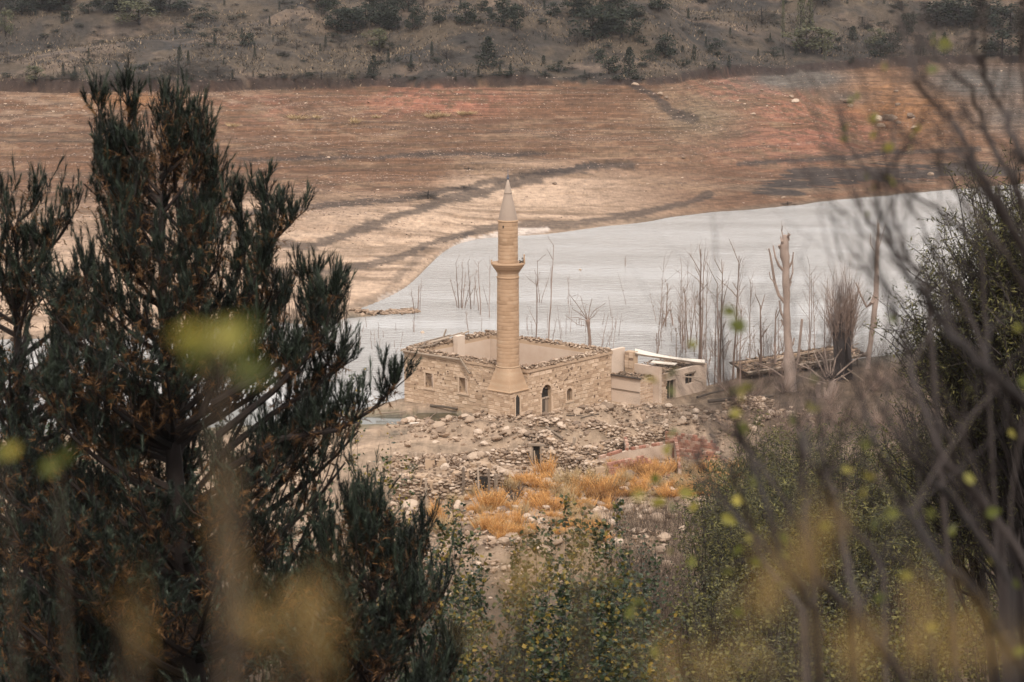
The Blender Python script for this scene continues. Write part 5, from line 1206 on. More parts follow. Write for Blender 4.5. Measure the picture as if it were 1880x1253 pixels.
# ------------------------------------------------------------------ vegetation
LEAF = (np.array([(0, 0, 0), (.5, .38, .06), (1, 0, -.04), (.5, -.38, .06)]) - [0, 0, 0], np.array([[0, 1, 2, 3]]))
NARROW = (np.array([(0, 0, 0), (.5, .13, .04), (1, 0, -.06), (.5, -.13, .04)]), np.array([[0, 1, 2, 3]]))
STRAND = (np.array([(-.03, 0, 0), (.03, 0, 0), (0, 0, 1.0)]), np.array([[0, 1, 2]]))
def leaves(b, P, size, tpl=LEAF, lo=0, hi=1, r=None):
    P = np.asarray(P); n = len(P); s_ = (size * (.6 + .8 * rng.random(n)))[:, None, None]
    b.inst(tpl[0], tpl[1], rotmats(n) * s_, P, lo + (hi - lo) * (rng.random(n) if r is None else r))
def strands(b, P, D, L, w_=1.0, r=None):
    n = len(P); Mx = dirmats(D); L = np.broadcast_to(L, n); sc = np.stack([L * w_, L * w_, L], -1)
    b.inst(STRAND[0], STRAND[1], Mx * sc[:, None, :], P, rng.random(n) if r is None else r)

# --- prototypes of the far trees, one metre tall, then copied and scaled
def crown_pts(kind, n, seed):
    g = np.random.default_rng(seed)
    if kind in ('cone', 'col'):
        h = g.random(n)**.8; rad = (.34 if kind == 'cone' else .16) * (1 - h)**.6 * (.55 + .45 * np.abs(np.sin(h * 19 + seed))) + .02
        a = g.random(n) * 6.28; q_ = rad * np.sqrt(g.random(n) * .6 + .4); bul = 1 + .25 * np.sin(a * 3 + h * 9)
        return np.stack([np.cos(a) * q_ * bul, np.sin(a) * q_ * bul, .04 + .95 * h], -1)
    K = 16; c = []
    for i in range(K):
        a = g.random() * 6.28; hh = g.uniform(.15, .82) if kind != 'bush' else g.uniform(.1, .7); rr_ = g.random()**.6 * (.34 if kind != 'bush' else .5) * (1.15 - abs(hh - .45)); c.append((math.cos(a) * rr_, math.sin(a) * rr_, hh))
    c = np.array(c); ra = g.uniform(.09, .19, K); k = g.integers(0, K, n); v = g.normal(size=(n, 3)); v /= np.linalg.norm(v, axis=1)[:, None]
    P = c[k] + v * (ra[k] * g.random(n)**.35)[:, None] * [1.1, 1.1, .85]; P[:, 2] = np.clip(P[:, 2], .02, 1.05); return P
def far_proto(kind, mat, seed, n=900, leaf=.045, bare_=False):
    t = bpy.data.objects.new('proto', None); t.name = 'hill_tree'; b = B(); r = random.Random(seed)
    b.tube([(0, 0, -.12), (.01, 0, .3), (.0, .01, .7)], [.03, .02, .006], 5, .4)
    for i in range(7):
        a = r.uniform(0, 6.28); z_ = r.uniform(.1, .5); q_ = r.uniform(.15, .35); b.tube([(0, 0, z_), (math.cos(a) * q_ * .6, math.sin(a) * q_ * .6, z_ + .12), (math.cos(a) * q_, math.sin(a) * q_, z_ + .3)], [.012, .008, .003], 3, .4, cap=False)
    tr = b.build('trunk', M['pinebark']); COL.objects.unlink(tr); tr.parent = t
    c = B(); P = crown_pts(kind, n, seed)
    if bare_: strands(c, P * [1, 1, .7], np.stack([P[:, 0] * 2, P[:, 1] * 2, .5 + 0 * P[:, 0]], -1) + rng.normal(size=P.shape) * .3, .22, .45)
    else: leaves(c, P, leaf)
    cr = c.build('crown', M[mat]); COL.objects.unlink(cr); cr.parent = t
    return t
PROTO = {'dark': [far_proto('tree', 'hilltree', s, 1100, .06) for s in (1, 2, 3)], 'con': [far_proto('cone', 'hilltree', s, 900, .06) for s in (4, 5)], 'col': [far_proto('col', 'hillpale', s, 900, .04) for s in (6, 7)],
         'pale': [far_proto('tree', 'hillpale', s, 1100, .055) for s in (8, 9)], 'dry': [far_proto('bush', 'hilldry', s, 1000, .05, True) for s in (10, 11)], 'bush': [far_proto('bush', 'hilltree', s, 900, .06) for s in (12, 13, 14)]}
def far_copy(u, v, h, w_, kind, label, group=None, r=random):
    p = gnd(u, v); pr = r.choice(PROTO[kind]); H_ = h / FPX * p.y; W_ = w_ / FPX * p.y / (.62 if kind in ('dark', 'pale') else .66 if kind == 'con' else .36 if kind == 'col' else .95)
    c = pr.copy(); COL.objects.link(c); c.name = {'dark': 'dark_tree', 'con': 'juniper', 'col': 'poplar', 'pale': 'pale_tree', 'dry': 'dry_shrub', 'bush': 'dark_bush'}[kind]
    c.location = p - Z * .05; c.rotation_euler.z = r.uniform(0, 6.28); c.scale = (W_, W_, H_)
    for ch in pr.children:
        d = ch.copy(); COL.objects.link(d); d.parent = c
    tag(c, label, 'tree' if kind not in ('dry', 'bush') else 'shrub', group)
FAR = [(255, 48, 50, 60, 'pale', 'pale leafless rounded tree on the crest at upper left'), (190, 26, 40, 34, 'dark', 'dark tree on the far hill left of the pale crest tree'), (216, 22, 30, 26, 'dark', 'small dark tree touching the one at the top left'),
 (312, 20, 34, 62, 'dark', 'wide dark tree cut by the top edge right of the pale crest tree'), (375, 40, 32, 42, 'bush', 'rounded dark shrub below the wide dark tree at upper left'), (445, 86, 34, 44, 'bush', 'lone round dark bush on the grassy slope at upper left'),
 (330, 112, 28, 14, 'con', 'small pointed juniper growing out of a dry thicket'), (346, 120, 26, 9, 'con', 'thin juniper right beside the small pointed one'), (328, 140, 44, 84, 'dry', 'wide grey thicket around two little junipers'),
 (400, 142, 34, 46, 'dry', 'dry grey shrub right of the wide grey thicket'), (232, 166, 42, 76, 'dry', 'wide dry shrub on the lip just behind the pine top'), (66, 158, 36, 32, 'pale', 'small yellow green bush low on the left slope'),
 (545, 92, 28, 34, 'dry', 'dark dry shrub left of the pale tree group'), (645, 62, 52, 52, 'dark', 'loose dark tree left in the group at top centre left'), (672, 48, 46, 44, 'dark', 'second dark tree of the group at top centre left'), (706, 50, 50, 44, 'dark', 'third dark tree of the group at top centre left'),
 (697, 98, 46, 48, 'pale', 'pale green tree standing below the group at top centre left'), (686, 138, 34, 24, 'con', 'dense round-topped juniper alone just above the lip'), (755, 134, 16, 16, 'dry', 'small shrub right of the lone juniper at the lip'),
 (855, 46, 48, 34, 'dark', 'compact dark tree near the top left of the minaret'), (806, 46, 34, 24, 'dark', 'slim dark tree left of the compact one near the top'), (766, 42, 36, 26, 'dark', 'slim dark tree farthest left of three near the top'), (924, 50, 64, 42, 'dark', 'tall dark tree leaning over its neighbour above the minaret'), (946, 62, 56, 30, 'dark', 'dark tree right against the leaning one above the minaret'),
 (896, 126, 56, 44, 'con', 'broad dark pine standing alone on the mid slope left of the minaret axis'), (793, 104, 26, 9, 'con', 'tiny upright juniper left of the broad pine'), (918, 144, 22, 9, 'con', 'tiny juniper right below the broad pine'), (937, 140, 22, 10, 'con', 'tiny juniper farthest right below the broad pine'),
 (820, 110, 34, 40, 'dry', 'pale bare shrub left of the broad pine'), (1088, 76, 70, 62, 'dark', 'big dark tree on the slope right of the minaret axis'), (1108, 66, 66, 40, 'dark', 'big dark tree in the middle of the cluster right of the minaret axis'), (1142, 72, 62, 54, 'dark', 'dark tree on the right of the big cluster'), (1122, 60, 55, 34, 'dark', 'dark tree filling the back of the big cluster'),
 (1155, 140, 52, 32, 'con', 'dense dark tree at the lip beside the grey bush'), (1118, 138, 46, 46, 'bush', 'round blue-grey bush left of the dense dark tree at the lip'), (1098, 112, 30, 30, 'bush', 'dark bush left above the round blue-grey bush'), (1060, 88, 52, 24, 'dry', 'bare dead looking shrub below the big cluster'), (1026, 134, 22, 38, 'bush', 'low dark bush above the lip left of the blue-grey bush'),
 (1222, 108, 52, 36, 'dark', 'well shaped green tree right of the big cluster'), (1192, 114, 28, 28, 'bush', 'dark bush at the left foot of the well shaped green tree'), (1274, 114, 30, 11, 'con', 'bright little pointed juniper right of the well shaped green tree'), (1253, 97, 12, 9, 'con', 'tiny juniper between the green tree and the pointed one'),
 (1253, 122, 18, 28, 'bush', 'low shrub below the tiny juniper'), (1316, 90, 22, 28, 'bush', 'dark bush with a pointed top on the mid slope right'), (1338, 128, 24, 10, 'con', 'slim juniper at the tip of the red spur'), (1310, 136, 20, 20, 'bush', 'bush left of the slim juniper on the red spur'), (998, 118, 16, 12, 'con', 'small juniper on the slope just right above the minaret tip'),
 (1398, 46, 48, 62, 'dry', 'wide purple-grey dry tree near the top right of centre'), (1437, 72, 82, 9, 'col', 'very thin pale poplar left of the willow'), (1470, 60, 90, 22, 'col', 'tall pale poplar rising over the round willow'), (1486, 58, 85, 20, 'col', 'second tall pale poplar rising over the round willow'), (1480, 98, 56, 66, 'pale', 'round pale willow at the foot of the poplars'), (1508, 100, 50, 40, 'pale', 'pale tree merging with the right side of the round willow'),
 (1514, 112, 42, 9, 'col', 'thin pale trunk like poplar right of the round willow'), (1566, 74, 26, 22, 'con', 'little dark conifer right of the willow group'), (1587, 54, 38, 26, 'dry', 'grey dry bush right of the little dark conifer'), (1616, 104, 34, 34, 'dark', 'dark green tree under a yellowing crown'), (1612, 88, 40, 40, 'pale', 'yellowing tree crown above the dark green tree'), (1560, 120, 17, 16, 'bush', 'tiny dark bush at the lip below the conifer'),
 (1420, 104, 22, 30, 'bush', 'small bush left below the round willow'), (1668, 66, 46, 28, 'dark', 'dark tree at upper right'), (1655, 20, 20, 18, 'dark', 'small dark tree at the top edge above the dark one at upper right'), (1690, 104, 38, 22, 'con', 'dark conifer at the lip at upper right'), (1714, 98, 42, 13, 'pale', 'yellow slim tree between two dark ones at upper right'), (1733, 104, 42, 18, 'con', 'dark slim tree right of the yellow one'),
 (1720, 48, 50, 60, 'dark', 'dark tree at the left of the big wood at upper right'), (1760, 46, 56, 70, 'dark', 'dark tree in the middle of the big wood at upper right'), (1800, 46, 60, 70, 'dark', 'dark tree at the right of the big wood at upper right'), (1840, 108, 60, 60, 'dark', 'dark tree low at the right edge above the grey meadow'), (1790, 84, 26, 22, 'dry', 'dry bush between wood and meadow at upper right'), (1855, 60, 60, 60, 'dark', 'dark tree in the top right corner'),
 (100, 20, 40, 60, 'dark', 'dark tree on the far hill at upper left'), (40, 30, 34, 40, 'dark', 'dark tree near the top left corner'), (10, 70, 56, 26, 'pale', 'pale poplar like tree at the far left edge'), (20, 112, 16, 34, 'dry', 'low dry shrub at the left edge of the slope'),
 (786, 366, 24, 58, 'dry', 'dry brown bush alone on the pale flats left of the minaret'), (852, 347, 10, 30, 'dry', 'low brown tuft right of the dry bush on the flats'), (860, 313, 10, 14, 'dry', 'tiny dark tuft above the dry bush on the flats'), (1446, 378, 12, 26, 'dry', 'small dry tuft right at the far water edge'), (590, 145, 22, 50, 'dry', 'dry shrub on the lip behind the red scree'), (540, 148, 18, 44, 'dry', 'dry shrub along the lip left of the red scree')]
for i, q_ in enumerate(FAR): far_copy(*q_[:5], q_[5], None, random.Random(i))
r = random.Random(32)
for i in range(54):
    u, v = r.choice([(r.uniform(590, 760), r.uniform(8, 60)), (r.uniform(0, 250), r.uniform(5, 30)), (r.uniform(960, 1180), r.uniform(8, 40)), (r.uniform(1640, 1880), r.uniform(20, 110)), (r.uniform(250, 1640), r.uniform(2, 30))]); s_ = r.uniform(22, 46)
    far_copy(u, v, s_, s_ * r.uniform(.7, 1.1), r.choice(['dark', 'dark', 'bush', 'dry']), 'dark hillside tree', 'medium dark trees on the hillside', r)
r = random.Random(31); ng = 0
for i in range(420):
    u, v = r.uniform(0, 1880), r.uniform(4, 150)
    if v > 108 and u > 1200: continue
    if r.random() < .3: v = 150 - r.random() * 12 if u < 1150 else v
    s_ = r.uniform(7, 17); kd = r.choice(['dry', 'dry', 'dry', 'bush', 'bush', 'con'])
    far_copy(u, v, s_ * (1.4 if kd == 'con' else .8), s_ * (.5 if kd == 'con' else 1.5), kd, {'dry': 'small dry brown shrub scattered on the grassy hillside across the lake', 'bush': 'small dark round bush scattered on the grassy hillside across the lake', 'con': 'tiny dark juniper scattered on the grassy hillside across the lake'}[kd], {'dry': 'small dry shrubs on the hillside', 'bush': 'small dark bushes on the hillside', 'con': 'tiny junipers on the hillside'}[kd], r)
for (u, v, px, lab) in ((1556, 190, 17, 'pinkish boulder on top of the pair on the orange slope'), (1561, 196, 12, 'lower boulder of the pair on the orange slope'), (1545, 187, 9, 'small stone left of the boulder pair on the orange slope'), (1612, 222, 22, 'left end of the long pale rock outcrop at the spur foot'), (1634, 220, 24, 'main hump of the long pale rock outcrop at the spur foot'), (1650, 228, 10, 'small stone at the right end of the rock outcrop'), (1618, 233, 12, 'stone in front of the rock outcrop'),
    (1673, 217, 17, 'rounded lone boulder right of the outcrop'), (1649, 195, 11, 'oval boulder above the outcrop'), (1645, 169, 8, 'little stone high on the orange slope'), (1678, 238, 11, 'flat stone below the rounded lone boulder'), (1460, 190, 13, 'pale boulder on the red spur'), (1383, 212, 9, 'flat pale stone left below the red spur'), (1452, 180, 9, 'flat pale stone on the crest of the red spur'),
    (1709, 322, 11, 'pale boulder in the dark mud by the far water edge'), (1166, 157, 12, 'pale stone at the head of the little gully'), (1212, 176, 10, 'pale stone in the little gully'), (1222, 183, 9, 'pale stone lower down in the little gully'), (1438, 365, 8, 'small brown stone at the far water edge'), (1018, 339, 8, 'small white stone on the brown slope right of the minaret'), (1398, 168, 8, 'stone near the tip of the red spur')):
    p = gnd(u, v); rock(p + Z * .1, px / FPX * p.y * .6, lab)
# stones scattered over the drawdown slope (more on the scree), dry grass tufts on the hill
n_ = 9000; u = rng.uniform(-40, 1920, n_ * 3); x = rng.uniform(-100, 110, n_ * 3); y = rng.uniform(245, 440, n_ * 3)
sy_ = np.interp(x, SHx, SHy); hy_ = np.interp(x, HWx, HWy); s_ = (y - sy_) / (hy_ - sy_); z = height(x, y); U_, V_ = project(x, y, z)
def gb(u, v, ru, rv, k=1): return np.exp(-((U_ - u) / ru)**2 - ((V_ - v) / rv)**2) * k
dn = .07 + .6 * smooth(.5, .7, fbm(x / 9, y / 9, 3)) * .5 + gb(800, 180, 110, 22, 1.6) + gb(450, 190, 120, 35, 1.2) + gb(1450, 180, 110, 40, .9) + gb(60, 190, 100, 40, 1) + gb(1200, 195, 50, 25, 1.5) + gb(1300, 230, 100, 30, .6)
k = (s_ > .04) & (s_ < 1.0) & (rng.random(len(x)) < dn * smooth(.0, .45, s_) + .012)
P = np.stack([x, y, z], -1)[k]; b = B(); stones(b, P, .05 + .16 * rng.random(len(P))**4 + .10 * (rng.random(len(P)) < .05), .3, 1); b.build('scattered_stones', M['rubble'], kind='stuff')
OCT = (np.array([(1, 0, 0), (-1, 0, 0), (0, 1, 0), (0, -1, 0), (0, 0, 1)]) * [1, .8, .8], np.array([[0, 2, 4], [2, 1, 4], [1, 3, 4], [3, 0, 4]]))
n_ = 260000; x = rng.uniform(-95, 105, n_); y = rng.uniform(235, 430, n_); s_ = (y - np.interp(x, SHx, SHy)) / (np.interp(x, HWx, HWy) - np.interp(x, SHx, SHy)); z = height(x, y)
row = smooth(.50, .62, fbm(x / 25, z * 3.2, 3)) + .5 * smooth(.55, .7, fbm(x / 3, y / 3, 3)); k = (s_ > .03) & (s_ < 1.02) & (rng.random(n_) < (.06 + .55 * row) * (.12 + smooth(.15, .6, s_)))
P = np.stack([x, y, z], -1)[k][:50000]; m_ = len(P); sc = (.045 + .11 * rng.random(m_)**3)[:, None] * (.6 + .8 * rng.random((m_, 3))) * [1.5, 1, .8]
b = B(); b.inst(OCT[0], OCT[1], rotmats(m_, tilt=.3) * sc[:, None, :], P, rng.random(m_)); b.build('gravel', M['farstone'], kind='stuff')
n_ = 110000; x = rng.uniform(-110, 115, n_); y = rng.uniform(345, 470, n_); hy_ = np.interp(x, HWx, HWy); k = (y > hy_ + 1) & (rng.random(n_) < smooth(.30, .55, fbm(x / 7, y / 7, 3))); P = np.stack([x, y, height(x, y) - .05], -1)[k]
b = B(); Pn = P[:44000]; strands(b, Pn, rng.normal(size=Pn.shape) * [.5, .5, .12] + [0, 0, .8], rng.uniform(.25, .65, len(Pn)), 7.0); b.build('hill_grass', M['hillgrass'], kind='stuff')

# --- dry weeds, orange bushes
def weed_mesh(seed, n=420, hgt=1.0, rad=.5, mat='orange'):
    g = np.random.default_rng(seed); a = g.random(n) * 6.28; q_ = g.random(n)**.6 * rad
    lob = .6 + .5 * np.sin(a * 2 + seed) + .35 * np.sin(a * 5 + seed * 3); base = np.stack([np.cos(a) * q_ * .75 * lob, np.sin(a) * q_ * .75 * lob, g.random(n) * .25 * hgt], -1); d = np.stack([np.cos(a) * q_ * 1.1, np.sin(a) * q_ * 1.1, .55 + .45 * g.random(n)], -1) + g.normal(size=(n, 3)) * .13
    hv = (.35 + .75 * np.clip(lob, .2, 1.3)) * .75; b = B(); strands(b, base, d, g.uniform(.3, .8, n) * hgt * hv, 1.0, g.random(n))
    tip = base + d / np.linalg.norm(d, axis=1)[:, None] * (g.uniform(.2, .75, n) * hgt * hv)[:, None]; leaves(b, tip, .04)
    leaves(b, (tip * [.9, .9, .8] + g.normal(size=(n, 3)) * .06)[::2], .04); o = b.build('w', M[mat]); bpy.data.objects.remove(o, do_unlink=False) if False else None
    me = o.data; bpy.data.objects.remove(o); return me
OW = [weed_mesh(i, 420, rad=.5 + .1 * (i % 3)) for i in range(5)] + [weed_mesh(30, 360, mat='straw'), weed_mesh(31, 360, mat='straw', rad=.7), weed_mesh(32, 340, mat='rust', rad=.7)]; BWm = [weed_mesh(10 + i, 380, 1.0, .55, 'brownweed') for i in range(4)]
def weed(u, v, h, w_, ms, label, group, name, r=random):
    p = gnd(u, v); o = bpy.data.objects.new(name, r.choice(ms)); COL.objects.link(o); o.location = p; H_ = h / FPX * p.y; W_ = w_ / FPX * p.y; o.scale = (W_ * .8, W_ * .8, H_); o.rotation_euler.z = r.uniform(0, 6.28); return tag(o, label, 'bush', group)
r = random.Random(5); OWL = [(900, 940, 40), (893, 975, 42), (915, 985, 36), (935, 900, 30), (960, 885, 24), (1000, 900, 30), (1003, 880, 34), (1045, 895, 40), (1052, 915, 30), (1040, 930, 34), (1010, 935, 34), (985, 925, 30), (1030, 912, 32), (1075, 935, 30), (1100, 925, 44), (1110, 910, 36), (1130, 905, 26), (980, 900, 26), (955, 950, 30), (800, 960, 36), (815, 975, 38), (785, 950, 26), (830, 930, 24),
 (1110, 875, 22), (1135, 865, 28), (1160, 872, 30), (1185, 878, 30), (1210, 876, 34), (1240, 872, 34), (1265, 880, 36), (1290, 878, 34), (1150, 890, 24), (1180, 898, 26), (1215, 898, 26), (1250, 902, 26), (1085, 885, 22), (1060, 878, 20), (1320, 876, 32), (1285, 900, 28), (950, 975, 34), (930, 965, 30), (1330, 905, 24), (1070, 905, 26), (920, 925, 26), (865, 945, 24), (1175, 862, 18)]
for i, (u, v, s_) in enumerate(OWL):
    lab, g = (('bright orange dry weed bush below the red brick ruin', 'orange weeds below the brick ruin') if v < 905 and u > 1080 else ('orange dry weed bush at the edge of the pine', 'orange weeds by the pine') if u < 850 else ('bright orange dry weed bush among the stones in the middle of the slope', 'orange weeds in the middle of the slope'))
    weed(u + r.uniform(-4, 4), v, s_ * r.uniform(1.2, 1.9), s_ * r.uniform(1.1, 1.8), OW, lab, g, 'orange_weed', r)
for i in range(210):
    u, v = r.choice([(r.uniform(860, 1130), r.uniform(885, 1000)), (r.uniform(1090, 1360), r.uniform(860, 915))]); s_ = r.uniform(12, 32)
    weed(u, v, s_, s_ * 1.4, OW, 'small orange dry weed tuft between the bushes', 'small orange tufts', 'orange_tuft', r)
for i, (u, v, s_, lab) in enumerate(((428, 234, 13, 'pale tan tuft nearest the pine on the far slope'), (545, 220, 17, 'rounded tan tuft left of a pair on the far slope'), (583, 219, 12, 'small tan tuft right of a pair on the far slope'), (652, 228, 16, 'forked tan tuft in the middle of the far slope'), (795, 218, 18, 'broad tan tuft under the red scree'), (813, 216, 15, 'tan tuft merging with the broad one under the red scree'),
    (848, 212, 14, 'left tuft of the tan pair nearest the minaret axis'), (864, 213, 12, 'right tuft of the tan pair nearest the minaret axis'), (690, 218, 11, 'faint tan tuft between forked and broad tufts'))):
    weed(u, v, s_ * .9, s_ * 2.0, OW[5:7], lab, None, 'pale_tuft', r)
# brown weed patches, too dense to count
def patch(name, region, n, L, mat, w_=.6, lean=.25, seed=0, dens=None):
    g = np.random.default_rng(seed); x0, x1, y0, y1 = region; x = g.uniform(x0, x1, n * 3); y = g.uniform(y0, y1, n * 3); z = height(x, y)
    U_, V_ = project(x, y, z); k = dens(U_, V_, x, y) > g.random(n * 3); x, y, z = x[k][:n], y[k][:n], z[k][:n]; m_ = len(x)
    b = B(); strands(b, np.stack([x, y, z - .05], -1), g.normal(size=(m_, 3)) * [lean, lean, .1] + [0, 0, 1], L[0] + (L[1] - L[0]) * g.random(m_) * (.4 + vnoise(x / 1.5, y / 1.5)), w_, g.random(m_)); b.build(name, M[mat], kind='stuff')
patch('dry_weeds', (2, 30, 90, 150), 80000, (.4, 1.6), 'brownweed', .26, .34, 1, lambda U, V, x, y: np.clip(smooth(1090, 1150, U) * smooth(925, 955, V + (fbm(x, y, 2) - .5) * 40) + smooth(1330, 1420, U) * smooth(760, 800, V), 0, 1))
patch('dry_grass', (-30, 30, 20, 125), 30000, (.1, .5), 'drygrass', .7, .4, 2, lambda U, V, x, y: smooth(980, 1060, V) * smooth(.35, .6, fbm(x / 2, y / 2, 3)) * (U > -200) * (U < 2100))
patch('bank_weeds', (14, 60, 130, 215), 40000, (.3, 1.3), 'brownweed', .35, .5, 3, lambda U, V, x, y: smooth(1330, 1430, U + (V - 760) * .4) * smooth(.3, .55, fbm(x / 3, y / 3, 3)))
patch('golden_grass', (-6, 26, 112, 150), 16000, (.12, .5), 'orange', .9, .5, 6, lambda U, V, x, y: np.clip(np.exp(-((U - 980) / 110)**2 - ((V - 935) / 50)**2) * 1.6 + np.exp(-((U - 1230) / 130)**2 - ((V - 885) / 24)**2) * 1.8 + np.exp(-((U - 810) / 40)**2 - ((V - 955) / 25)**2), 0, 1) * smooth(.3, .55, fbm(x / 1.8, y / 1.8, 3)))
patch('rubble_grass', (-16, 26, 98, 168), 9000, (.08, .35), 'drygrass', .8, .5, 4, lambda U, V, x, y: smooth(.45, .7, fbm(x / 2.5 + 7, y / 2.5, 3)) * .8 * (V > 800))

r = random.Random(66)
for i in range(34):
    u = r.uniform(1330, 1700); v = r.uniform(705, 810); p = gnd(u, v); b = B()
    for k in range(26): bare(b, p, Vector((r.uniform(-1, 1), r.uniform(-1, 1), r.uniform(.4, 1.4))), r.uniform(.6, 2.2), .018, 1, .4, rr_=r, kids=3, tint=r.random())
    o = b.build('dead_brush', M['twig'], base=p); o.location = p; tag(o, 'tangled brown dead brush on the bank under the collapsed roof and olive bush', 'brush', 'dead brush on the right bank')
# --- poplar saplings at the bottom centre
def leafy_sapling(u, vtop, D, label, group=None, n=240, leaf=.055, mat='leaf', lo=0, hi=1, rad=.28, bend=0, seed=0, name='leafy_sapling', from_=.05, stem='darktwig', thick=.012):
    r = random.Random(seed); g = np.random.default_rng(seed); top = at(u, vtop, D); bx = top.x + r.uniform(-.2, .2); base = Vector((bx, D, gz(bx, D)))
    t = empty(name, tuple(base), label, 'sapling', group); bs = t.location; H_ = (top - base).length
    pts = [base - Z * .2] + [base.lerp(top, i / 6) + Vector((r.uniform(-.04, .04) + bend * math.sin(i / 6 * 3), r.uniform(-.06, .06), 0)) for i in range(1, 7)]
    b = B(); b.tube(pts, np.linspace(thick, .003, 7), 5, .5, cap=False); P = []; pa = np.array([tuple(p) for p in pts])
    for k in range(max(10, n // 8)):
        t_ = from_ + (1 - from_) * r.random(); i = min(5, int(t_ * 6)); s_ = Vector(pa[i]).lerp(Vector(pa[i + 1]), t_ * 6 - i); L_ = rad * (1.5 - t_) * r.uniform(.5, 1.3); a = r.uniform(0, 6.28)
        e_ = s_ + Vector((math.cos(a) * L_, math.sin(a) * L_, L_ * r.uniform(.6, 1.8))); b.tube([s_, e_], [.004, .0015], 3, .5, cap=False)
        for j in range(8): q_ = s_.lerp(e_, (j + 1) / 8); P.append((q_.x + r.gauss(0, .03), q_.y + r.gauss(0, .03), q_.z + r.gauss(0, .03)))
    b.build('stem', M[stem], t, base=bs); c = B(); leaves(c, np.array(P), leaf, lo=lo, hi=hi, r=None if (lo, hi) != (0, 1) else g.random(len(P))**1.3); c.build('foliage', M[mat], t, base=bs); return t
r = random.Random(3)
SAPL = [(832, 925, 36, 'tallest dark leafy sapling right beside the pine edge'), (848, 965, 37, 'leafy sapling second from the pine edge'), (868, 985, 38, 'leafy sapling third from the pine edge with a thin tip'), (888, 1035, 37, 'short leafy sapling at the right end of the group by the pine'), (815, 955, 35, 'leafy sapling half hidden against the pine'), (805, 1010, 34, 'low leafy sapling against the pine foot'), (860, 1060, 34, 'bushy low sapling in the group by the pine'),
 (950, 992, 37, 'leftmost thin sapling of the tall central clump'), (968, 1000, 38, 'thin sapling second in the tall central clump'), (985, 962, 37, 'slim sapling with a bare whip tip in the central clump'), (1010, 955, 36, 'tall slim sapling left of the hazy yellow streak'), (1038, 915, 38, 'tallest sapling of the central clump'), (1052, 975, 36, 'sapling just right of the tallest central one'), (1072, 940, 38, 'slim sapling inside the hazy yellow streak'), (1092, 965, 36, 'sapling right in the middle of the hazy streak'), (1112, 985, 37, 'leafy sapling right of the hazy streak'), (1136, 930, 39, 'tall sapling over the long pale slab'), (1125, 1000, 36, 'leafy sapling below the long pale slab'), (1150, 1010, 37, 'yellowing sapling left of the dark bush'), (1000, 1040, 35, 'bushy lower sapling left in the central clump'), (1030, 1060, 34, 'bushy lower sapling in the middle of the central clump'), (1065, 1070, 34, 'bushy yellow flecked sapling in the central clump'), (1100, 1070, 34, 'bushy sapling low in the right of the central clump'), (960, 1085, 34, 'low leafy sapling at the left foot of the central clump')]
for i, (u, v, D, lab) in enumerate(SAPL): leafy_sapling(u, v, D, lab, n=900, leaf=.075, seed=i, rad=.24)
for i in range(40):
    u = r.uniform(840, 1225); leafy_sapling(u, r.uniform(1050, 1190), r.uniform(31, 37), 'low leafy sapling with yellow flecks filling the foot of the central thicket', 'low saplings at the foot of the central thicket', n=760, leaf=.075, seed=50 + i, rad=.32)
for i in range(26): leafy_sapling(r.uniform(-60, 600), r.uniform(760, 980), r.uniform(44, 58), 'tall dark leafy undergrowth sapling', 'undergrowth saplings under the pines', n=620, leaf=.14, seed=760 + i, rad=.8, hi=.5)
for i in range(34):
    u = r.uniform(-60, 900); D_ = r.uniform(42, 52) if i % 2 else r.uniform(35, 40)
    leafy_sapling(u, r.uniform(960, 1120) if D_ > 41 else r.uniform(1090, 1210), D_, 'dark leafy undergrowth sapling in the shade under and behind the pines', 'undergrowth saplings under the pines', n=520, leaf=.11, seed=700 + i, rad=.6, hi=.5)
for i, (u, v, w_) in enumerate(((1160, 1005, 'left'), (1180, 995, 'middle'), (1200, 1020, 'right'), (1190, 1075, 'front'))):
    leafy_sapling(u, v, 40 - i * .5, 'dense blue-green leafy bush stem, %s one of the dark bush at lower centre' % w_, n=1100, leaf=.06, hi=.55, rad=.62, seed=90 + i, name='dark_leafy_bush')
for i, (u, v, D, lab) in enumerate(((716, 822, 52, 'yellow green leafy sapling poking out right of the pine'), (735, 850, 54, 'orange flecked sapling right of the pine'), (752, 862, 56, 'thin green sapling farthest right beside the stone wall'), (700, 860, 50, 'leafy sapling hugging the pine'), (640, 665, 60, 'thin light green sapling tip above the pine bough over the water'), (652, 700, 60, 'small leafy twig above the lower pine bough'))):
    leafy_sapling(u, v, D, lab, n=520, leaf=.085, lo=.25, hi=1.05, rad=.42, seed=120 + i)

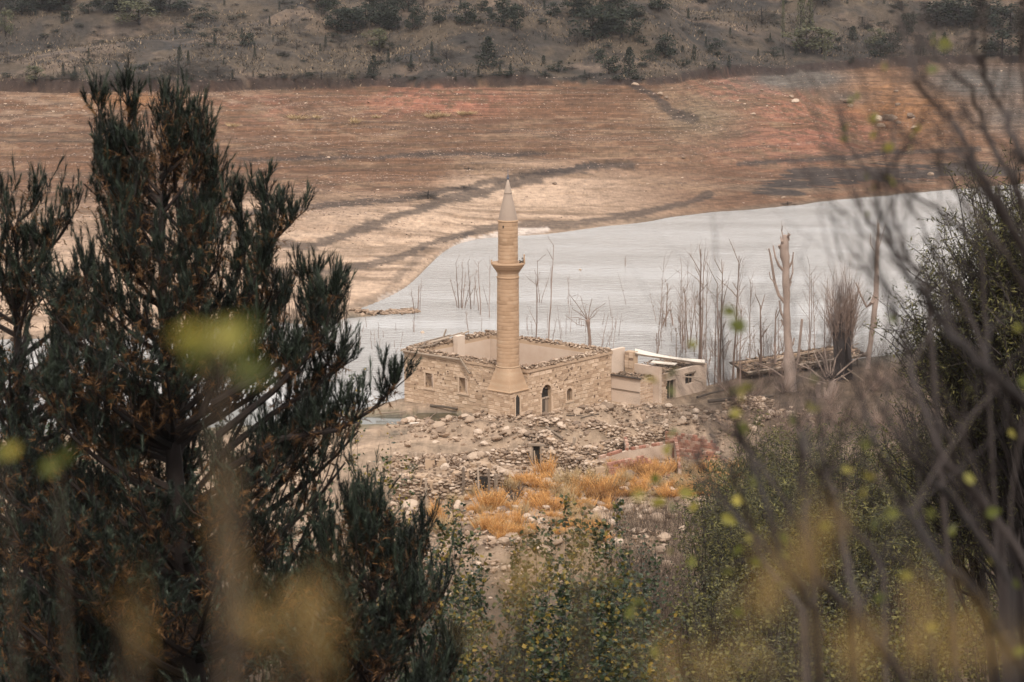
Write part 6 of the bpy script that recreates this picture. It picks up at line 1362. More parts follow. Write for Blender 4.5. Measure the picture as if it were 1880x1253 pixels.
# --- bushes made of fanned stems with small leaves
def leafy_bush(name, base, targets, label, mat, leaf, nl, tpl=NARROW, stemr=.03, seed=0, kids=5, kl=.9, cat='bush', group=None, stem='darktwig', spreadv=1.0, lo=0, hi=1):
    r = random.Random(seed); t = empty(name, tuple(base), label, cat, group); bs = t.location; b = B(); P = []
    for T_ in targets:
        st = base + Vector((r.uniform(-.4, .4), r.uniform(-.4, .4), -.1)); md = st.lerp(T_, .5) + Vector((0, 0, (T_ - st).length * .08)) + Vector((r.uniform(-.2, .2), r.uniform(-.2, .2), 0)); pts = [st, st.lerp(md, .5) + Vector((r.uniform(-.1, .1), 0, 0)), md, md.lerp(T_, .5) + Vector((r.uniform(-.1, .1), 0, .05)), T_]
        b.tube(pts, np.linspace(stemr, stemr * .15, 5), 5, r.random(), cap=False)
        for k in range(kids):
            t_ = r.uniform(.3, 1); i = min(3, int(t_ * 4)); s_ = pts[i].lerp(pts[i + 1], t_ * 4 - i); d_ = Vector((r.uniform(-1, 1), r.uniform(-1, 1), r.uniform(.0, 1.4) * spreadv)).normalized(); L_ = kl * r.uniform(.4, 1.2); e_ = s_ + d_ * L_
            b.tube([s_, s_.lerp(e_, .5) + Vector((0, 0, -.03)), e_], [stemr * .3, stemr * .2, .003], 3, r.random(), cap=False)
            m_ = max(2, nl // (kids * len(targets)))
            for j in range(m_): q_ = s_.lerp(e_, r.uniform(.15, 1.0)); P.append((q_.x + r.gauss(0, leaf * .6), q_.y + r.gauss(0, leaf * .6), q_.z + r.gauss(0, leaf * .6)))
    b.build('stems', M[stem], t, base=bs); c = B(); leaves(c, np.array(P), leaf, tpl, lo, hi); c.build('foliage', M[mat], t, base=bs); return t
def ell_targets(cu, cv, ru, rv, D, dd, n, r, shell=.45):
    out = []
    for i in range(n):
        a = r.uniform(0, 6.28); q_ = r.uniform(shell, 1)**.7; out.append(at(cu + math.cos(a) * ru * q_, cv + math.sin(a) * rv * q_, D + r.uniform(-dd, dd)))
    return out
r = random.Random(14)
def basept(u, D): p = at(u, 800, D); return Vector((p.x, D, gz(p.x, D)))
def olive(nodepx, base_u, D, targets, label, nl, seed, leaf=.10, mat='willow', lo=0, hi=1):
    """trunk from the ground to a fork, boughs from there to the targets, twigs and leaves along the boughs"""
    r = random.Random(seed); base = basept(base_u, D); node = at(*nodepx, D); t = empty('olive_bush', tuple(base), label, 'bush'); bs = t.location
    b = B(); md = base.lerp(node, .5) + Vector((.3, 0, 0)); b.tube([base - Z * .2, md, node], [.16, .12, .08], 8, .4); b.build('trunk', M['darktwig'], t, smooth_=True, base=bs)
    b = B(); P = []
    for T_ in targets:
        st = md.lerp(node, r.uniform(.3, 1)); v_ = T_ - st; pts = [st + v_ * k_ / 6 + Vector((r.gauss(0, .09), r.gauss(0, .09), r.gauss(0, .07) + .5 * math.sin(k_ / 6 * 3.14) * r.uniform(-.3, .6))) for k_ in range(7)]; pts[0] = st
        b.tube(pts, np.linspace(.035, .006, 7), 4, r.random(), cap=False)
        for k in range(12):
            t_ = r.uniform(.35, 1) * 6; i = min(5, int(t_)); s_ = pts[i].lerp(pts[i + 1], t_ - i); d_ = (v_.normalized() * r.uniform(.1, .8) + Vector((r.uniform(-1, 1), r.uniform(-1, 1), r.uniform(-.4, 1.1)))).normalized(); L_ = r.uniform(.25, .85)
            e_ = s_ + d_ * L_ + Z * .1; m_ = s_.lerp(e_, .5) + Vector((r.gauss(0, .04), 0, r.gauss(0, .04))); b.tube([s_, m_, e_], [.009, .006, .003], 3, r.random(), cap=False)
            for j in range(max(2, nl // (12 * len(targets)))): q_ = (s_.lerp(m_, r.random()) if r.random() < .4 else m_.lerp(e_, r.random())); P.append((q_.x + r.gauss(0, .05), q_.y + r.gauss(0, .05), q_.z + r.gauss(0, .05)))
    b.build('branches', M['darktwig'], t, base=bs); c = B(); leaves(c, np.array(P), leaf, NARROW, lo, hi); c.build('foliage', M[mat], t, base=bs)
for i, (cu, cv, ru, rv, D, nd, bu, nt, nl, lab) in enumerate((
    (1810, 390, 80, 95, 44, (1890, 560), 1990, 55, 9000, 'tall olive leaved bush reaching highest at the right edge of the view'), (1880, 500, 80, 190, 43, (1960, 640), 2040, 60, 10000, 'dense olive bush filling the right edge beside the lake'), (1765, 500, 85, 90, 45, (1860, 660), 1960, 60, 9500, 'airy olive bush with lake water showing through its twigs'),
    (1700, 620, 75, 60, 46, (1820, 740), 1930, 45, 6500, 'lower left arm of the airy olive bush over the bank'), (1780, 690, 110, 90, 46, (1860, 830), 1960, 65, 10000, 'dark dense olive bush below the airy one'), (1800, 860, 140, 110, 47, (1870, 980), 1940, 65, 10000, 'shady olive bush low at the right edge'), (1700, 820, 90, 90, 48, (1790, 960), 1850, 50, 7500, 'olive bush in shade behind the thick blurred stems'))):
    olive(nd, bu, D, ell_targets(cu, cv, ru, rv, D, 1.5, nt, r, .1), lab, nl, 200 + i)
for i, (cu, vt, ru, D, lab) in enumerate(((1340, 860, 60, 100, 'leftmost upright willow thicket beside the brown weeds'), (1400, 810, 60, 102, 'upright willow thicket below the pale stump'), (1460, 790, 60, 104, 'olive willow thicket in front of the bleached dead tree foot'), (1530, 800, 70, 100, 'wide olive willow thicket right of the pale stump'), (1600, 790, 70, 98, 'willow thicket under the bank at right'), (1660, 820, 80, 96, 'rightmost willow thicket behind the blurred branches'), (1310, 890, 50, 92, 'small willow thicket between brown weeds and the brick ruin'), (1720, 900, 70, 80, 'willow thicket low at right under the olive bush'), (1430, 860, 60, 96, 'willow thicket right of the brick ruin'), (1380, 930, 70, 86, 'low willow thicket in front at left'), (1470, 910, 80, 84, 'yellow-green willow thicket in front in the middle'), (1570, 920, 90, 82, 'yellow-green willow thicket in front at right'))):
    ts = [at(cu + r.gauss(0, ru * .6), vt + abs(r.gauss(0, 60)) - 8, D + r.uniform(-2.5, 2.5)) for _ in range(34)]
    leafy_bush('willow_thicket', basept(cu + r.uniform(-10, 10), D), ts, lab, 'willow', .19, 6800, stemr=.035, seed=300 + i, kids=8, kl=1.5, spreadv=1.0)
for i, (cu, vt, ru, D, lab) in enumerate(((1300, 1060, 70, 62, 'dark twiggy shrub low right of the dark leafy bush'), (1440, 1040, 90, 60, 'brown twiggy shrub with small yellowish leaves below the thickets'), (1580, 1040, 90, 58, 'shady twiggy shrub low right of centre'), (1720, 1030, 90, 56, 'shady twiggy shrub low at right'), (1840, 1030, 90, 54, 'shady twiggy shrub in the lower right corner'), (1360, 1160, 80, 46, 'low twiggy shrub at the bottom right of centre'), (1520, 1160, 90, 45, 'low twiggy shrub at the bottom right'), (1690, 1150, 90, 44, 'low twiggy shrub at the bottom far right'))):
    ts = [at(cu + r.gauss(0, ru * .6), vt + abs(r.gauss(0, 50)), D + r.uniform(-2, 2)) for _ in range(40)]
    leafy_bush('twiggy_shrub', basept(cu, D), ts, lab, 'willow', .085, 5600, tpl=LEAF, stemr=.022, seed=400 + i, kids=9, kl=.9, spreadv=.9)

# --- pines
def shoot_tpl(seed, n=35, w_=.068):
    g = np.random.default_rng(seed); V = []; 
    for i in range(n):
        h = g.random()**.8; a = g.random() * 6.28; el = R(g.uniform(22, 58)); L_ = g.uniform(.34, .5); d = np.array([math.cos(a) * math.cos(el), math.sin(a) * math.cos(el), math.sin(el)]); s_ = np.array([-math.sin(a), math.cos(a), 0]) * w_ / 2; o_ = np.array([0, 0, h * .85])
        V += [o_ - s_, o_ + s_, o_ + d * L_]
    return np.array(V), np.arange(n * 3).reshape(n, 3)
STP = [shoot_tpl(i) for i in range(4)]
def pine(name, u0, D, vtop, env, nprim, label, seed, rtrunk=.2, nsub=7, depth=2.6, utop=None, scale=1.0, per=6):
    """env: rows (v, uL, uR) of the crown's outline"""
    r = random.Random(seed); g = np.random.default_rng(seed); env = np.array(env, float); top = at(utop or u0, vtop, D); bx = at(u0, 1250, D).x; base = Vector((bx, D, gz(bx, D)))
    t = empty(name, tuple(base), label, 'pine tree'); bs = t.location; H_ = top.z - base.z
    def axis(z):
        f_ = max(0, min(1, (z - base.z) / H_)); return Vector((bx + (top.x - bx) * f_**1.4 + .10 * math.sin(f_ * 6), D + .1 * math.sin(f_ * 5), z))
    b = B(); zs = np.linspace(base.z - .3, top.z - .9, 16); b.tube([axis(z) if z > base.z else Vector((bx, D, z)) for z in zs], rtrunk * (1 - np.linspace(0, 1, 16))**.8 + .02, 9, .4); b.build('trunk', M['pinebark'], t, smooth_=True, base=bs)
    br = B(); SPp, SPd, SL = [], [], []; DP = []
    for i in range(nprim):
        f_ = (i + r.random()) / nprim; v_ = env[0, 0] + (env[-1, 0] - env[0, 0]) * f_**.9
        uL, uR = np.interp(v_, env[:, 0], env[:, 1]), np.interp(v_, env[:, 0], env[:, 2]); a = r.uniform(0, 6.28); ax_ = at(0, v_, D); A_ = axis(ax_.z)
        xL, xR = at(uL, v_, D).x, at(uR, v_, D).x; c_ = math.cos(a); ext = (xR - A_.x) if c_ > 0 else (A_.x - xL); ext = max(.15, ext) ; dp = min(depth, (xR - xL) * .45)
        q_ = r.uniform(.72, 1.0); T_ = Vector((A_.x + c_ * ext * q_, D + math.sin(a) * dp * q_, ax_.z)); hor = Vector((T_.x - A_.x, T_.y - D, 0)).length
        za = max(base.z + .4, T_.z - hor * r.uniform(.35, .75) - .3); s_ = axis(min(za, top.z - .3)); md = Vector((s_.x + (T_.x - s_.x) * .6, s_.y + (T_.y - s_.y) * .6, s_.z + (T_.z - s_.z) * .38)) + Vector((r.uniform(-.12, .12), r.uniform(-.12, .12), 0))
        pts = []
        for k in range(7): w1 = k / 6; pts.append(s_ * (1 - w1)**2 + md * 2 * w1 * (1 - w1) + T_ * w1**2)
        r0 = .018 + .022 * min(2.5, hor); br.tube(pts, np.linspace(r0, .012, 7), 5, r.random(), cap=False)
        ns = int(nsub * min(1.6, .5 + hor / 2)); tips = [(pts[-1], (pts[-1] - pts[-2]).normalized())]
        for k in range(ns):
            w1 = r.uniform(.22, 1); j = min(5, int(w1 * 6)); o_ = pts[j].lerp(pts[j + 1], w1 * 6 - j); tan_ = (pts[j + 1] - pts[j]).normalized(); side = tan_.cross(Z).normalized() * r.choice((-1, 1))
            d_ = (tan_ * r.uniform(.3, 1) + side * r.uniform(.2, 1) + Z * r.uniform(.2, 1.0)).normalized(); L_ = (.35 + .28 * hor * (1 - w1 * .6)) * r.uniform(.5, 1.1) * scale; e_ = o_ + d_ * L_ + Z * L_ * .25
            br.tube([o_, o_ + d_ * L_ * .55, e_], [.014, .011, .007], 4, r.random(), cap=False); tips.append((e_, (d_ + Z * .6).normalized()))
            for kk in range(4 + int(L_ * 5)): DP.append(tuple(o_.lerp(e_, r.uniform(.0, .7)) + Vector((r.gauss(0, .05), r.gauss(0, .05), r.gauss(0, .05)))))
            for kk in range(2): q2 = o_.lerp(e_, r.uniform(.35, .85)); SPp.append(tuple(q2)); SPd.append(tuple(d_ + Vector((r.gauss(0, .4), r.gauss(0, .4), .7 + r.random())))); SL.append(r.uniform(.16, .3))
        for (e_, d_) in tips:
            for kk in range(per):
                dd_ = Vector((r.gauss(0, .45), r.gauss(0, .45), 1.5 + r.random() * .9)) + d_ * .5; o_ = e_ - d_ * r.uniform(0, .3) + Vector((r.gauss(0, .06), r.gauss(0, .06), r.gauss(0, .05)))
                edge = f_ < .22 or T_.x > A_.x + ext * .5 or r.random() < .12
                SPp.append(tuple(o_)); SPd.append(tuple(dd_ if edge else dd_ * .4 + Vector((r.gauss(0, .8), r.gauss(0, .8), .2)))); SL.append(r.uniform(.10, .2) if kk else (r.uniform(.25, .5) if edge else r.uniform(.12, .24)))
    br.build('branch', M['pinebark'], t, base=bs)
    SPp, SPd, SL = np.array(SPp), np.array(SPd), np.array(SL) * scale; c = B(); k = g.integers(0, 4, len(SPp)); Mx = dirmats(SPd)
    for i in range(4):
        m_ = k == i; s3 = np.stack([np.full(m_.sum(), .165 * scale), np.full(m_.sum(), .165 * scale), SL[m_] * 1.35], -1)
        c.inst(STP[i][0], STP[i][1], Mx[m_] * s3[:, None, :], SPp[m_], g.random(m_.sum()))
    c.build('needles', M['needle'], t, kind='stuff', base=bs)
    DP = np.array(DP); c = B(); m_ = g.random(len(DP)) < .9; DPm = DP[m_]; k = g.integers(0, 4, len(DPm)); Mx = dirmats(g.normal(size=DPm.shape) + [0, 0, .2])
    for i in range(4):
        q_ = k == i; c.inst(STP[i][0][:27], STP[i][1][:9], Mx[q_] * .22 * scale, DPm[q_], g.random(q_.sum()))
    c.build('dry_needles', M['deadneedle'], t, kind='stuff', base=bs); return len(SPp)
pine('pine_tree', 352, 32, 230, [(230, 270, 345), (260, 225, 375), (310, 185, 395), (380, 160, 440), (430, 140, 470), (500, 120, 520), (560, 90, 590), (640, 60, 630), (720, 40, 660), (800, 20, 700), (900, -20, 720), (1050, -60, 760), (1250, -100, 780), (1450, -60, 700)], 180, 'big dark pine with upright candle shoots filling the left of the view', 1, rtrunk=.24, utop=300, per=4)
pine('pine_tree', 60, 34, 310, [(330, 0, 60), (370, -30, 140), (420, -80, 200), (560, -140, 260), (800, -200, 300), (1100, -250, 330), (1400, -200, 300)], 84, 'dark pine at the far left edge behind the big one', 2, rtrunk=.2, utop=40)
pine('pine_tree', 640, 30.5, 905, [(930, 660, 750), (975, 610, 780), (1030, 570, 805), (1100, 520, 825), (1200, 480, 850), (1350, 450, 860)], 60, 'lower young pine crown in shade at the foot of the big pine', 3, rtrunk=.12, utop=720, depth=1.5)
# the separate boughs that stand out on the right of the big pine
def bough(pts, D, label, seed, nsub=9, r0=.05, spread=.45, n=6):
    r = random.Random(seed); g = np.random.default_rng(seed); P = [at(u, v, D + q_) for u, v, q_ in pts]; t = empty('pine_bough', tuple(P[0]), label, 'pine bough'); bs = t.location
    b = B(); fine = []
    for a, c in zip(P[:-1], P[1:]):
        for k in range(4): fine.append(a.lerp(c, k / 4))
    fine.append(P[-1]); b.tube(fine, np.linspace(r0, .012, len(fine)), 6, .4, cap=False); SPp, SPd, SL = [], [], []; DP = []
    L0 = sum((c - a).length for a, c in zip(P[:-1], P[1:]))
    for k in range(int(L0 * nsub)):
        w1 = r.uniform(.25, 1) * (len(fine) - 1); j = min(len(fine) - 2, int(w1)); o_ = fine[j].lerp(fine[j + 1], w1 - j); tn = (fine[j + 1] - fine[j]).normalized(); d_ = (tn * .5 + Vector((r.uniform(-1, 1), r.uniform(-1, 1), r.uniform(.2, 1.2)))).normalized(); L_ = r.uniform(.18, spread); e_ = o_ + d_ * L_
        b.tube([o_, e_], [.012, .007], 4, .5, cap=False)
        for kk in range(n): SPp.append(tuple(e_ - d_ * r.uniform(0, .15))); SPd.append(tuple(Vector((r.gauss(0, .4), r.gauss(0, .4), 1.2)) + d_ * .4)); SL.append(r.uniform(.14, .32))
        for kk in range(3): DP.append(tuple(o_.lerp(e_, r.uniform(0, .8))))
    for kk in range(8): SPp.append(tuple(P[-1])); SPd.append((r.gauss(0, .4), r.gauss(0, .4), 1.4)); SL.append(r.uniform(.2, .42))
    b.build('branch', M['pinebark'], t, base=bs); SPp, SPd, SL = np.array(SPp), np.array(SPd), np.array(SL); c = B(); k = g.integers(0, 4, len(SPp)); Mx = dirmats(SPd)
    for i in range(4):
        m_ = k == i; s3 = np.stack([np.full(m_.sum(), .165), np.full(m_.sum(), .165), SL[m_] * 1.35], -1); c.inst(STP[i][0], STP[i][1], Mx[m_] * s3[:, None, :], SPp[m_], g.random(m_.sum()))
    c.build('needles', M['needle'], t, kind='stuff', base=bs)
    c = B(); DP = np.array(DP); k = g.integers(0, 4, len(DP)); Mx = dirmats(g.normal(size=DP.shape))
    for i in range(4): q_ = k == i; c.inst(STP[i][0][:27], STP[i][1][:9], Mx[q_] * .2, DP[q_], g.random(q_.sum()))
    c.build('dry_needles', M['deadneedle'], t, kind='stuff', base=bs)
bough([(370, 760, 0), (430, 610, -.2), (470, 510, -.4), (505, 440, -.5), (532, 410, -.5)], 31.5, 'forked pine bough ending in candles over the pale flats', 11)
bough([(430, 610, -.2), (470, 530, -.2), (492, 440, -.1), (490, 375, 0)], 31.6, 'upright pine bough left beside the forked one', 12, r0=.04)
bough([(400, 600, .2), (440, 500, .2), (445, 430, .3), (443, 370, .3)], 31.8, 'tall thin pine candle bough at the crown\'s right shoulder', 13, nsub=7, r0=.03, spread=.25)
bough([(400, 800, 0), (500, 720, -.3), (570, 650, -.5), (600, 600, -.5), (612, 540, -.5)], 31, 'low pine bough reaching out over the near water', 14)
bough([(500, 720, .1), (560, 640, .2), (575, 580, .2), (567, 515, .2)], 31.4, 'thin pine bough with a single candle at the water edge', 15, nsub=6, r0=.03, spread=.25)
bough([(390, 740, 0), (480, 690, -.2), (545, 640, -.3), (585, 590, -.3), (598, 560, -.3)], 31.3, 'pine bough reaching over the stony spit below the single candle', 24, nsub=11)
bough([(400, 840, 0), (500, 760, -.2), (580, 710, -.3), (625, 670, -.3)], 31.2, 'dense pine bough just above the longest lowest one', 25, nsub=12)
bough([(380, 700, .3), (440, 640, .3), (490, 600, .3), (520, 560, .3)], 32, 'short inner pine bough behind the forked one', 26, nsub=12)
bough([(420, 860, 0), (520, 805, -.4), (620, 790, -.6), (680, 755, -.7), (722, 715, -.7)], 31, 'long lowest pine bough pointing at the mosque', 16)
bough([(360, 600, .2), (370, 450, .2), (392, 380, .3), (394, 325, .3)], 32, 'pine candle bough on the right of the main crown', 17, nsub=8, r0=.035, spread=.3)
bough([(340, 420, 0), (365, 330, 0), (374, 290, 0), (377, 245, 0)], 32, 'topmost right candle bough of the big pine', 18, nsub=7, r0=.03, spread=.25)
bough([(330, 420, 0), (240, 330, 0), (236, 250, 0), (236, 168, 0)], 32, 'highest candle bough of the big pine', 19, nsub=7, r0=.03, spread=.28)
bough([(330, 460, 0), (215, 350, 0), (185, 280, 0), (181, 195, 0)], 32, 'left high candle bough of the big pine', 20, nsub=8, r0=.03, spread=.28)
bough([(330, 420, .2), (320, 330, .2), (320, 270, .2), (308, 200, .2)], 32, 'middle high candle bough of the big pine', 21, nsub=9, r0=.03, spread=.3)
# ------------------------------------------------------------------ near, out of focus: a bare shrub on the right with its last leaves, tall plumed stalks
def leaf_mesh():
    n = 5; V = []; F = []
    for i in range(n + 1):
        t_ = i / n; w_ = .36 * math.sin(math.pi * t_**.75) * (1 - .1 * t_); V += [(t_, -w_, .10 * abs(w_) - .12 * t_ * t_), (t_, 0, -.04 - .12 * t_ * t_), (t_, w_, .10 * abs(w_) - .12 * t_ * t_)]
    for i in range(n):
        k = i * 3; F += [[k, k + 3, k + 4, k + 1], [k + 1, k + 4, k + 5, k + 2]]
    o = mk('leaf_source', V, np.array(F), M['fgleaf']); me = o.data; bpy.data.objects.remove(o); return me
LM = leaf_mesh()
def near_shrub(label, stems, lv, D0, base_u, seed, twigs=9, leafs=.045, mat='darktwig'):
    """stems: ([(u, v)...], px width, depth offset); lv: (u, v, px size)"""
    r = random.Random(seed); bx = at(base_u, 1253, D0).x; base = Vector((bx, D0, gz(bx, max(6, D0)))); base.z = min(base.z, 35.0); t = empty('near_shrub', tuple(base), label, 'shrub'); bs = t.location; allp = []
    b2 = B()
    for pts, w_, dd_ in stems:
        D_ = D0 + dd_; P = [at(u, v, D_ + .12 * math.sin(i * 1.7 + w_)) for i, (u, v) in enumerate(pts)]
        fine = []
        for i in range(len(P) - 1):
            for k in range(3): fine.append(P[i].lerp(P[i + 1], k / 3) + Vector((r.gauss(0, .003), r.gauss(0, .01), r.gauss(0, .003))))
        fine.append(P[-1]); root = fine[0]; g_ = Vector((base.x + (root.x - base.x) * .3, D0, base.z - .1))
        fine = [g_, g_.lerp(root, .6) + Vector((.02, 0, .02))] + fine; r0 = w_ / 2 / FPX * D_
        b = B(); b.tube(fine, np.concatenate([[r0 * 1.25, r0 * 1.1], np.linspace(r0, r0 * .28, len(fine) - 2)]), 7, r.random()); b.build('stem', M[mat], t, smooth_=True, base=bs)
        for k in range(twigs):
            i = r.randrange(3, len(fine) - 1); s_ = fine[i]; tn = (fine[i + 1] - fine[i]).normalized(); d_ = (tn + Vector((r.uniform(-.8, .8), r.uniform(-.5, .5), r.uniform(-.1, .8)))).normalized(); bare(b2, s_, d_, r.uniform(.10, .45), r0 * .3, 1, .45, rr_=r, kids=3, tint=r.random())
        allp += fine[4:]
    b2.build('twigs', M[mat], t, base=bs); b3 = B()
    for (u, v, px) in lv:
        ap = min(allp, key=lambda p: (project(p.x, p.y, p.z)[0] - u)**2 + (project(p.x, p.y, p.z)[1] - v)**2); p = at(u, v, ap.y + r.uniform(-.15, .15)); b3.tube([ap, ap.lerp(p, .5) + Z * .01, p], [.0013, .001, .0008], 3, .5, cap=False)
        s_ = px / FPX * p.y * 1.05; o = bpy.data.objects.new('leaf', LM); COL.objects.link(o); o.parent = t; o.location = p - bs; o.scale = (s_, s_, s_)
        o.rotation_euler = (R(r.uniform(40, 110)), R(r.uniform(-40, 40)), R(r.uniform(-60, 240)))
    b3.build('petioles', M[mat], t, base=bs, kind='stuff'); return t
STA = [([(1900, 760), (1820, 680), (1753, 628), (1726, 588), (1696, 544), (1669, 507), (1645, 470), (1622, 407), (1605, 330)], 22, 0), ([(1930, 1120), (1880, 1030), (1800, 905), (1740, 850), (1686, 740), (1662, 645), (1640, 560), (1600, 470)], 18, .5),
       ([(1880, 1230), (1794, 1095), (1734, 1039), (1694, 983), (1662, 927), (1642, 878), (1606, 818), (1585, 750), (1560, 690), (1545, 640)], 20, -.3), ([(1860, 1080), (1810, 999), (1754, 927), (1702, 878), (1666, 826), (1622, 766), (1590, 690)], 17, .9), ([(1840, 990), (1762, 882), (1738, 798), (1694, 750), (1650, 690)], 14, 1.3),
       ([(1930, 900), (1880, 820), (1822, 700), (1790, 600), (1750, 520), (1700, 440), (1660, 350)], 14, 1.1), ([(1960, 640), (1900, 560), (1850, 470), (1790, 400), (1740, 330), (1700, 250)], 13, .6)]
STB = [([(1700, 1330), (1642, 1216), (1581, 1131), (1557, 1031), (1541, 943), (1521, 894), (1481, 834), (1468, 790)], 20, -.2), ([(1560, 1120), (1500, 1060), (1481, 991), (1477, 910), (1469, 830), (1462, 760), (1470, 690)], 15, .5), ([(1500, 1120), (1437, 1043), (1405, 930), (1381, 830), (1352, 774), (1340, 700), (1322, 640)], 15, .2),
       ([(1470, 1120), (1393, 1015), (1365, 927), (1340, 870), (1312, 822), (1300, 770)], 12, .7), ([(1490, 1000), (1421, 886), (1370, 820), (1330, 790), (1284, 746)], 10, 1.0), ([(1480, 1080), (1400, 1000), (1349, 943), (1300, 880), (1284, 846), (1262, 800)], 10, 1.3), ([(1620, 1050), (1540, 940), (1510, 840), (1500, 740), (1520, 640), (1540, 520)], 10, .9)]
STC = [([(1960, 420), (1900, 320), (1880, 285), (1855, 241), (1835, 198), (1800, 120), (1790, 60)], 20, 0), ([(1900, 420), (1850, 320), (1822, 268), (1798, 208), (1775, 161), (1748, 134), (1700, 80)], 16, .4), ([(1880, 460), (1800, 320), (1765, 255), (1741, 211), (1698, 178), (1681, 144), (1668, 84), (1640, 20)], 15, .2),
       ([(1700, 540), (1650, 430), (1641, 302), (1640, 240), (1638, 180)], 8, .6), ([(1900, 300), (1890, 200), (1870, 90), (1872, -20)], 12, .3), ([(1800, 460), (1720, 380), (1620, 330), (1570, 290), (1540, 230)], 8, .8), ([(1700, 500), (1640, 460), (1590, 400), (1560, 330), (1530, 260)], 7, .7), ([(1660, 560), (1600, 500), (1545, 480), (1520, 380)], 5, .5), ([(1940, 560), (1860, 430), (1830, 340), (1780, 300), (1740, 260)], 13, .9)]
LB = [(1208, 700, 30), (1245, 680, 34), (1232, 725, 30), (1280, 635, 24), (1327, 568, 30), (1372, 600, 40), (1385, 708, 36), (1358, 715, 26), (1362, 737, 26), (1480, 745, 30), (1465, 772, 34), (1378, 790, 34), (1340, 758, 22), (1225, 800, 30), (1232, 824, 34), (1210, 885, 26), (1245, 905, 34), (1222, 925, 36), (1232, 940, 28), (1265, 935, 22), (1325, 945, 32), (1390, 890, 30), (1343, 918, 28), (1545, 865, 26), (1365, 1005, 26), (1368, 985, 22), (1445, 1000, 32), (1425, 1018, 28), (1500, 980, 26), (1523, 972, 24), (1232, 1012, 26), (1262, 1038, 30), (1310, 1055, 24), (1345, 1052, 22), (1398, 1040, 30), (1148, 1135, 32), (1180, 1105, 24), (1140, 1075, 22), (1210, 1195, 30), (1410, 1140, 36), (1365, 1130, 28), (1445, 1075, 20)]
LA = [(1590, 900, 36), (1608, 880, 28), (1620, 945, 36), (1612, 960, 30), (1770, 880, 34), (1715, 950, 30), (1755, 972, 34), (1810, 945, 30), (1575, 1070, 28), (1675, 1060, 26), (1625, 1098, 26), (1830, 1035, 24), (1870, 1070, 30), (1875, 600, 26), (1870, 700, 34), (1780, 713, 22), (1850, 790, 22), (1500, 697, 20), (1632, 582, 22), (1600, 812, 26), (1820, 1130, 26), (1860, 1200, 28), (1700, 1150, 24)]
LC = [(1610, 230, 24), (1608, 250, 24), (1612, 210, 20), (1690, 235, 22), (1642, 268, 24), (1565, 180, 20), (1578, 172, 16), (1720, 80, 34), (1714, 66, 26), (1560, 252, 20), (1545, 240, 20), (1595, 330, 22), (1605, 345, 22), (1640, 330, 20), (1632, 335, 16), (1670, 270, 16), (1590, 395, 22), (1628, 125, 18), (1700, 130, 24), (1672, 255, 18)]
near_shrub('blurred bare shrub with a few green leaves, arching in low from the right edge', STA, LA, 4.6, 1980, 1, twigs=12)
near_shrub('blurred bare shrub with scattered round yellow green leaves, rising at lower right', STB, LB, 4.4, 1720, 2, twigs=12)
near_shrub('blurred bare branches with few leaves reaching into the upper right corner', STC, LC, 5.2, 2040, 3, twigs=14)
def hairy(D, spots, label, seed, n=420, tuft=.035, mat='plume', slant=.2):
    """a stalk from the ground with plumes at the given places: (u, v, ru, rv)"""
    r = random.Random(seed); g = np.random.default_rng(seed); u0 = spots[0][0]; bx = at(u0, 1253, D).x; base = Vector((bx, D, 34.9)); t = empty('plumed_stalk', tuple(base), label, 'plant'); bs = t.location; b = B()
    for (u, v, ru, rv) in spots:
        c = B()
        T_ = at(u, v + rv * .8, D); b.tube([base, base.lerp(T_, .5) + Vector((r.gauss(0, .02), 0, 0)), T_, at(u, v - rv * .7, D)], [.003, .0022, .0015, .0006], 4, .5, cap=False)
        P = []
        for k in range(n):
            h = r.uniform(-1, 1); q_ = r.gauss(0, .8) * (1 - .5 * max(0, -h)); p = at(u + q_ * ru + h * ru * slant, v + h * rv, D + r.gauss(0, .03)); P.append(tuple(p))
        P = np.array(P); strands(c, P, g.normal(size=P.shape) * .5 + [0, 0, 1], g.uniform(.5, 1, n) * tuft, 1.2)
        c.build('plume', M[mat], t, kind='stuff', base=bs)
    b.build('stalk', M['drygrass'], t, base=bs)
hairy(1.25, [(1480, 1040, 30, 70), (1425, 1095, 34, 50)], 'very blurred golden plume rising right of the bottom centre', 1, 25, slant=-1.6)
hairy(1.35, [(1690, 1170, 34, 90)], 'very blurred golden plume at the lower right', 2, 34)
hairy(1.15, [(1270, 1235, 70, 50)], 'very blurred pale plumes along the bottom edge right of centre', 3, 18)
hairy(1.1, [(935, 1120, 24, 110)], 'very blurred golden streak of a stalk at bottom centre', 4, 22, slant=-2.2)
hairy(1.0, [(500, 1215, 60, 80), (560, 1160, 30, 60)], 'very blurred golden plume at the bottom left of centre', 5, 18)
hairy(1.6, [(1068, 1000, 26, 90)], 'blurred yellow green grass plume before the central saplings', 6, 14)
hairy(1.0, [(240, 1180, 50, 100), (420, 980, 34, 130)], 'very faint blurred olive stalk in front of the pine', 7, 9)
hairy(1.3, [(1560, 1220, 60, 60), (1800, 1210, 50, 60)], 'very blurred pale gold plumes along the bottom right edge', 8, 26)
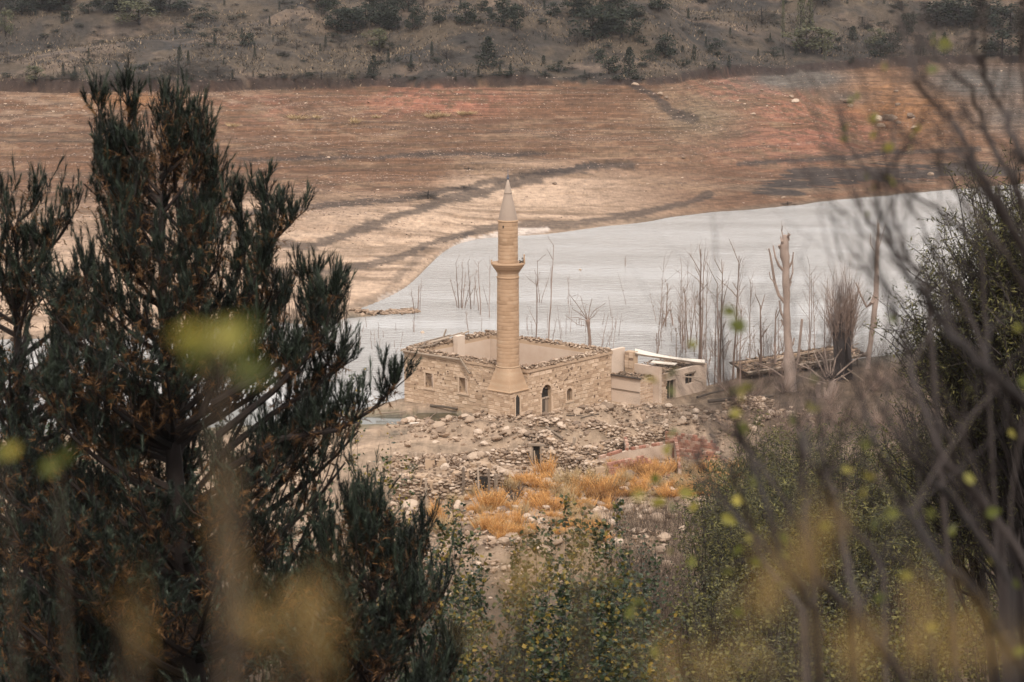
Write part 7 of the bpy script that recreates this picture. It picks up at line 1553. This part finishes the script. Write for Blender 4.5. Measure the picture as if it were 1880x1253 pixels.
def near_leafy(D, lv, label, seed, tint=None):
    r = random.Random(seed); u0 = lv[0][0]; bx = at(u0, 1253, D).x; base = Vector((bx, D, 34.9)); t = empty('near_sprig', tuple(base), label, 'plant'); bs = t.location; b = B()
    for (u, v, px) in lv:
        p = at(u, v, D + r.uniform(-.05, .05)); b.tube([base, base.lerp(p, .5) + Vector((.02, .01, 0)), p], [.0025, .0018, .0008], 4, .5, cap=False); s_ = px / FPX * D
        for k in range(3):
            o = bpy.data.objects.new('leaf', LM); COL.objects.link(o); o.parent = t; o.location = p - bs; o.scale = (s_, s_, s_); o.rotation_euler = (R(r.uniform(50, 120)), R(r.uniform(-40, 40)), R(r.uniform(0, 360)))
    b.build('stalk', M['drygrass'], t, base=bs)
near_leafy(1.35, [(395, 640, 95), (425, 665, 80), (385, 620, 70)], 'big very blurred yellow green leaves in front of the middle of the pine', 1)
near_leafy(2.2, [(105, 850, 44)], 'blurred yellow green leaf low at the left in front of the pine', 2)
near_leafy(2.2, [(8, 836, 34)], 'blurred leaf at the extreme left edge', 3)
near_leafy(3.2, [(1163, 910, 26)], 'single blurred reddish leaf right of the orange weeds', 4)

# ------------------------------------------------------------------ labels of look-alikes: where each one stands and how big it is
bpy.context.view_layer.update()
LR = [(932, 770, 'minaret base'), (790, 765, 'puddle by the mosque'), (1040, 765, 'mud at the arched door'), (1200, 752, 'plastered house'), (1210, 840, 'brick ruin'), (985, 845, 'little door frame'), (878, 885, 'dark gap between the posts'), (768, 850, 'grey boards'), (965, 915, 'bleached stump'), (1000, 985, 'pointed boulder'),
      (735, 915, 'pine edge'), (1180, 985, 'dark leafy bush'), (1090, 925, 'middle of the weeds'), (1060, 835, 'curved dark wall'), (1330, 770, 'shaded gap at right'), (850, 822, 'bare earth lane'), (1135, 965, 'long pale slab'), (900, 950, 'orange weeds\' left part'), (1280, 890, 'weeds below the bricks')]
LH = [(0, 100, 'left edge'), (255, 48, 'pale crest tree'), (445, 86, 'lone round bush at upper left'), (330, 135, 'thicket with two junipers'), (670, 50, 'tree group at top centre left'), (686, 135, 'lone round-topped juniper'), (896, 120, 'lone broad pine'), (924, 45, 'leaning tree above the minaret'), (545, 92, 'shrub at mid left'), (820, 45, 'three trees near the top'),
      (1110, 65, 'big tree cluster'), (1118, 135, 'blue-grey bush at the lip'), (1222, 100, 'well shaped green tree'), (1338, 125, 'tip of the red spur'), (1486, 90, 'round willow'), (1398, 40, 'purple-grey dry tree'), (1616, 95, 'tree with yellowing crown'), (1668, 60, 'dark tree at upper right'), (1770, 45, 'big wood at upper right'), (1880, 90, 'right edge')]
LG = [(1290, 690, 'plastered house'), (1284, 600, 'tallest reddish trunk'), (1323, 640, 'middle trunk cluster'), (1398, 650, 'thick pale brown trunk'), (1447, 650, 'bleached dead tree'), (1222, 600, 'root arch'), (1484, 640, 'knotted thin trunk'), (1358, 680, 'grey trunk'), (1007, 600, 'tallest stem'), (1080, 600, 'small pollard'), (984, 600, 'reddish stem'), (700, 620, 'pine side'), (650, 610, 'tiny clump'), (850, 560, 'dark drowned clump'), (760, 600, 'black stump')]
LR += [(1450, 750, 'bleached dead tree foot'), (1513, 770, 'pollard stump'), (1600, 740, 'olive bush'), (1560, 705, 'thick short beam'), (1660, 760, 'right-hand olive bush'), (1240, 872, 'right corner of the brick ruin'), (1120, 870, 'left corner of the brick ruin')]
LP = [(900, 1150, 'gap right of the pine'), (1000, 1150, 'clump\'s left half'), (1075, 1150, 'middle of the clump'), (1150, 1150, 'yellowing sapling'), (780, 1100, 'lower right pine edge'), (100, 1050, 'left pine'), (1220, 1150, 'right end of the clump'), (0, 1100, 'left edge'), (350, 1150, 'big pine trunk'), (200, 1100, 'space left of the trunk'), (640, 1100, 'young pine'), (500, 1150, 'blurred golden plume'), (850, 1120, 'pine edge'), (950, 1120, 'thin leftmost sapling'), (1038, 1100, 'tallest central sapling'), (1110, 1120, 'hazy streak'), (1190, 1100, 'dark leafy bush')]
KIND = {'medium dark trees on the hillside': (LH, 'medium dark hillside tree'), 'dead brush on the right bank': (LR, 'tangle of brown dead brush'), 'fallen bricks round the brick ruin': (LR, 'single fallen red brick'), 'larger stones right below the buildings': (LR, 'loose rubble stone'), 'larger stones among the tumbled walls': (LR, 'rubble stone'), 'larger stones among the orange weeds': (LR, 'loose slope stone'), 'orange weeds below the brick ruin': (LR, 'orange dry weed bush'), 'orange weeds in the middle of the slope': (LR, 'bright orange weed bush'),
        'small orange tufts': (LR, 'small orange weed tuft'), 'drowned saplings of the right-hand grove': (LG, 'bare brown drowned sapling'), 'short drowned twigs behind the mosque': (LG, 'short drowned twig'), 'tiny sticks in the water left of the mosque': (LG, 'tiny stick in the water'), 'small dry shrubs on the hillside': (LH, 'small dry brown hillside shrub'),
        'small dark bushes on the hillside': (LH, 'small dark round hillside bush'), 'tiny junipers on the hillside': (LH, 'tiny dark hillside juniper'), 'undergrowth saplings under the pines': (LP, 'dark leafy undergrowth sapling'), 'low saplings at the foot of the central thicket': (LP, 'low yellow-flecked leafy sapling')}
byk = {}
for o in [q_ for q_ in COL.objects if q_.parent is None and q_.get('group') in KIND]:
    L_, noun = KIND[o['group']]; u, v = [float(q_) for q_ in project(*o.location)]; dist, lu, lv_, nm = min(((u - a)**2 + ((v - b_) * 1.4)**2, a, b_, c) for a, b_, c in L_)
    dx_, dy_ = u - lu, v - lv_; dr = ('right of' if dx_ > 0 else 'left of') if abs(dx_) > abs(dy_) * 1.2 else ('below' if dy_ > 0 else 'above'); far_ = 'well' if dist > 60**2 else 'just'
    me = o if o.type == 'MESH' else o.children[-1]; size = max(me.dimensions) * (o.scale.x if o.type != 'MESH' else 1); byk.setdefault('%s %s %s the %s' % (noun, far_, dr, nm), []).append((size, o))
RANK = ['biggest', 'second biggest', 'third biggest', 'fourth biggest', 'fifth biggest']
for k_, lst in byk.items():
    lst.sort(key=lambda q_: -q_[0])
    if len(lst) == 1: lst[0][1]['label'] = 'only ' + k_ if not k_.startswith('only') else k_; continue
    for i, (s_, o) in enumerate(lst):
        if i < 5: o['label'] = RANK[i] + ' ' + k_
        else: o['label'] = 'one of the smallest: ' + k_; o['group'] = o['group'] + ', small ones ' + k_.split(noun)[-1].strip() if False else o['group']
for o in COL.objects:
    if o.get('label'):
        w_ = o['label'].split()
        if len(w_) > 16: o['label'] = ' '.join(w_[:16])
